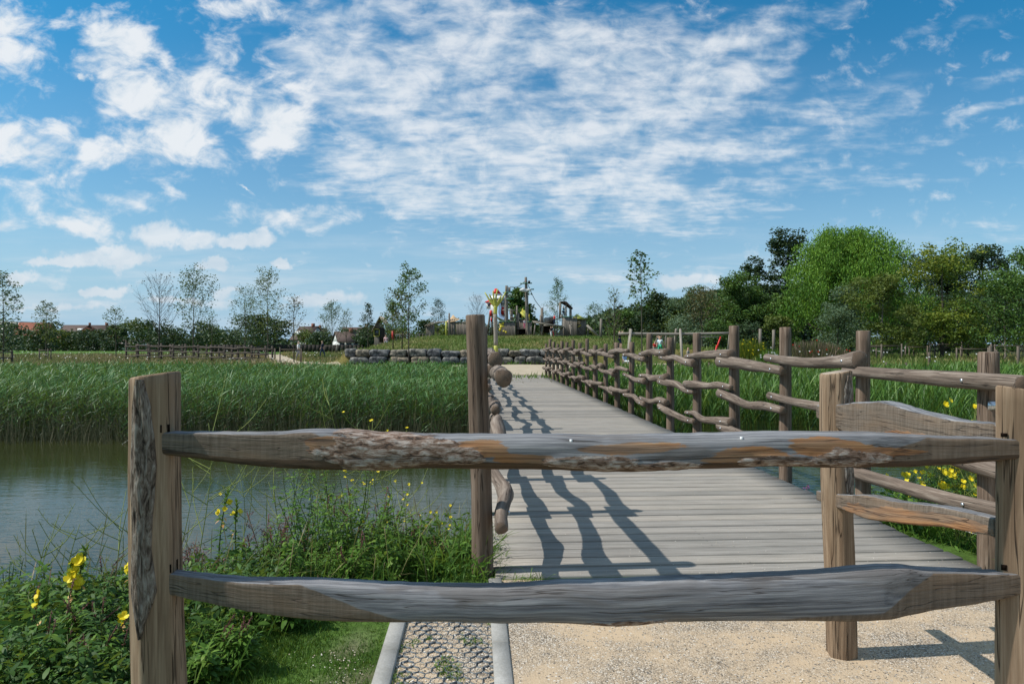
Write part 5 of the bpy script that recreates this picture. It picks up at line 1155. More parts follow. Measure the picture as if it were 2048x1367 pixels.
for a, b, ww_, hh_ in ((1003, 648, 8, 3), (1006, 646, 4, 5), (1002, 654, 4, 8), (1006, 652, 6, 3), (1000, 659, 4, 6), (1008, 662, 5, 3), (1012, 664, 3, 4)):
    box(mb, w(a, b, -.05)+[0, -.0005*a % .01, 0], (ww_*GP/F, .03, hh_*GP/F), ry=.3*math.sin(a))
mb.build('painted_figure', M['yellow'], th)
hull('play_hull', 1055, 1064, 644, 672, GP-1.4, 'narrow grey plank hull box at the foot of the tall mast', 'play structure')
hull('play_hull', 1036, 1055, 638, 656, GP+1.5, 'dark low plank cabin between the two hulls', 'play structure', depth=1.5)
th, w = hull('play_hull', 1128, 1154, 634, 680, GP-2, 'big grey plank hull with green cap rail right of the ramp', 'play structure', depth=3)
mb = MB(); beam(mb, w(1139, 649, -.5), w(1143, 677, -.9), .22, .08); beam(mb, w(1137, 650, -.5), w(1144, 652, -.5), .1, .1); mb.build('leaning_board', M['greywood'], th)
# deck with railings and posts in the middle
th, o = plaything('play_deck', 1030, GP+1, 'raised play deck of poles and rails between hull and mast', 'play structure'); D = GP+1; w = lambda a, b, dy=0: np.array([PX(a, D), D+dy, PZ(b, D)])-o
for a, b, c_ in ((1022, 618, 672), (1034, 611, 672), (1037, 626, 668), (1024, 622, 646), (1085, 615, 672), (1081, 630, 660)): mb = MB(); ppole(mb, w(a+rng.uniform(-1, 1), c_), w(a, b), .13); mb.build('post', M['greywood'], th)
for a, b, c_, d_ in ((1005, 620, 1033, 621), (1020, 634, 1032, 635), (1020, 642, 1036, 643), (1064, 642, 1082, 643)): mb = MB(); beam(mb, w(a, b, -.2), w(c_, d_, -.2), .12, .12); mb.build('rail', M['palewood'], th)
mb = MB(); box(mb, w(1044, 657.5), (22*D/F, 1.6, .14)); mb.build('platform', M['palewood'], th)
mb = MB(); box(mb, w(1044, 664, .4), (18*D/F, .8, .6)); mb.build('dark_underside', M['darktimber'], th)
# yellow tilted shelter roof
th, o = plaything('shelter_roof', 1049, GP+2, 'tilted lime yellow slatted shelter roof between the masts', 'play shelter'); D = GP+2; w = lambda a, b, dy=0: np.array([PX(a, D), D+dy, PZ(b, D)])-o
mb = MB(); poly_prism(mb, [w(1040, 626, -.6), w(1048, 620, .6), w(1059, 632, .6), w(1051, 639, -.6)], [.0, .05, .1]); mb.build('roof', M['yolk'], th)
mb = MB(); beam(mb, w(1050, 634, -.8), w(1060, 640, -.8), .1, .1); ppole(mb, w(1045, 645), w(1045, 617), .07); ppole(mb, w(1058, 645), w(1058, 628), .07); mb.build('frame', M['yellow'], th)
# ramp
th, o = plaything('play_ramp', 1096, GP-2.5, 'long pale plank ramp on crossed posts leading down to the hull', 'ramp'); D = GP-2.5; w = lambda a, b, dy=0: np.array([PX(a, D), D+dy, PZ(b, D)])-o
for dy in (-.5, .0, .5): mb = MB(); beam(mb, w(1066, 644, dy), w(1127, 653.5, dy), .4, .14); mb.build('plank', M['palewood'], th)
for a, b, c_ in ((1070, 645, 672), (1085, 648, 672), (1109, 652, 675), (1114, 652, 673), (1124, 654, 675), (1121, 655, 674)): mb = MB(); ppole(mb, w(a-2, c_), w(a+1, b), .1); mb.build('leg', M['greywood'], th)
mb = MB(); beam(mb, w(1108, 671, -.3), w(1127, 669, -.3), .12, .14); mb.build('brace', M['palewood'], th)
# barrel tunnel
th, o = plaything('barrel_tunnel', 1099, GP+.5, 'pale rounded barrel tunnel with a dark round mouth', 'play tunnel'); D = GP+.5; w = lambda a, b, dy=0: np.array([PX(a, D), D+dy, PZ(b, D)])-o
mb = MB(); tube(mb, [w(1088, 641), w(1090, 641), w(1103, 641)], [.30, .40, .42], 16); mb.build('barrel', M['palewood'], th, True)
mb = MB(); tube(mb, [w(1100, 641.5, -.5), w(1108, 641.5, -.5)], [.45, .45], 16); mb.build('tunnel_mouth', M['darktimber'], th)
mb = MB(); box(mb, w(1100, 651), (26*D/F, 2, .15)); mb.build('platform', M['palewood'], th)
mb = MB(); box(mb, w(1094, 658, .6), (22*D/F, .1, .8)); mb.build('dark_wall', M['darktimber'], th)
for a, b in ((1086, 615), (1083, 631)): mb = MB(); ppole(mb, w(a, 660), w(a-1, b), .12); mb.build('post', M['greywood'], th)
# lookout with slanting roof
th, o = plaything('lookout_canopy', 1132, GP, 'lookout with dark slanting board roof above the big hull', 'lookout'); D = GP; w = lambda a, b, dy=0: np.array([PX(a, D), D+dy, PZ(b, D)])-o
mb = MB(); poly_prism(mb, [w(1120, 603, -.9), w(1132, 603.5, -.9), w(1145, 617, -.9), w(1142, 618.5, -.9), w(1131, 606, -.9), w(1120, 605, -.9)][:3]+[w(1144, 618.5, -.9), w(1131, 605.5, -.9), w(1120, 605, -.9)], [0, 1.9, 0]); mb.build('roof', M['darktimber'], th)
for a, b, dy in ((1120, 604, -.7), (1131, 605, -.7), (1120, 604, .7), (1141, 616, .7), (1141, 616, -.7)): mb = MB(); ppole(mb, w(a, 636, dy), w(a, b, dy), .10); mb.build('post', M['greywood'], th)
mb = MB(); box(mb, w(1122, 633, -.8), (5*D/F, .08, .3)); mb.build('rail', M['palewood'], th)
# hut with yellow pyramid roof
th, w = hull('play_hut', 1152, 1172, 638.5, 676, GP-1, 'dark plank play hut with a yellow pyramid roof', 'play hut', cap=None, depth=2)
mb = MB(); a, b, c_, d_ = w(1143, 638.5, -.3), w(1172, 638.5, -.3), w(1172, 638.5, 2.2), w(1143, 638.5, 2.2); ap = w(1155, 626.5, .9); mb.add([a, b, c_, d_, ap], [[0, 3, 2, 1]], [[0, 1, 4], [1, 2, 4], [2, 3, 4], [3, 0, 4]]); mb.build('roof', M['yolk'], th)
mb = MB(); tube(mb, [w(1157, 645, -.1), w(1157, 645, -.18)], .22, 12); mb.build('round_panel', M['canvas'], th); mb = MB(); box(mb, w(1158, 652, -.08), (.5, .05, .1), ry=-.5); mb.build('yellow_slat', M['yellow'], th)
# slide
th, o = plaything('slide', 1185, GP-1.5, 'grey slide running down to the right of the play hut', 'slide'); D = GP-1.5; w = lambda a, b, dy=0: np.array([PX(a, D), D+dy, PZ(b, D)])-o
mb = MB(); poly_prism(mb, [w(1174, 652, -.3), w(1195, 673, -.3), w(1195, 675, -.3), w(1174, 655, -.3)], [0, .7, 0]); mb.build('chute', M['steel'], th)
for dy in (-.36, .42): mb = MB(); beam(mb, w(1173, 650, dy), w(1196, 672, dy), .07, .25); mb.build('side_board', M['palewood'], th)
mb = MB(); ppole(mb, w(1176, 676), w(1176, 651), .08); mb.build('leg', M['greywood'], th)
for px, pt, D, lb in ((1202, 637, 74, 'lone slim pole right of the slide'), (1083, 617, 83, 'rope anchor pole right of the tall mast')):
    x = PX(px, D); mb = MB(); tube(mb, [(0, 0, -.2), (.02, 0, PZ(pt, D)-gz(x, D))], [.16, .13], 9); oo = mb.build('wooden_pole', M['greywood'], None, True); oo.location = (x, D, gz(x, D)); tag(oo, lb, 'pole')
# tan-roofed hut on the left of the mound
th, w = hull('play_hut', 896, 909, 638, 676, GP-4, 'plank play hut with a tan pointed canvas roof', 'play hut', cap=None, depth=1.4)
mb = MB(); c0 = w(905, 628.5, .7); rim = [w(905, 640, .7)+np.array([math.cos(a_)*(13*GP/F*(1+.1*math.sin(a_*2))), math.sin(a_)*.9, .2*math.sin(a_+.5)]) for a_ in np.linspace(0, 2*np.pi, 12, endpoint=False)]
mid_ = [c0+(r_-c0)*.4+[0, 0, -.12] for r_ in rim]; mb.add(rim+mid_+[c0], [[i, (i+1) % 12, 12+(i+1) % 12, 12+i] for i in range(12)], [[12+i, 12+(i+1) % 12, 24] for i in range(12)]); mb.build('roof', M['canvas'], th)
for a, b, mt in ((899, 626, 'greywood'), (893, 642, 'yolk')): mb = MB(); ppole(mb, w(a, 677, -.3), w(a, b, -.3), .11); mb.build('post', M[mt], th)
th, w = hull('play_hull', 912, 944, 647, 668, GP-2, 'dark open plank shelter behind the nearest bridge post', 'play structure', cap=None)
th, w = hull('play_hull', 852, 866, 649, 664, GP-1, 'small slanting plank shelter at the left end of the play mound', 'play structure', cap=None, depth=1.5)
mb = MB(); beam(mb, w(850, 652, -.3), w(872, 641, -.3), .5, .08); mb.build('roof', M['palewood'], th)
mb = MB(); tube(mb, [(PX(862, 79)-PX(862, 79), 0, 0), (PX(880, 79)-PX(862, 79), 0, .25), (PX(900, 79)-PX(862, 79), 0, .15), (PX(943, 79)-PX(862, 79), 0, .2)], [.1, .09, .1, .09], 7, smooth_pts=4)
oo = mb.build('balance_log', M['palewood'], None, True); oo.location = (PX(862, 79), 79, PZ(648, 79)); tag(oo, 'long pale bent log spanning between the left play huts', 'log beam')
# gabled hut, far left of the mound
D = 72.0; th, o = plaything('gabled_playhouse', 756, D, 'grey gabled play hut with a small yellow-framed window', 'playhouse'); w = lambda a, b, dy=0: np.array([PX(a, D), D+dy, PZ(b, D)])-o
zb = -.2
mb = MB(); planked(mb, w(749, 0)[0], w(770, 0)[0], zb, w(0, 658)[2], 0, 9, jag=.05); mb.build('plank_wall', M['greywood'], th)
mb = MB(); planked(mb, w(751, 0)[0], w(768, 0)[0], w(0, 658)[2], w(0, 646)[2], .02, 7, jag=.12); mb.build('gable', M['greywood'], th)
for a, b, c_, d_ in ((744, 664, 760, 634), (776, 660, 760, 634)): mb = MB(); poly_prism(mb, [w(a, b, -.3), w(c_, d_, -.3), w(c_, d_-2, -.3), w(a, b-2, -.3)], [0, 3.2, 0]); mb.build('roof', M['palewood'], th)
mb = MB(); cx, cz = w(752.5, 0)[0]+.05, w(0, 665)[2]
for dx, dz, sx, sz in ((-.28, 0, .07, .8), (.28, 0, .07, .8), (0, .37, .63, .07), (0, -.37, .63, .07)): box(mb, (cx+dx, -.07, cz+dz), (sx, .05, sz))
wf = mb.build('window', M['yolk'], th); mb = MB(); box(mb, (cx, -.045, cz), (.5, .02, .68)); mb.build('pane', M['glass'], wf)
mb = MB(); box(mb, (w(764, 0)[0], -.05, w(0, 670)[2]), (.55, .05, 1.5)); mb.build('door', M['darktimber'], th)
mb = MB()
for dx in np.arange(0, 4.2, .35): box(mb, (w(778, 0)[0]+dx, .5, w(0, 676)[2]), (.06, .06, 1.0))
beam(mb, (w(778, 0)[0], .5, w(0, 668)[2]), (w(778, 0)[0]+4.2, .5, w(0, 668)[2]), .08, .08); mb.build('fence_panel', M['greywood'], th)
mb = MB(); box(mb, (w(804, 0)[0]*0+w(789, 0)[0], -1, w(0, 670)[2]), (.2, .2, .9)); mb.build('red_post', M['red'], th)

# ------------------------------------------------------------------ swings on the right
D = 42.0; th, o = plaything('swing_frame', 1350, D, 'long pale log swing frame behind the right bridge fence', 'swing'); w = lambda a, b, dy=0: np.array([PX(a, D), D+dy, PZ(b, D)])-o
mb = MB(); tube(mb, [w(1237, 667), w(1300, 667.5), (w(1360, 668)), w(1462, 666)], [.085, .09, .09, .08], 10, smooth_pts=4, rough=.03); mb.build('crossbeam', M['palewood'], th, True)
for a0, b0, a1, b1, dy in ((1249, 704, 1262, 659, -.6), (1262, 704, 1261, 658, .6), (1353, 712, 1360, 658, -.7), (1358, 704, 1353, 658, .7), (1460, 708, 1463, 660, -.6), (1468, 706, 1461, 660, .6)):
    mb = MB(); ppole(mb, w(a0, b0+8, dy*2), w(a1, b1, dy*.1), .085); mb.build('leg', M['palewood'], th)
D = 50.0; th, o = plaything('rope_frame', 1318, D, 'grey A-shaped climbing frame under the swing beam', 'climbing frame'); w = lambda a, b, dy=0: np.array([PX(a, D), D+dy, PZ(b, D)])-o
for a0, b0, a1, b1 in ((1302, 698, 1318, 669), (1334, 698, 1316, 669), (1331, 700, 1331, 668)): mb = MB(); ppole(mb, w(a0, b0+6), w(a1, b1), .07); mb.build('leg', M['greywood'], th)
mb = MB(); ppole(mb, w(1314, 671), w(1334, 669), .06); mb.build('crossbar', M['greywood'], th)
D = 44.0; th, o = plaything('nest_swing', 1415, D, 'red-legged swing frame over a round blue mat', 'swing'); w = lambda a, b, dy=0: np.array([PX(a, D), D+dy, PZ(b, D)])-o
for a0, b0, a1, b1 in ((1392, 690, 1388, 672), (1432, 698, 1441, 673), (1396, 700, 1390, 680), (1428, 712, 1434, 690)): mb = MB(); ppole(mb, w(a0, b0+3), w(a1, b1), .06); mb.build('leg', M['red'], th)
mb = MB(); ppole(mb, w(1388, 673), w(1441, 674), .035); mb.build('crossbar', M['greywood'], th)
mb = MB(); tube(mb, [w(1414, 717), w(1414, 714)], [1.05, 1.0], 24); mb.build('mat', M['blue'], th)
for px, pt, D, lb in ((1520, 657, 60, 'left of two grey poles joined by a thin bar in the right meadow'), (1547, 659, 60, 'right of two grey poles joined by a thin bar in the right meadow')):
    x = PX(px, D); mb = MB(); tube(mb, [(0, 0, -.2), (.02, 0, PZ(pt, D)-gz(x, D))], [.14, .12], 9); oo = mb.build('wooden_pole', M['greywood'], None, True); oo.location = (x, D, gz(x, D)); tag(oo, lb, 'pole')
for i, px in enumerate(range(1362, 1470, 7)):
    D = 39+.3*math.sin(i); x = PX(px, D); mb = MB(); tube(mb, [(0, 0, -.3), (.01, 0, rng.uniform(.35, .6))], .07, 7); oo = mb.build('palisade_stump', M['stake']); oo.location = (x, D, gz(x, D)-.05)
    tag(oo, 'short round stump in the low palisade behind the cattails', 'stump', 'stumps of the low palisade')

# ------------------------------------------------------------------ buildings far left
def house(px, D, w_, dpt, eave, ridge, wallm, roofm, label, rz=0, wins=3, chim=True, dormer=False):
    x = PX(px, D); th = thing('house', (x, D, 0), label, 'house', None, R(rz)); mb = MB()
    box(mb, (0, dpt/2, eave/2), (w_, dpt, eave)); 
    for sx in (-w_/2+.02, w_/2-.02): poly_prism(mb, [(sx, 0, eave), (sx, dpt, eave), (sx, dpt/2, ridge-.1)], [.02 if sx < 0 else -.02, 0, 0])
    mb.build('wall', M[wallm], th)
    mb = MB()
    for sgn in (0, 1):
        y0_ = -.4 if sgn == 0 else dpt+.4; poly_prism(mb, [(-w_/2-.3, y0_, eave-.25), (w_/2+.3, y0_, eave-.25), (w_/2+.3, dpt/2, ridge), (-w_/2-.3, dpt/2, ridge)], [0, 0, .2])
    rf = mb.build('roof', M[roofm], th)
    if chim: mb = MB(); box(mb, (w_*.25, dpt/2, ridge+.3), (.8, .7, 1.4)); mb.build('chimney', M['brick'], rf)
    for i in range(wins):
        cx = -w_/2+w_*(i+.5)/wins
        for zc in ((1.5, eave-1.2) if eave > 4 else (1.5,)):
            mb = MB(); box(mb, (cx, -.04, zc), (1.3, .08, 1.25)); wi = mb.build('window', M['white'], th); mb = MB(); box(mb, (cx, -.09, zc), (1.1, .04, 1.05)); mb.build('pane', M['glass'], wi)
    mb = MB(); box(mb, (w_*.4, -.04, 1.05), (.95, .08, 2.1)); mb.build('door', M['darktimber'], th)
    if dormer: mb = MB(); box(mb, (-w_*.1, dpt*.16, (eave+ridge)/2-.1), (2.4, 1.8, 1.3)); mb.build('dormer', M['white'], rf)
    return th
house(172, 232, 18, 10, 5.0, PZ(650, 232), 'brick', 'tile', 'wide brick house with dark tiled roof above the far hedge', 8, chim=True, dormer=True)
house(148, 226, 7, 9, 4.8, PZ(651, 226), 'brick', 'tile', 'narrow brick house end left of the wide brick house', -60, wins=1)
house(58, 262, 12, 9, 5.0, PZ(645, 262), 'brick', 'redtile', 'house with bright orange-red roof beside the white apartment block', 5)
house(598, 200, 8, 7, 3.2, PZ(653, 200), 'render', 'tile', 'white rendered house with dark roof among the far trees', -35, dormer=True)
house(630, 205, 7, 7, 3.2, PZ(656, 205), 'render', 'tile', 'second white house, right of and behind the first', 20)
house(698, 160, 5, 5, 2.4, PZ(664, 160), 'render', 'tile', 'low white house left of the gabled play hut', 30)
house(712, 175, 8, 7, 3.2, PZ(655, 175), 'render', 'tile', 'brown roofed house behind the gabled play hut', 0)
house(258, 190, 6, 6, 1.8, 2.8, 'render', 'tile', 'low grey-roofed shed at the far edge of the field', 0, wins=2, chim=False)
# white apartment block, left edge
x = PX(18, 270); th = thing('apartment_building', (x, 270, 0), 'white flat-roofed apartment block with large windows at the left edge', 'building'); mb = MB(); box(mb, (0, 5, 5.3), (9.5, 9, 10.6)); mb.build('wall', M['render'], th)
mb = MB(); box(mb, (0, 5, 10.75), (10, 9.5, .28)); mb.build('roof', M['white'], th)
for zc in (4.2, 6.9, 9.4):
    for cx in (-3.4, -1.1, 1.2, 3.5): mb = MB(); box(mb, (cx, .46, zc), (1.9, .1, 1.7)); wi = mb.build('window', M['black'], th); mb = MB(); box(mb, (cx, .39, zc), (1.7, .04, 1.5)); mb.build('pane', M['glass'], wi)
mb = MB(); box(mb, (4.9, -.4, 6.6), (.3, 1.2, 8)); mb.build('balcony_screen', M['glass'], th)
# far field fence at the right of the field
mb = MB()
for i in range(60):
    xx = -66+i*.9; box(mb, (xx-PX(700, 150), 0, .8), (.84, .05, 1.6), seed=i)
oo = mb.build('board_fence', M['darktimber']); oo.location = (PX(700, 150), 150, 0); tag(oo, 'long dark board fence along the gardens of the white houses', 'fence')

# ------------------------------------------------------------------ people
skin = plain('skin', (.52, .33, .24), .6, .3, vary=.08)
def cloth(c): return plain('cloth', c, .9, .1, vary=.12)
def skinmesh(name, verts, edges, rad, mat, parent, sub=1):
    me = bpy.data.meshes.new(name); me.from_pydata([tuple(v) for v in verts], edges, []); o = bpy.data.objects.new(name, me); COL.objects.link(o); o.parent = parent
    me.materials.append(mat)
    md = o.modifiers.new('skin', 'SKIN'); md.use_smooth_shade = True
    for i, r_ in enumerate(rad): me.skin_vertices[0].data[i].radius = (r_, r_) if np.isscalar(r_) else r_
    me.skin_vertices[0].data[0].use_root = True
    if sub: s_ = o.modifiers.new('sub', 'SUBSURF'); s_.levels = sub; s_.render_levels = sub
    return o
def ensure_skin(me):
    pass
def person(px, pfeet, D, h, label, shirt, legsc, hair, pose='stand', rz=0, long_hair=False, z=None, group=None, shorts=False):
    x = PX(px, D); zg = gz(x, D) if z is None else z
    th = thing('person', (x, D, zg), label, 'person', group, R(rz)); s = h
    st = {'stand': (0.05, 0, 0.05, 0), 'walk': (.12, -.12, .1, -.1), 'sit': (0, 0, 0, 0), 'climb': (.1, .05, .3, .3)}[pose]
    hipz = .52 if pose != 'sit' else .12
    P_ = {'pel': (0, 0, hipz), 'wst': (0, 0, hipz+.10), 'chs': (0, -.01, hipz+.22), 'nk': (0, 0, hipz+.30), 'hd0': (0, -.01, hipz+.345), 'hd1': (0, -.015, hipz+.40), 'hd2': (0, -.01, hipz+.445)}
    for sg, n_ in ((-1, 'l'), (1, 'r')):
        fw = st[0] if sg < 0 else st[1]
        if pose == 'sit': P_['kn'+n_] = (sg*.07, -.22, hipz+.02); P_['an'+n_] = (sg*.07, -.26, hipz-.14); P_['to'+n_] = (sg*.07, -.33, hipz-.16)
        else: P_['kn'+n_] = (sg*.055, -fw*.9-.015, .28); P_['an'+n_] = (sg*.055, -fw+.02, .035); P_['to'+n_] = (sg*.06, -fw-.07, .015)
        P_['hp'+n_] = (sg*.05, 0, hipz-.01); P_['sh'+n_] = (sg*.105, 0, hipz+.275)
        au = st[2] if sg < 0 else st[3]
        if pose == 'climb': P_['el'+n_] = (sg*.16, -.08, hipz+.30); P_['ha'+n_] = (sg*.15, -.17, hipz+.42); P_['fi'+n_] = (sg*.15, -.18, hipz+.47)
        else: P_['el'+n_] = (sg*.13, -au*.5+.02, hipz+.13); P_['ha'+n_] = (sg*.13, -au-.02, hipz-.01); P_['fi'+n_] = (sg*.13, -au-.03, hipz-.06)
    names = list(P_); ix = {n_: i for i, n_ in enumerate(names)}
    E = [('pel', 'wst'), ('wst', 'chs'), ('chs', 'nk'), ('nk', 'hd0'), ('hd0', 'hd1'), ('hd1', 'hd2')]
    for n_ in 'lr': E += [('pel', 'hp'+n_), ('hp'+n_, 'kn'+n_), ('kn'+n_, 'an'+n_), ('an'+n_, 'to'+n_), ('chs', 'sh'+n_), ('sh'+n_, 'el'+n_), ('el'+n_, 'ha'+n_), ('ha'+n_, 'fi'+n_)]
    Rr = {'pel': .06, 'wst': .055, 'chs': (.075, .055), 'nk': .026, 'hd0': .045, 'hd1': .058, 'hd2': .045, 'hp': .045, 'kn': .032, 'an': .02, 'to': .018, 'sh': .032, 'el': .022, 'ha': .016, 'fi': .012}
    rad = [Rr.get(n_, Rr.get(n_[:-1])) for n_ in names]
    mk = lambda sel, k: ([np.array(P_[n_])*s for n_ in sel], [((sel.index(a)), sel.index(b)) for a, b in E if a in sel and b in sel], [np.array(Rr.get(n_, Rr.get(n_[:-1])))*s*k for n_ in sel])
    V_, E_, r_ = mk(names, 1); SK.append((skinmesh('body', V_, E_, [0]*len(V_), skin, th), r_))
    sel = ['pel', 'wst', 'chs', 'shl', 'ell', 'shr', 'elr']; V_, E_, r_ = mk(sel, 1.22); SK.append((skinmesh('shirt', V_, E_, [0]*len(V_), cloth(shirt), th), r_))
    sel = ['pel', 'hpl', 'knl', 'hpr', 'knr']+([] if shorts else ['anl', 'anr']); V_, E_, r_ = mk(sel, 1.25); SK.append((skinmesh('trousers', V_, E_, [0]*len(V_), cloth(legsc), th), r_))
    hv = [np.array(P_['hd1'])*s+np.array([0, .012, .012])*s, np.array(P_['hd2'])*s+np.array([0, .012, .012])*s]; hr_ = [.058*s, .050*s]; he = [(0, 1)]
    if long_hair: hv.append(np.array(P_['nk'])*s+np.array([0, .035, .0])*s); hr_.append(.035*s); he.append((0, 2))
    SK.append((skinmesh('hair', hv, he, [0]*len(hv), cloth(hair), th), hr_)); return th
_sm = skinmesh
SK = []
def skinmesh(name, verts, edges, rad, mat, parent, sub=1):
    o_ = bpy.data.objects.new(name, bpy.data.meshes.new(name)); COL.objects.link(o_); o_.parent = parent
    o_.data.from_pydata([tuple(v) for v in verts], edges, []); o_.data.materials.append(mat); return o_
def finish_skins():
    for o_, r_ in SK:
        bpy.context.view_layer.objects.active = o_
        md = o_.modifiers.new('skin', 'SKIN'); md.use_smooth_shade = True
        if not o_.data.skin_vertices:
            with bpy.context.temp_override(object=o_, active_object=o_): bpy.ops.mesh.customdata_skin_add()
        for i, q_ in enumerate(r_):
            o_.data.skin_vertices[0].data[i].radius = (float(q_), float(q_)) if np.ndim(q_) == 0 else (float(q_[0]), float(q_[1]))
        o_.data.skin_vertices[0].data[0].use_root = True
        s_ = o_.modifiers.new('sub', 'SUBSURF'); s_.levels = 1; s_.render_levels = 1
wh = (.75, .75, .75); navy = (.02, .03, .06); skyb = (.2, .45, .6); pink = (.75, .2, .3); redc = (.6, .04, .04); blk = (.02, .02, .022); gry = (.25, .25, .27); blond = (.42, .28, .13); brn = (.07, .04, .02)
person(597, 712, 61, 1.8, 'man in a white T-shirt standing by the staked tree near the path', wh, gry, (.45, .42, .4), 'walk', 90)
person(645, 712, 66, 1.72, 'person in dark clothes walking along the meadow path', navy, (.05, .07, .12), brn, 'walk', -70)
person(747, 690, 70, 1.6, 'woman in a turquoise top sitting left of the gabled play hut', (.15, .5, .5), gry, blond, 'sit', 180, True)
person(772, 690, 69, 1.6, 'person in a pale pink top sitting in front of the gabled play hut', (.8, .5, .5), gry, brn, 'sit', 10, True)
person(1049, 655, 80.5, 1.15, 'child in a pink skirt standing on the middle play deck', (.6, .55, .6), pink, brn, 'stand', 20, True, z=PZ(657, 80.5))
person(1109, 650, 81.2, 1.3, 'child in a red top standing by the barrel tunnel', redc, navy, brn, 'stand', -60, z=PZ(649.5, 81.2))
person(1127, 635, 82, 1.5, 'child in a pale blue shirt leaning out under the lookout roof', skyb, navy, blond, 'climb', 50, z=PZ(636, 82))
person(1102, 672, 78, 1.25, 'child in white trousers below the ramp', blk, wh, brn, 'stand', 30)
person(1105, 672, 78.6, 1.3, 'child in a dark top behind the one in white trousers', navy, (.3, .02, .03), brn, 'walk', 80)
person(1239, 690, 45, 1.2, 'child in a black shirt climbing at the left end of the swing beam', blk, navy, blond, 'climb', 90, z=PZ(697, 45), shorts=True)
person(1320, 706, 40, 1.2, 'child in a pale shirt and green trousers by the swings', (.6, .68, .72), (.05, .35, .2), blond, 'walk', -30, z=PZ(712, 40))
person(1310, 703, 44, 1.0, 'small child in a red shirt left of the child in green trousers', redc, (.1, .3, .2), brn, 'stand', 20, z=PZ(712, 44))
person(1317, 690, 49.5, 1.1, 'child in dark clothes hanging in the grey climbing frame', (.03, .1, .1), navy, brn, 'climb', 0, z=PZ(700, 49.5))
person(1376, 712, 43, 1.35, 'child in a grey top and pale blue trousers beside the nest swing', (.3, .28, .26), (.35, .55, .65), brn, 'stand', 60)
person(1250, 724, 37, 1.1, 'child in a light blue shirt half hidden behind the log fence', (.3, .45, .7), wh, blond, 'sit', 40, z=PZ(727, 37))
finish_skins()
# ------------------------------------------------------------------ foreground plants
def on_left_bank(x, y):
    return (x < k2(y)-.60) | ((y > 4.3) & (x < k2(y)-.05))
def ground_leaves(name, n, x0, x1, y0, y1, test, lz, mat, label, hmax, lw=.35, spread=.5):
    x, y = scat(n, x0, x1, y0, y1); ok = test(x, y) & (ground_z(x, y) > -.46); x, y = x[ok], y[ok]; k = len(x)
    hm = hmax(x, y)*(.5+.6*np.clip(.5+.6*nz(x*3, y*3, 1.), 0, 1)); z = ground_z(x, y)+hm*rng.uniform(0, 1, k)**.8
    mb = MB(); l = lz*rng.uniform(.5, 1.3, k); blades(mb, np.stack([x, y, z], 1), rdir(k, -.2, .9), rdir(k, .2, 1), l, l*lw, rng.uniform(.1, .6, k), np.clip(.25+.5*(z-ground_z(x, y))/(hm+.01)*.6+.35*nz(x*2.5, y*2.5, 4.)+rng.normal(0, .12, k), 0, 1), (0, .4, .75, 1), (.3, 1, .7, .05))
    return tag(mb.build(name, mat), label, 'ground cover', kind='stuff')
def bank_h(x, y):
    d = near_shore(x)-y
    a = .34*sm(2.6, .9, d)*1.0+.05
    a = np.where((x < -1.2) & (y > 2.0), np.maximum(a, .42*sm(-1.0, -1.7, x)), a)
    return a
tl = lambda x, y: on_left_bank(x, y) & (y < near_shore(x)+.25)
lawn = lambda x, y: tl(x, y) & ~((x > -1.25) & (x < k2(y)-.60) & (y < 3.7) & (nz(x*9, y*7, 2.)+.3-2.6*np.abs(x+.76)-1.6*np.maximum(0, y-3.3)+rng.normal(0, .35, len(x)) > .25))
def grassy(name, n, x0, x1, y0, y1, test, h0, h1, wd, mat, label, droop=(.1, .6), lean=.35):
    x, y = scat(n, x0, x1, y0, y1); ok = test(x, y) & (ground_z(x, y) > -.44); x, y = x[ok], y[ok]; k = len(x)
    mb = MB(); h = rng.uniform(h0, h1, k)*np.clip(.9+.5*nz(x*2.2, y*2.2, 5.), .3, 1.5)
    blades(mb, np.stack([x, y, ground_z(x, y)-.005], 1), np.stack([rng.normal(.05, lean, k), rng.normal(0, lean, k), np.ones(k)], 1), np.tile([0, -1., 0.], (k, 1))+rng.normal(0, .5, (k, 3)), h, wd*rng.uniform(.6, 1.3, k), rng.uniform(*droop, k), np.clip(.45+.3*nz(x*1.5, y*1.5, 2.)+rng.normal(0, .2, k), 0, 1), (0, .35, .7, 1), (.8, 1, .6, .05))
    return tag(mb.build(name, mat), label, 'grass', kind='stuff')
grassy('lawn_grass', 42000, -1.9, -.55, 2.2, 4.6, lawn, .03, .085, .0035, L['grass'], 'short green grass verge left of the concrete kerb')
grassy('bank_grass', 24000, -4.6, -.1, 2.2, 7.2, lambda x, y: tl(x, y) & (bank_h(x, y) > .10), .12, .42, .006, L['grass'], 'long green grass on the pond bank', (.2, .9), .45)
grassy('tall_bank_grass', 3600, -2.6, -.16, 3.9, 6.6, tl, .3, .66, .008, L['grass'], 'arching long grass beside the nearest bridge post', (.3, .9), .4)
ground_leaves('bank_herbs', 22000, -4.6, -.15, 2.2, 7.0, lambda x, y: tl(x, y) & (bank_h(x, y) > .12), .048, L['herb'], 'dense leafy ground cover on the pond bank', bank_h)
ground_leaves('dark_bank_herbs', 15000, -3.2, -1.35, 1.9, 4.4, tl, .05, L['herbd'], 'dark leafy undergrowth at the bottom left corner', lambda x, y: .36+0*x)
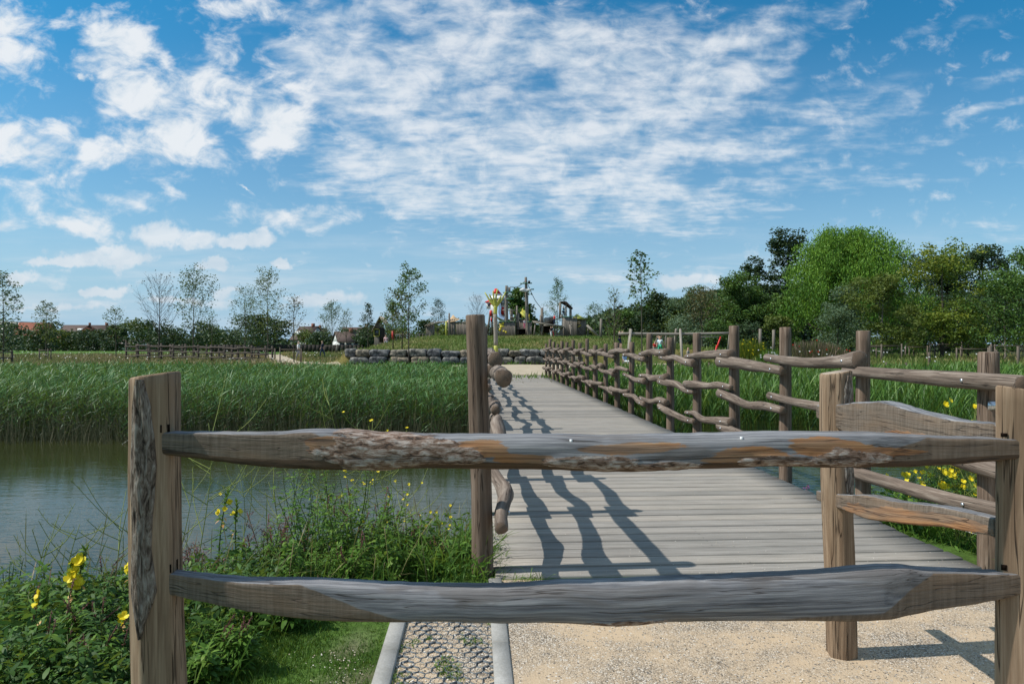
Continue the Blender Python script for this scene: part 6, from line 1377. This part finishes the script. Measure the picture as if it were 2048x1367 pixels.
# tufts in the gravel grid and around the kerbs
x, y = scat(9000, -.52, .0, 2.4, 4.3); ok = (nz(x*13, y*9, 2.)+.3*nz(x*50, y*50, 1.)+.25*sm(3.4, 4.2, y) > .30) ; x, y = x[ok], y[ok]; k = len(x); x = x+k2(y)
mb = MB(); blades(mb, np.stack([x, y, 0*x+.004], 1), np.stack([rng.normal(0, .6, k), rng.normal(0, .6, k), np.ones(k)], 1), rdir(k), rng.uniform(.012, .04, k), .004, .3, np.clip(rng.normal(.6, .2, k), 0, 1), (0, .5, 1), (1, .8, .1)); tag(mb.build('grid_grass', L['grass']), 'small grass tufts growing through the honeycomb grid', 'grass', kind='stuff')
x = rng.normal(-.82, .10, 260); y = rng.uniform(2.6, 3.35, 260); k = 260
ico = np.array([[0, 0, 1], [.9, 0, .1], [0, .8, .2], [-.85, .1, .1], [.1, -.9, .15]]); r_ = rng.uniform(.002, .007, k)
V = ico[None]*r_[:, None, None]; V[..., 0] += x[:, None]; V[..., 1] += y[:, None]; V[..., 2] += ground_z(x, y)[:, None]+.004
mb = MB(); mb.v.append(V.reshape(-1, 3)); mb.lc.append(V.reshape(-1, 3)); mb.a.append(np.zeros(5*k)); mb.t.append((np.array([[0, 1, 2], [0, 2, 3], [0, 3, 4], [0, 4, 1]])[None]+np.arange(k)[:, None, None]*5).reshape(-1, 3)); mb.ta.append(np.repeat(rng.uniform(.3, 1, k), 4)); mb.n += 5*k
tag(mb.build('verge_pebbles', bpy.data.materials['grid_pebbles_stone']), 'pale shell grit scattered on the bare soil beside the left kerb', 'pebbles', kind='stuff')

def stemcurve(h, lean, bend, seed, n=7):
    t_ = np.linspace(0, 1, n); return np.stack([lean[0]*t_*h+bend*np.sin(t_*2.2+seed)*h*.12*t_, lean[1]*t_*h+bend*np.cos(t_*2+seed)*h*.06*t_, t_*h*(1-.08*t_)], 1)
def atc(c, t_): return np.array([np.interp(t_*(len(c)-1), range(len(c)), c[:, j]) for j in range(3)]).T
def flower4(mb, p, s, n_=4, up=(0, -.5, .8), fa=.5):
    u_ = unit(np.array(up, float)+rng.normal(0, .25, 3)); a_ = unit(np.cross(u_, [1, 0, .3])); b_ = np.cross(u_, a_)
    for i in range(n_):
        an = 2*math.pi*i/n_+rng.uniform(-.15, .15); d_ = a_*math.cos(an)+b_*math.sin(an)
        blades(mb, p[None], (d_+u_*.35)[None], u_[None], s, s*(.95 if n_ < 6 else .4), -.1, rng.uniform(0, 1), (0, .4, .75, 1), (.25, .9, 1, .6) if n_ < 6 else (.5, 1, .9, .5))
def primrose(x, y, h, label, nfl=3, lean=(0, 0), nm='evening_primrose', fs=.030, branches=1):
    zg = gz(x, y); th = thing(nm, (x, y, zg), label, 'plant', 'evening primroses on the bank'); st = MB(); lf = MB(); bd = MB(); FLW = []
    for b in range(branches):
        c = stemcurve(h*(1-.12*b), (lean[0]+(.12*b*(-1)**b), lean[1]), .6, b*2+x); tube(st, c, [.006, .0055, .005, .0045, .004, .0035, .002], 6)
        k = int(60*h/.7); t_ = np.linspace(.08, .97, k); P_ = atc(c, t_); a = np.arange(k)*2.4+rng.uniform(-.3, .3, k)
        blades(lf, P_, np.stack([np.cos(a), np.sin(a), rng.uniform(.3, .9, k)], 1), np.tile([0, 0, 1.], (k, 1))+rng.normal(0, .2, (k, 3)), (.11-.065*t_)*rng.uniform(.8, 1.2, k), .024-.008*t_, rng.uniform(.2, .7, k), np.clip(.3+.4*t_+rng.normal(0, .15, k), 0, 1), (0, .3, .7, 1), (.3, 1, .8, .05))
        k = 34; t_ = rng.uniform(.80, 1.0, k); P_ = atc(c, t_); a = rng.uniform(0, 6.28, k); blades(bd, P_, np.stack([np.cos(a)*.6, np.sin(a)*.6, np.ones(k)], 1), rdir(k), .032, .011, 0, rng.uniform(.3, .9, k), (0, .4, 1), (.6, 1, .1))
        for j in range(nfl):
            p = atc(c, rng.uniform(.78, .93)); a = rng.uniform(math.pi, 2*math.pi); q_ = p+np.array([math.cos(a)*.03, math.sin(a)*.03, .01]); fl = MB(); FLW.append((fl, 'flower', 'petal')); flower4(fl, q_, fs*.8*rng.uniform(.85, 1.15), 4, (math.cos(a)*.6, -.6, .5)); flower4(fl, q_, fs*.62, 4, (math.cos(a)*.6, -.6, .5))
        for j in range(nfl): p = atc(c, rng.uniform(.66, .80)); a = rng.uniform(math.pi, 2*math.pi); fd = MB(); FLW.append((fd, 'faded_flower', 'faded')); blades(fd, (p+np.array([math.cos(a)*.02, math.sin(a)*.02, 0]))[None], np.array([[math.cos(a), math.sin(a), -.5]]), np.array([[0, 0, 1.]]), .03, .014, .3, rng.uniform(0, 1))
    st.build('stem', L['stem'], th); lf.build('leaves', L['herb'], th); bd.build('buds', L['grass'], th)
    for m_, n_, l_ in FLW: m_.build(n_, L[l_], th)
    return th
def at(px, D): return PX(px, D), D
for px, top, D, nf, lb, lean, br, fs in ((440, 960, 4.5, 4, 'taller evening primrose with yellow flowers right of the left barrier post', (.03, 0), 1, .026), (487, 985, 4.55, 2, 'evening primrose leaning just right of the taller one', (-.10, 0), 1, .024), (150, 1075, 3.15, 4, 'evening primrose with the largest yellow flowers at the lower left', (.05, 0), 2, .036),
        (95, 1165, 3.0, 2, 'evening primrose with one drooping flower left of the large-flowered one', (-.04, 0), 1, .034), (268, 1108, 3.6, 3, 'evening primrose half hidden by the left barrier post', (-.02, 0), 1, .028), (48, 1290, 2.75, 2, 'low evening primrose in the bottom left corner', (0, 0), 1, .03), (560, 1085, 4.6, 0, 'evening primrose in bud between the red seedheads', (0, 0), 1, .02), (245, 1205, 3.1, 2, 'short evening primrose left of the barrier post foot', (0, 0), 1, .028)):
    x, y = at(px, D); primrose(x, y, PZ(top, D)-gz(x, y), lb, nf, lean, branches=br, fs=fs)
# persicaria-like leafy bushes
def leafy(name, x, y, h, label, nst=5, leaf=.08, mat='herb', lw=.22, fl=None, flm=None, spread=.35, flk=10, fls=.016, dens=46, cat='plant', group='leafy weeds on the bank', z=None, spike=None):
    zg = gz(x, y) if z is None else z; th = thing(name, (x, y, zg), label, cat, group); st = MB(); lf = MB(); fm = MB(); sk_ = MB()
    for b in range(nst):
        a0 = rng.uniform(0, 6.28); hh_ = h*rng.uniform(.6, 1.02); c = stemcurve(hh_, (math.cos(a0)*spread*rng.uniform(.2, 1), math.sin(a0)*spread*rng.uniform(.2, 1)), .8, a0); tube(st, c, [.005, .0045, .004, .0035, .003, .0025, .0015], 5)
        k = dens; t_ = rng.uniform(.12, 1, k); P_ = atc(c, t_); a = rng.uniform(0, 6.28, k); off = rng.uniform(0, .09, k)*(1.2-t_)
        D_ = np.stack([np.cos(a), np.sin(a), rng.uniform(.1, 1.0, k)], 1); P2_ = P_+D_*off[:, None]
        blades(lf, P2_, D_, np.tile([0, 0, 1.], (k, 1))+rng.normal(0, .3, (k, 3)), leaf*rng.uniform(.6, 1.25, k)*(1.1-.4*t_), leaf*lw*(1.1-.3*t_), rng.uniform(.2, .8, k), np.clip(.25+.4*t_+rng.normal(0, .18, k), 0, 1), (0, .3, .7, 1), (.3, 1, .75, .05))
        if fl:
            for j in range(max(1, flk//nst)):
                p = atc(c, rng.uniform(.72, 1.0))+rng.normal(0, .03, 3)+[0, 0, .01]; fm = MB(); flower4(fm, p, fls*rng.uniform(.8, 1.2), fl); fm.build('flower', L[flm], th)
        if spike:
            for j in range(1):
                p = atc(c, rng.uniform(.85, 1.0)); d_ = unit(np.array([rng.normal(.2, .4), rng.normal(0, .4), 1])); kk = 22; sk_ = MB(); q_ = p+d_*(np.linspace(0, 1, kk)*.08)[:, None]; tube(sk_, [p, p+d_*.08], [.0025, .0015], 4); rhomb(sk_, q_, rdir(kk, -.2, 1), rdir(kk), .010, .006, rng.uniform(0, 1, kk)); sk_.build('seedhead', L['redh'], th)
    st.build('stem', L['stem'], th); lf.build('leaves', L[mat], th)
    return th
kinds = [('willowherb', 'narrow-leaved'), ('knotweed', 'bushy'), ('dock_plant', 'broad-leaved')]
nn_ = 0
spots = [(590, 960, 5.0), (625, 945, 5.2), (655, 965, 4.9), (690, 955, 5.1), (725, 985, 4.8), (620, 1010, 4.5), (665, 1020, 4.4), (705, 1040, 4.4), (750, 1000, 4.9), (780, 1040, 4.7), (815, 1050, 4.8), (850, 1075, 4.8), (560, 1060, 4.5), (520, 1085, 4.4), (600, 1085, 4.1), (650, 1105, 4.1), (700, 1100, 4.1), (760, 1095, 4.3), (820, 1100, 4.4), (880, 1095, 4.6), (915, 1080, 4.7), (470, 1120, 4.2), (420, 1130, 4.1), (400, 1180, 3.7), (450, 1200, 3.6), (520, 1200, 3.7), (580, 1210, 3.6), (410, 1250, 3.2), (470, 1270, 3.1), (395, 1310, 2.9), (60, 1190, 3.3), (110, 1220, 3.0), (170, 1180, 3.2), (215, 1190, 3.2), (250, 1240, 2.9), (20, 1240, 3.1), (80, 1290, 2.7), (150, 1280, 2.7), (210, 1300, 2.6), (10, 1310, 2.7), (240, 1150, 3.6), (130, 1140, 3.6), (40, 1120, 3.9)]
side = ['left of the low barrier post', 'between the post and the bridge', 'close to the bridge']
for i, (px, top, D) in enumerate(spots):
    x, y = at(px, D); h = max(.16, PZ(top, D)-gz(x, y)); kk = i % 3
    pos = 0 if px < 330 else (1 if px < 740 else 2)
    order = sum(1 for s_ in spots if (0 if s_[0] < 330 else (1 if s_[0] < 740 else 2)) == pos and (s_[0], s_[1]) < (px, top))
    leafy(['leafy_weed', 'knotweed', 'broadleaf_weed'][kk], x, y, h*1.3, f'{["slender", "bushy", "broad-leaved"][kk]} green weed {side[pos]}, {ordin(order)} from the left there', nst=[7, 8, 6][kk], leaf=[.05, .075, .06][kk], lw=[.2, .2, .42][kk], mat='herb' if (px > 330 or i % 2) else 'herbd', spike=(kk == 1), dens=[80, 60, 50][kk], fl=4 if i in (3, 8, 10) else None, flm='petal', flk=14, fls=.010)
mb = MB(); n = 800; x, y = scat(n, -3.6, -.3, 3.2, 6.2); ok = tl(x, y) & (bank_h(x, y) > .15); x, y = x[ok], y[ok]; k = len(x)
blades(mb, np.stack([x, y, ground_z(x, y)], 1), np.stack([rng.normal(.1, .35, k), rng.normal(0, .3, k), np.ones(k)], 1), rdir(k), rng.uniform(.35, .8, k), .0035, rng.uniform(.05, .5, k), rng.uniform(0, 1, k), (0, .3, .6, .85, 1), (1, .8, .6, 1.6, .1))
tag(mb.build('dry_grass_stalks', L['dry']), 'thin straw coloured grass stalks arching over the bank plants', 'grass', kind='stuff')
# red seedhead stems
for i, (px, top, D) in enumerate(((535, 1005, 4.7), (555, 1020, 4.75), (515, 1040, 4.6), (395, 1085, 4.3), (385, 1070, 4.5), (590, 1040, 4.6))):
    x, y = at(px, D); zg = gz(x, y); h = PZ(top, D)-zg; th = thing('seedhead_plant', (x, y, zg), f'reddish purple seedhead stalks over the bank, {ordin(i)} counted by height', 'plant', 'reddish seedhead plants'); th['label'] = ['tallest reddish seedhead plant between primrose and green bushes', 'reddish seedhead plant just right of the tallest one', 'reddish seedhead plant just left of the tallest one', 'reddish seedhead plant right beside the left barrier post', 'taller faint reddish seedhead plant hugging the barrier post', 'reddish seedhead plant at the edge of the green bushes'][i]
    st = MB(); sd2 = MB()
    for b in range(4):
        c = stemcurve(h*rng.uniform(.8, 1), (rng.uniform(-.25, .25), 0), .5, b); tube(st, c, [.003]*7, 4)
        for j in range(16):
            t_ = rng.uniform(.45, 1); p = atc(c, t_); a = rng.uniform(0, 6.28); d_ = unit(np.array([math.cos(a), math.sin(a)*.6, .7])); e = p+d_*rng.uniform(.03, .07); tube(st, [p, e], [.0012, .001], 3, cap=False); rhomb(sd2, np.array([p+(e-p)*f_ for f_ in (.3, .5, .7, .9, 1)]), rdir(5, 0, 1), rdir(5), .018, .004, rng.uniform(0, 1, 5))
    st.build('stem', L['redh'], th); sd2.build('seedheads', L['redh'], th)
# wiry mustard stalks with thin pods
L['mstem'] = leaf_mat('mustard_stem', [(.14, .18, .04), (.22, .26, .06), (.28, .26, .09)], .1)
def mustard(x, y, h, label, nfl=6, spread=.5, lean=(0, 0), nbr=8, fs=.011, mat='stem', z=None, cat='plant', group='wiry mustard plants'):
    zg = gz(x, y) if z is None else z; th = thing('mustard_plant', (x, y, zg), label, cat, group); st = MB(); fl = MB(); c = stemcurve(h, lean, 1.0, x*3); tube(st, c, [.004, .0036, .0032, .0028, .0024, .002, .0015], 5)
    tips = [c[-1]]
    for b in range(nbr):
        t_ = rng.uniform(.3, .92); p = atc(c, t_); a = rng.uniform(0, 6.28); ln = h*spread*rng.uniform(.4, 1)*(1.1-t_*.5); d_ = unit(np.array([math.cos(a), math.sin(a)*.6, rng.uniform(.4, 1.1)])); m_ = p+d_*ln*.5+np.array([math.cos(a), 0, 0])*ln*.12; e = p+d_*ln+np.array([0, 0, .05*ln]); cc = catmull([p, m_, e], 5); tube(st, cc, np.linspace(.0028, .0016, len(cc)), 4, cap=False); tips.append(e)
        kk = 9
        for j in range(kk):
            q_ = cc[rng.integers(2, len(cc))]; a2 = rng.uniform(0, 6.28); tube(st, [q_, q_+np.array([math.cos(a2)*.5, math.sin(a2)*.5, .9])*rng.uniform(.012, .03)], [.0012, .0008], 3, cap=False)
    for j in range(nfl):
        p = tips[rng.integers(0, len(tips))]+rng.normal(0, .012, 3)+[0, 0, .008]; fl = MB(); flower4(fl, p, fs*rng.uniform(.8, 1.2), 4, (0, -.7, .6)); fl.build('flower', L['petal'], th)
    st.build('stem', L['mstem'], th)
    return th
ML = ((770, 815, 5.3, 16, .35, 'wiry mustard with bright yellow flowers showing above the top rail'), (745, 850, 5.4, 9, .35, 'wiry mustard just left of the one above the top rail'), (800, 845, 5.2, 8, .3, 'wiry mustard just right of the one above the top rail'), (385, 810, 4.4, 0, .55, 'bare podded mustard stalk just right of the left barrier post'), (235, 900, 4.3, 0, .5, 'spreading podded mustard stalk left of the barrier post'), (130, 1030, 3.9, 0, .7, 'arching podded mustard stalks over the water at the far left'),
      (700, 740, 5.8, 0, .5, 'tallest podded mustard stalk in front of the reeds'), (640, 860, 5.5, 4, .5, 'podded mustard stalk above the middle of the left rail'), (470, 935, 4.8, 2, .7, 'podded mustard stalk over the water right of the barrier post'), (820, 960, 5.0, 5, .8, 'spreading mustard left of the nearest bridge post'), (880, 1010, 5.0, 7, .5, 'low flowering mustard beside the nearest bridge post'), (545, 940, 5.0, 0, .7, 'thin podded stalk left of the leafy bushes'), (350, 930, 4.6, 0, .9, 'podded mustard stalk just behind the left barrier post'), (60, 1060, 3.5, 0, .8, 'tangled podded stalks at the left edge'))
for px, top, D, nf, sp_, lb in ML: x, y = at(px, D); mustard(x, y, PZ(top, D)-gz(x, y), lb, nf, sp_, nbr=9)
# ------------------------------------------------------------------ right-hand bank, beyond the deck edge
kr = lambda y: BO[0]+(y-BO[1])*-.0545+BW+.16
tr_ = lambda x, y: (x > kr(y)) & (y < near_shore(x)+.2)
grassy('right_bank_grass', 13000, 2.9, 6.5, 4.3, 9.2, tr_, .15, .45, .007, L['grass'], 'long green grass on the bank right of the deck', (.2, .8), .4)
ground_leaves('right_bank_herbs', 12000, 2.9, 6.5, 4.3, 9.0, tr_, .07, L['herb'], 'leafy ground cover on the bank right of the deck', lambda x, y: .38+0*x)
i = 0
for px, top, D, kd in ((1760, 950, 7.2, 0), (1800, 925, 6.9, 1), (1850, 905, 6.4, 0), (1900, 895, 6.0, 1), (1945, 890, 5.6, 2), (1985, 900, 5.3, 0), (2030, 930, 5.5, 1), (1960, 1000, 5.2, 1), (1860, 990, 5.9, 2), (1700, 985, 7.8, 1), (1650, 990, 8.3, 0), (1620, 985, 8.6, 1), (2100, 900, 5.6, 0), (1990, 900, 6.2, 1), (1930, 960, 6.4, 0)):
    x, y = at(px, D); i += 1; x = max(x, float(kr(y))+.15)
    leafy(['leafy_weed', 'knotweed', 'broadleaf_weed'][kd], x, y, max(.2, PZ(top, D)-gz(x, y)), f'{["slender", "bushy", "broad-leaved"][kd]} green weed right of the deck, {ordin(i-1)} of that bank', nst=7, leaf=.06, lw=.25, dens=70, group='leafy weeds right of the deck')
for j, (px, top, D, nf, lb) in enumerate(((1925, 822, 5.6, 30, 'tallest yellow mustard between rail and right bridge post'), (1880, 915, 5.9, 34, 'flowering yellow mustard below the side rail'), (1935, 920, 5.5, 40, 'yellow mustard with most flowers near the right post'), (1965, 915, 5.2, 36, 'yellow mustard hard against the right front post'), (1845, 925, 6.3, 18, 'sparser yellow mustard left of the full ones'), (1800, 955, 6.8, 10, 'low yellow mustard near the rear barrier post'), (1985, 960, 5.2, 24, 'low yellow mustard beside the last bridge post'))):
    x, y = at(px, D); mustard(x, y, PZ(top, D)-gz(x, y), lb, int(nf*1.2), .62, nbr=14, fs=.021, group='yellow mustards right of the deck')
for j, (px, top, D) in enumerate(((1920, 1045, 5.3), (1890, 1055, 5.5), (1935, 1060, 5.1), (1915, 1080, 5.2))):
    x, y = at(px, D); x = max(x, float(kr(y))+.08); zg = gz(x, y); th = thing('daisy_plant', (x, y, zg), ['daisy clump by the last bridge post, the fullest one', 'daisy clump just left of the fullest one', 'daisy clump just right of the fullest one', 'lowest daisy clump at the deck edge'][j], 'flowers', 'white daisies beside the deck'); st = MB(); fl = MB(); yl = MB(); h = max(.2, PZ(top, D)-zg)
    for b in range(9):
        c = stemcurve(h*rng.uniform(.6, 1.05), (rng.uniform(-.35, .35), rng.uniform(-.3, .2)), .5, b); tube(st, c, [.002]*7, 4); p = c[-1]; u_ = unit(np.array([rng.normal(0, .3), -.7, .7])); flower4(fl, p, .016, 10, u_); tube(yl, [p, p+u_*.006], [.006, .004], 6)
    st.build('stem', L['stem'], th); fl.build('petals', L['wpetal'], th); yl.build('centres', L['petal'], th)
for j, (px, py, D) in enumerate(((1835, 1008, 6.1), (1820, 1010, 6.2), (1900, 1018, 5.9), (1862, 1010, 6.0))):
    x, y = at(px, D); x = max(x, float(kr(y))+.1); zg = gz(x, y); th = thing('poppy', (x, y, zg), ['red poppy seen between the side rails', 'red poppy just left of the first between the side rails', 'red poppy nearer the right bridge post', 'red poppy above the lower side rail'][j], 'poppy', 'red poppies beside the deck'); st = MB(); fl = MB(); c = stemcurve(PZ(py, D)-zg, (0, 0), .4, j); tube(st, c, [.002]*7, 4); st.build('stem', L['stem'], th); flower4(fl, c[-1], .038, 4, (0, -.8, .6)); flower4(fl, c[-1], .034, 4, (0, -.8, .6)); fl.build('petals', L['poppy'], th)
for j, (px, py, D) in enumerate(((1608, 960, 8.4), (1745, 990, 7.2), (1760, 985, 7.3))):
    x, y = at(px, D); zg = gz(x, y); th = thing('purple_flower', (x, y, zg), ['purple flower spike at the water edge beyond the deck', 'purple flower spike behind the rear barrier post', 'purple flower spike just right of that post'][j], 'flower', 'purple flower spikes'); st = MB(); fl = MB(); c = stemcurve(PZ(py, D)-zg, (0, 0), .4, j); tube(st, c, [.003]*7, 4); st.build('stem', L['stem'], th); t_ = rng.uniform(.75, 1, 60); rhomb(fl, atc(c, t_)+rng.normal(0, .012, (60, 3)), rdir(60), rdir(60), .022, .018, rng.uniform(0, 1, 60)); fl.build('petals', L['purple'], th)
# tufts along the deck edges
n = 420; s_ = rng.uniform(0, 1, n)**2.2*2.6; w_ = rng.uniform(.03, BW-.03, n); P_ = np.array([bp(a, b, .0185) for a, b in zip(s_, w_)]); r_ = rng.uniform(.0015, .0045, n)
V = ico[None]*r_[:, None, None]+P_[:, None]; mb = MB(); mb.v.append(V.reshape(-1, 3)); mb.lc.append(V.reshape(-1, 3)); mb.a.append(np.zeros(5*n)); mb.t.append((np.array([[0, 1, 2], [0, 2, 3], [0, 3, 4], [0, 4, 1]])[None]+np.arange(n)[:, None, None]*5).reshape(-1, 3)); mb.ta.append(np.repeat(rng.uniform(.2, 1, n), 4)); mb.n += 5*n
tag(mb.build('deck_grit', bpy.data.materials['grid_pebbles_stone']), 'grit carried onto the first planks of the bridge', 'pebbles', kind='stuff')
k = 90; P_ = np.array([bp(rng.uniform(22, 29)*1.0, rng.uniform(1.2, 3.2), .018) for _ in range(k)]); mb = MB(); blades(mb, P_, np.stack([rng.normal(0, .6, k), rng.normal(0, .6, k), np.ones(k)], 1), rdir(k), rng.uniform(.05, .14, k), .015, .3, rng.uniform(0, 1, k)); tag(mb.build('deck_weeds', L['mound']), 'sparse weeds growing between the far planks of the bridge', 'grass', kind='stuff')
x = np.concatenate([rng.uniform(-.13, -.02, 160), rng.uniform(.0, .2, 60)]); k = len(x); y = np.concatenate([rng.uniform(4.3, 6, 160), rng.uniform(4.28, 4.36, 60)])
mb = MB(); blades(mb, np.stack([x+(y-4.37)*-.0545*1, y, 0*x], 1), np.stack([rng.normal(.2, .4, k), rng.normal(-.1, .4, k), np.ones(k)], 1), rdir(k), rng.uniform(.04, .16, k), .004, .4, rng.uniform(0, 1, k)); tag(mb.build('deck_edge_grass', L['grass']), 'wisps of grass poking up along the left deck edge', 'grass', kind='stuff')
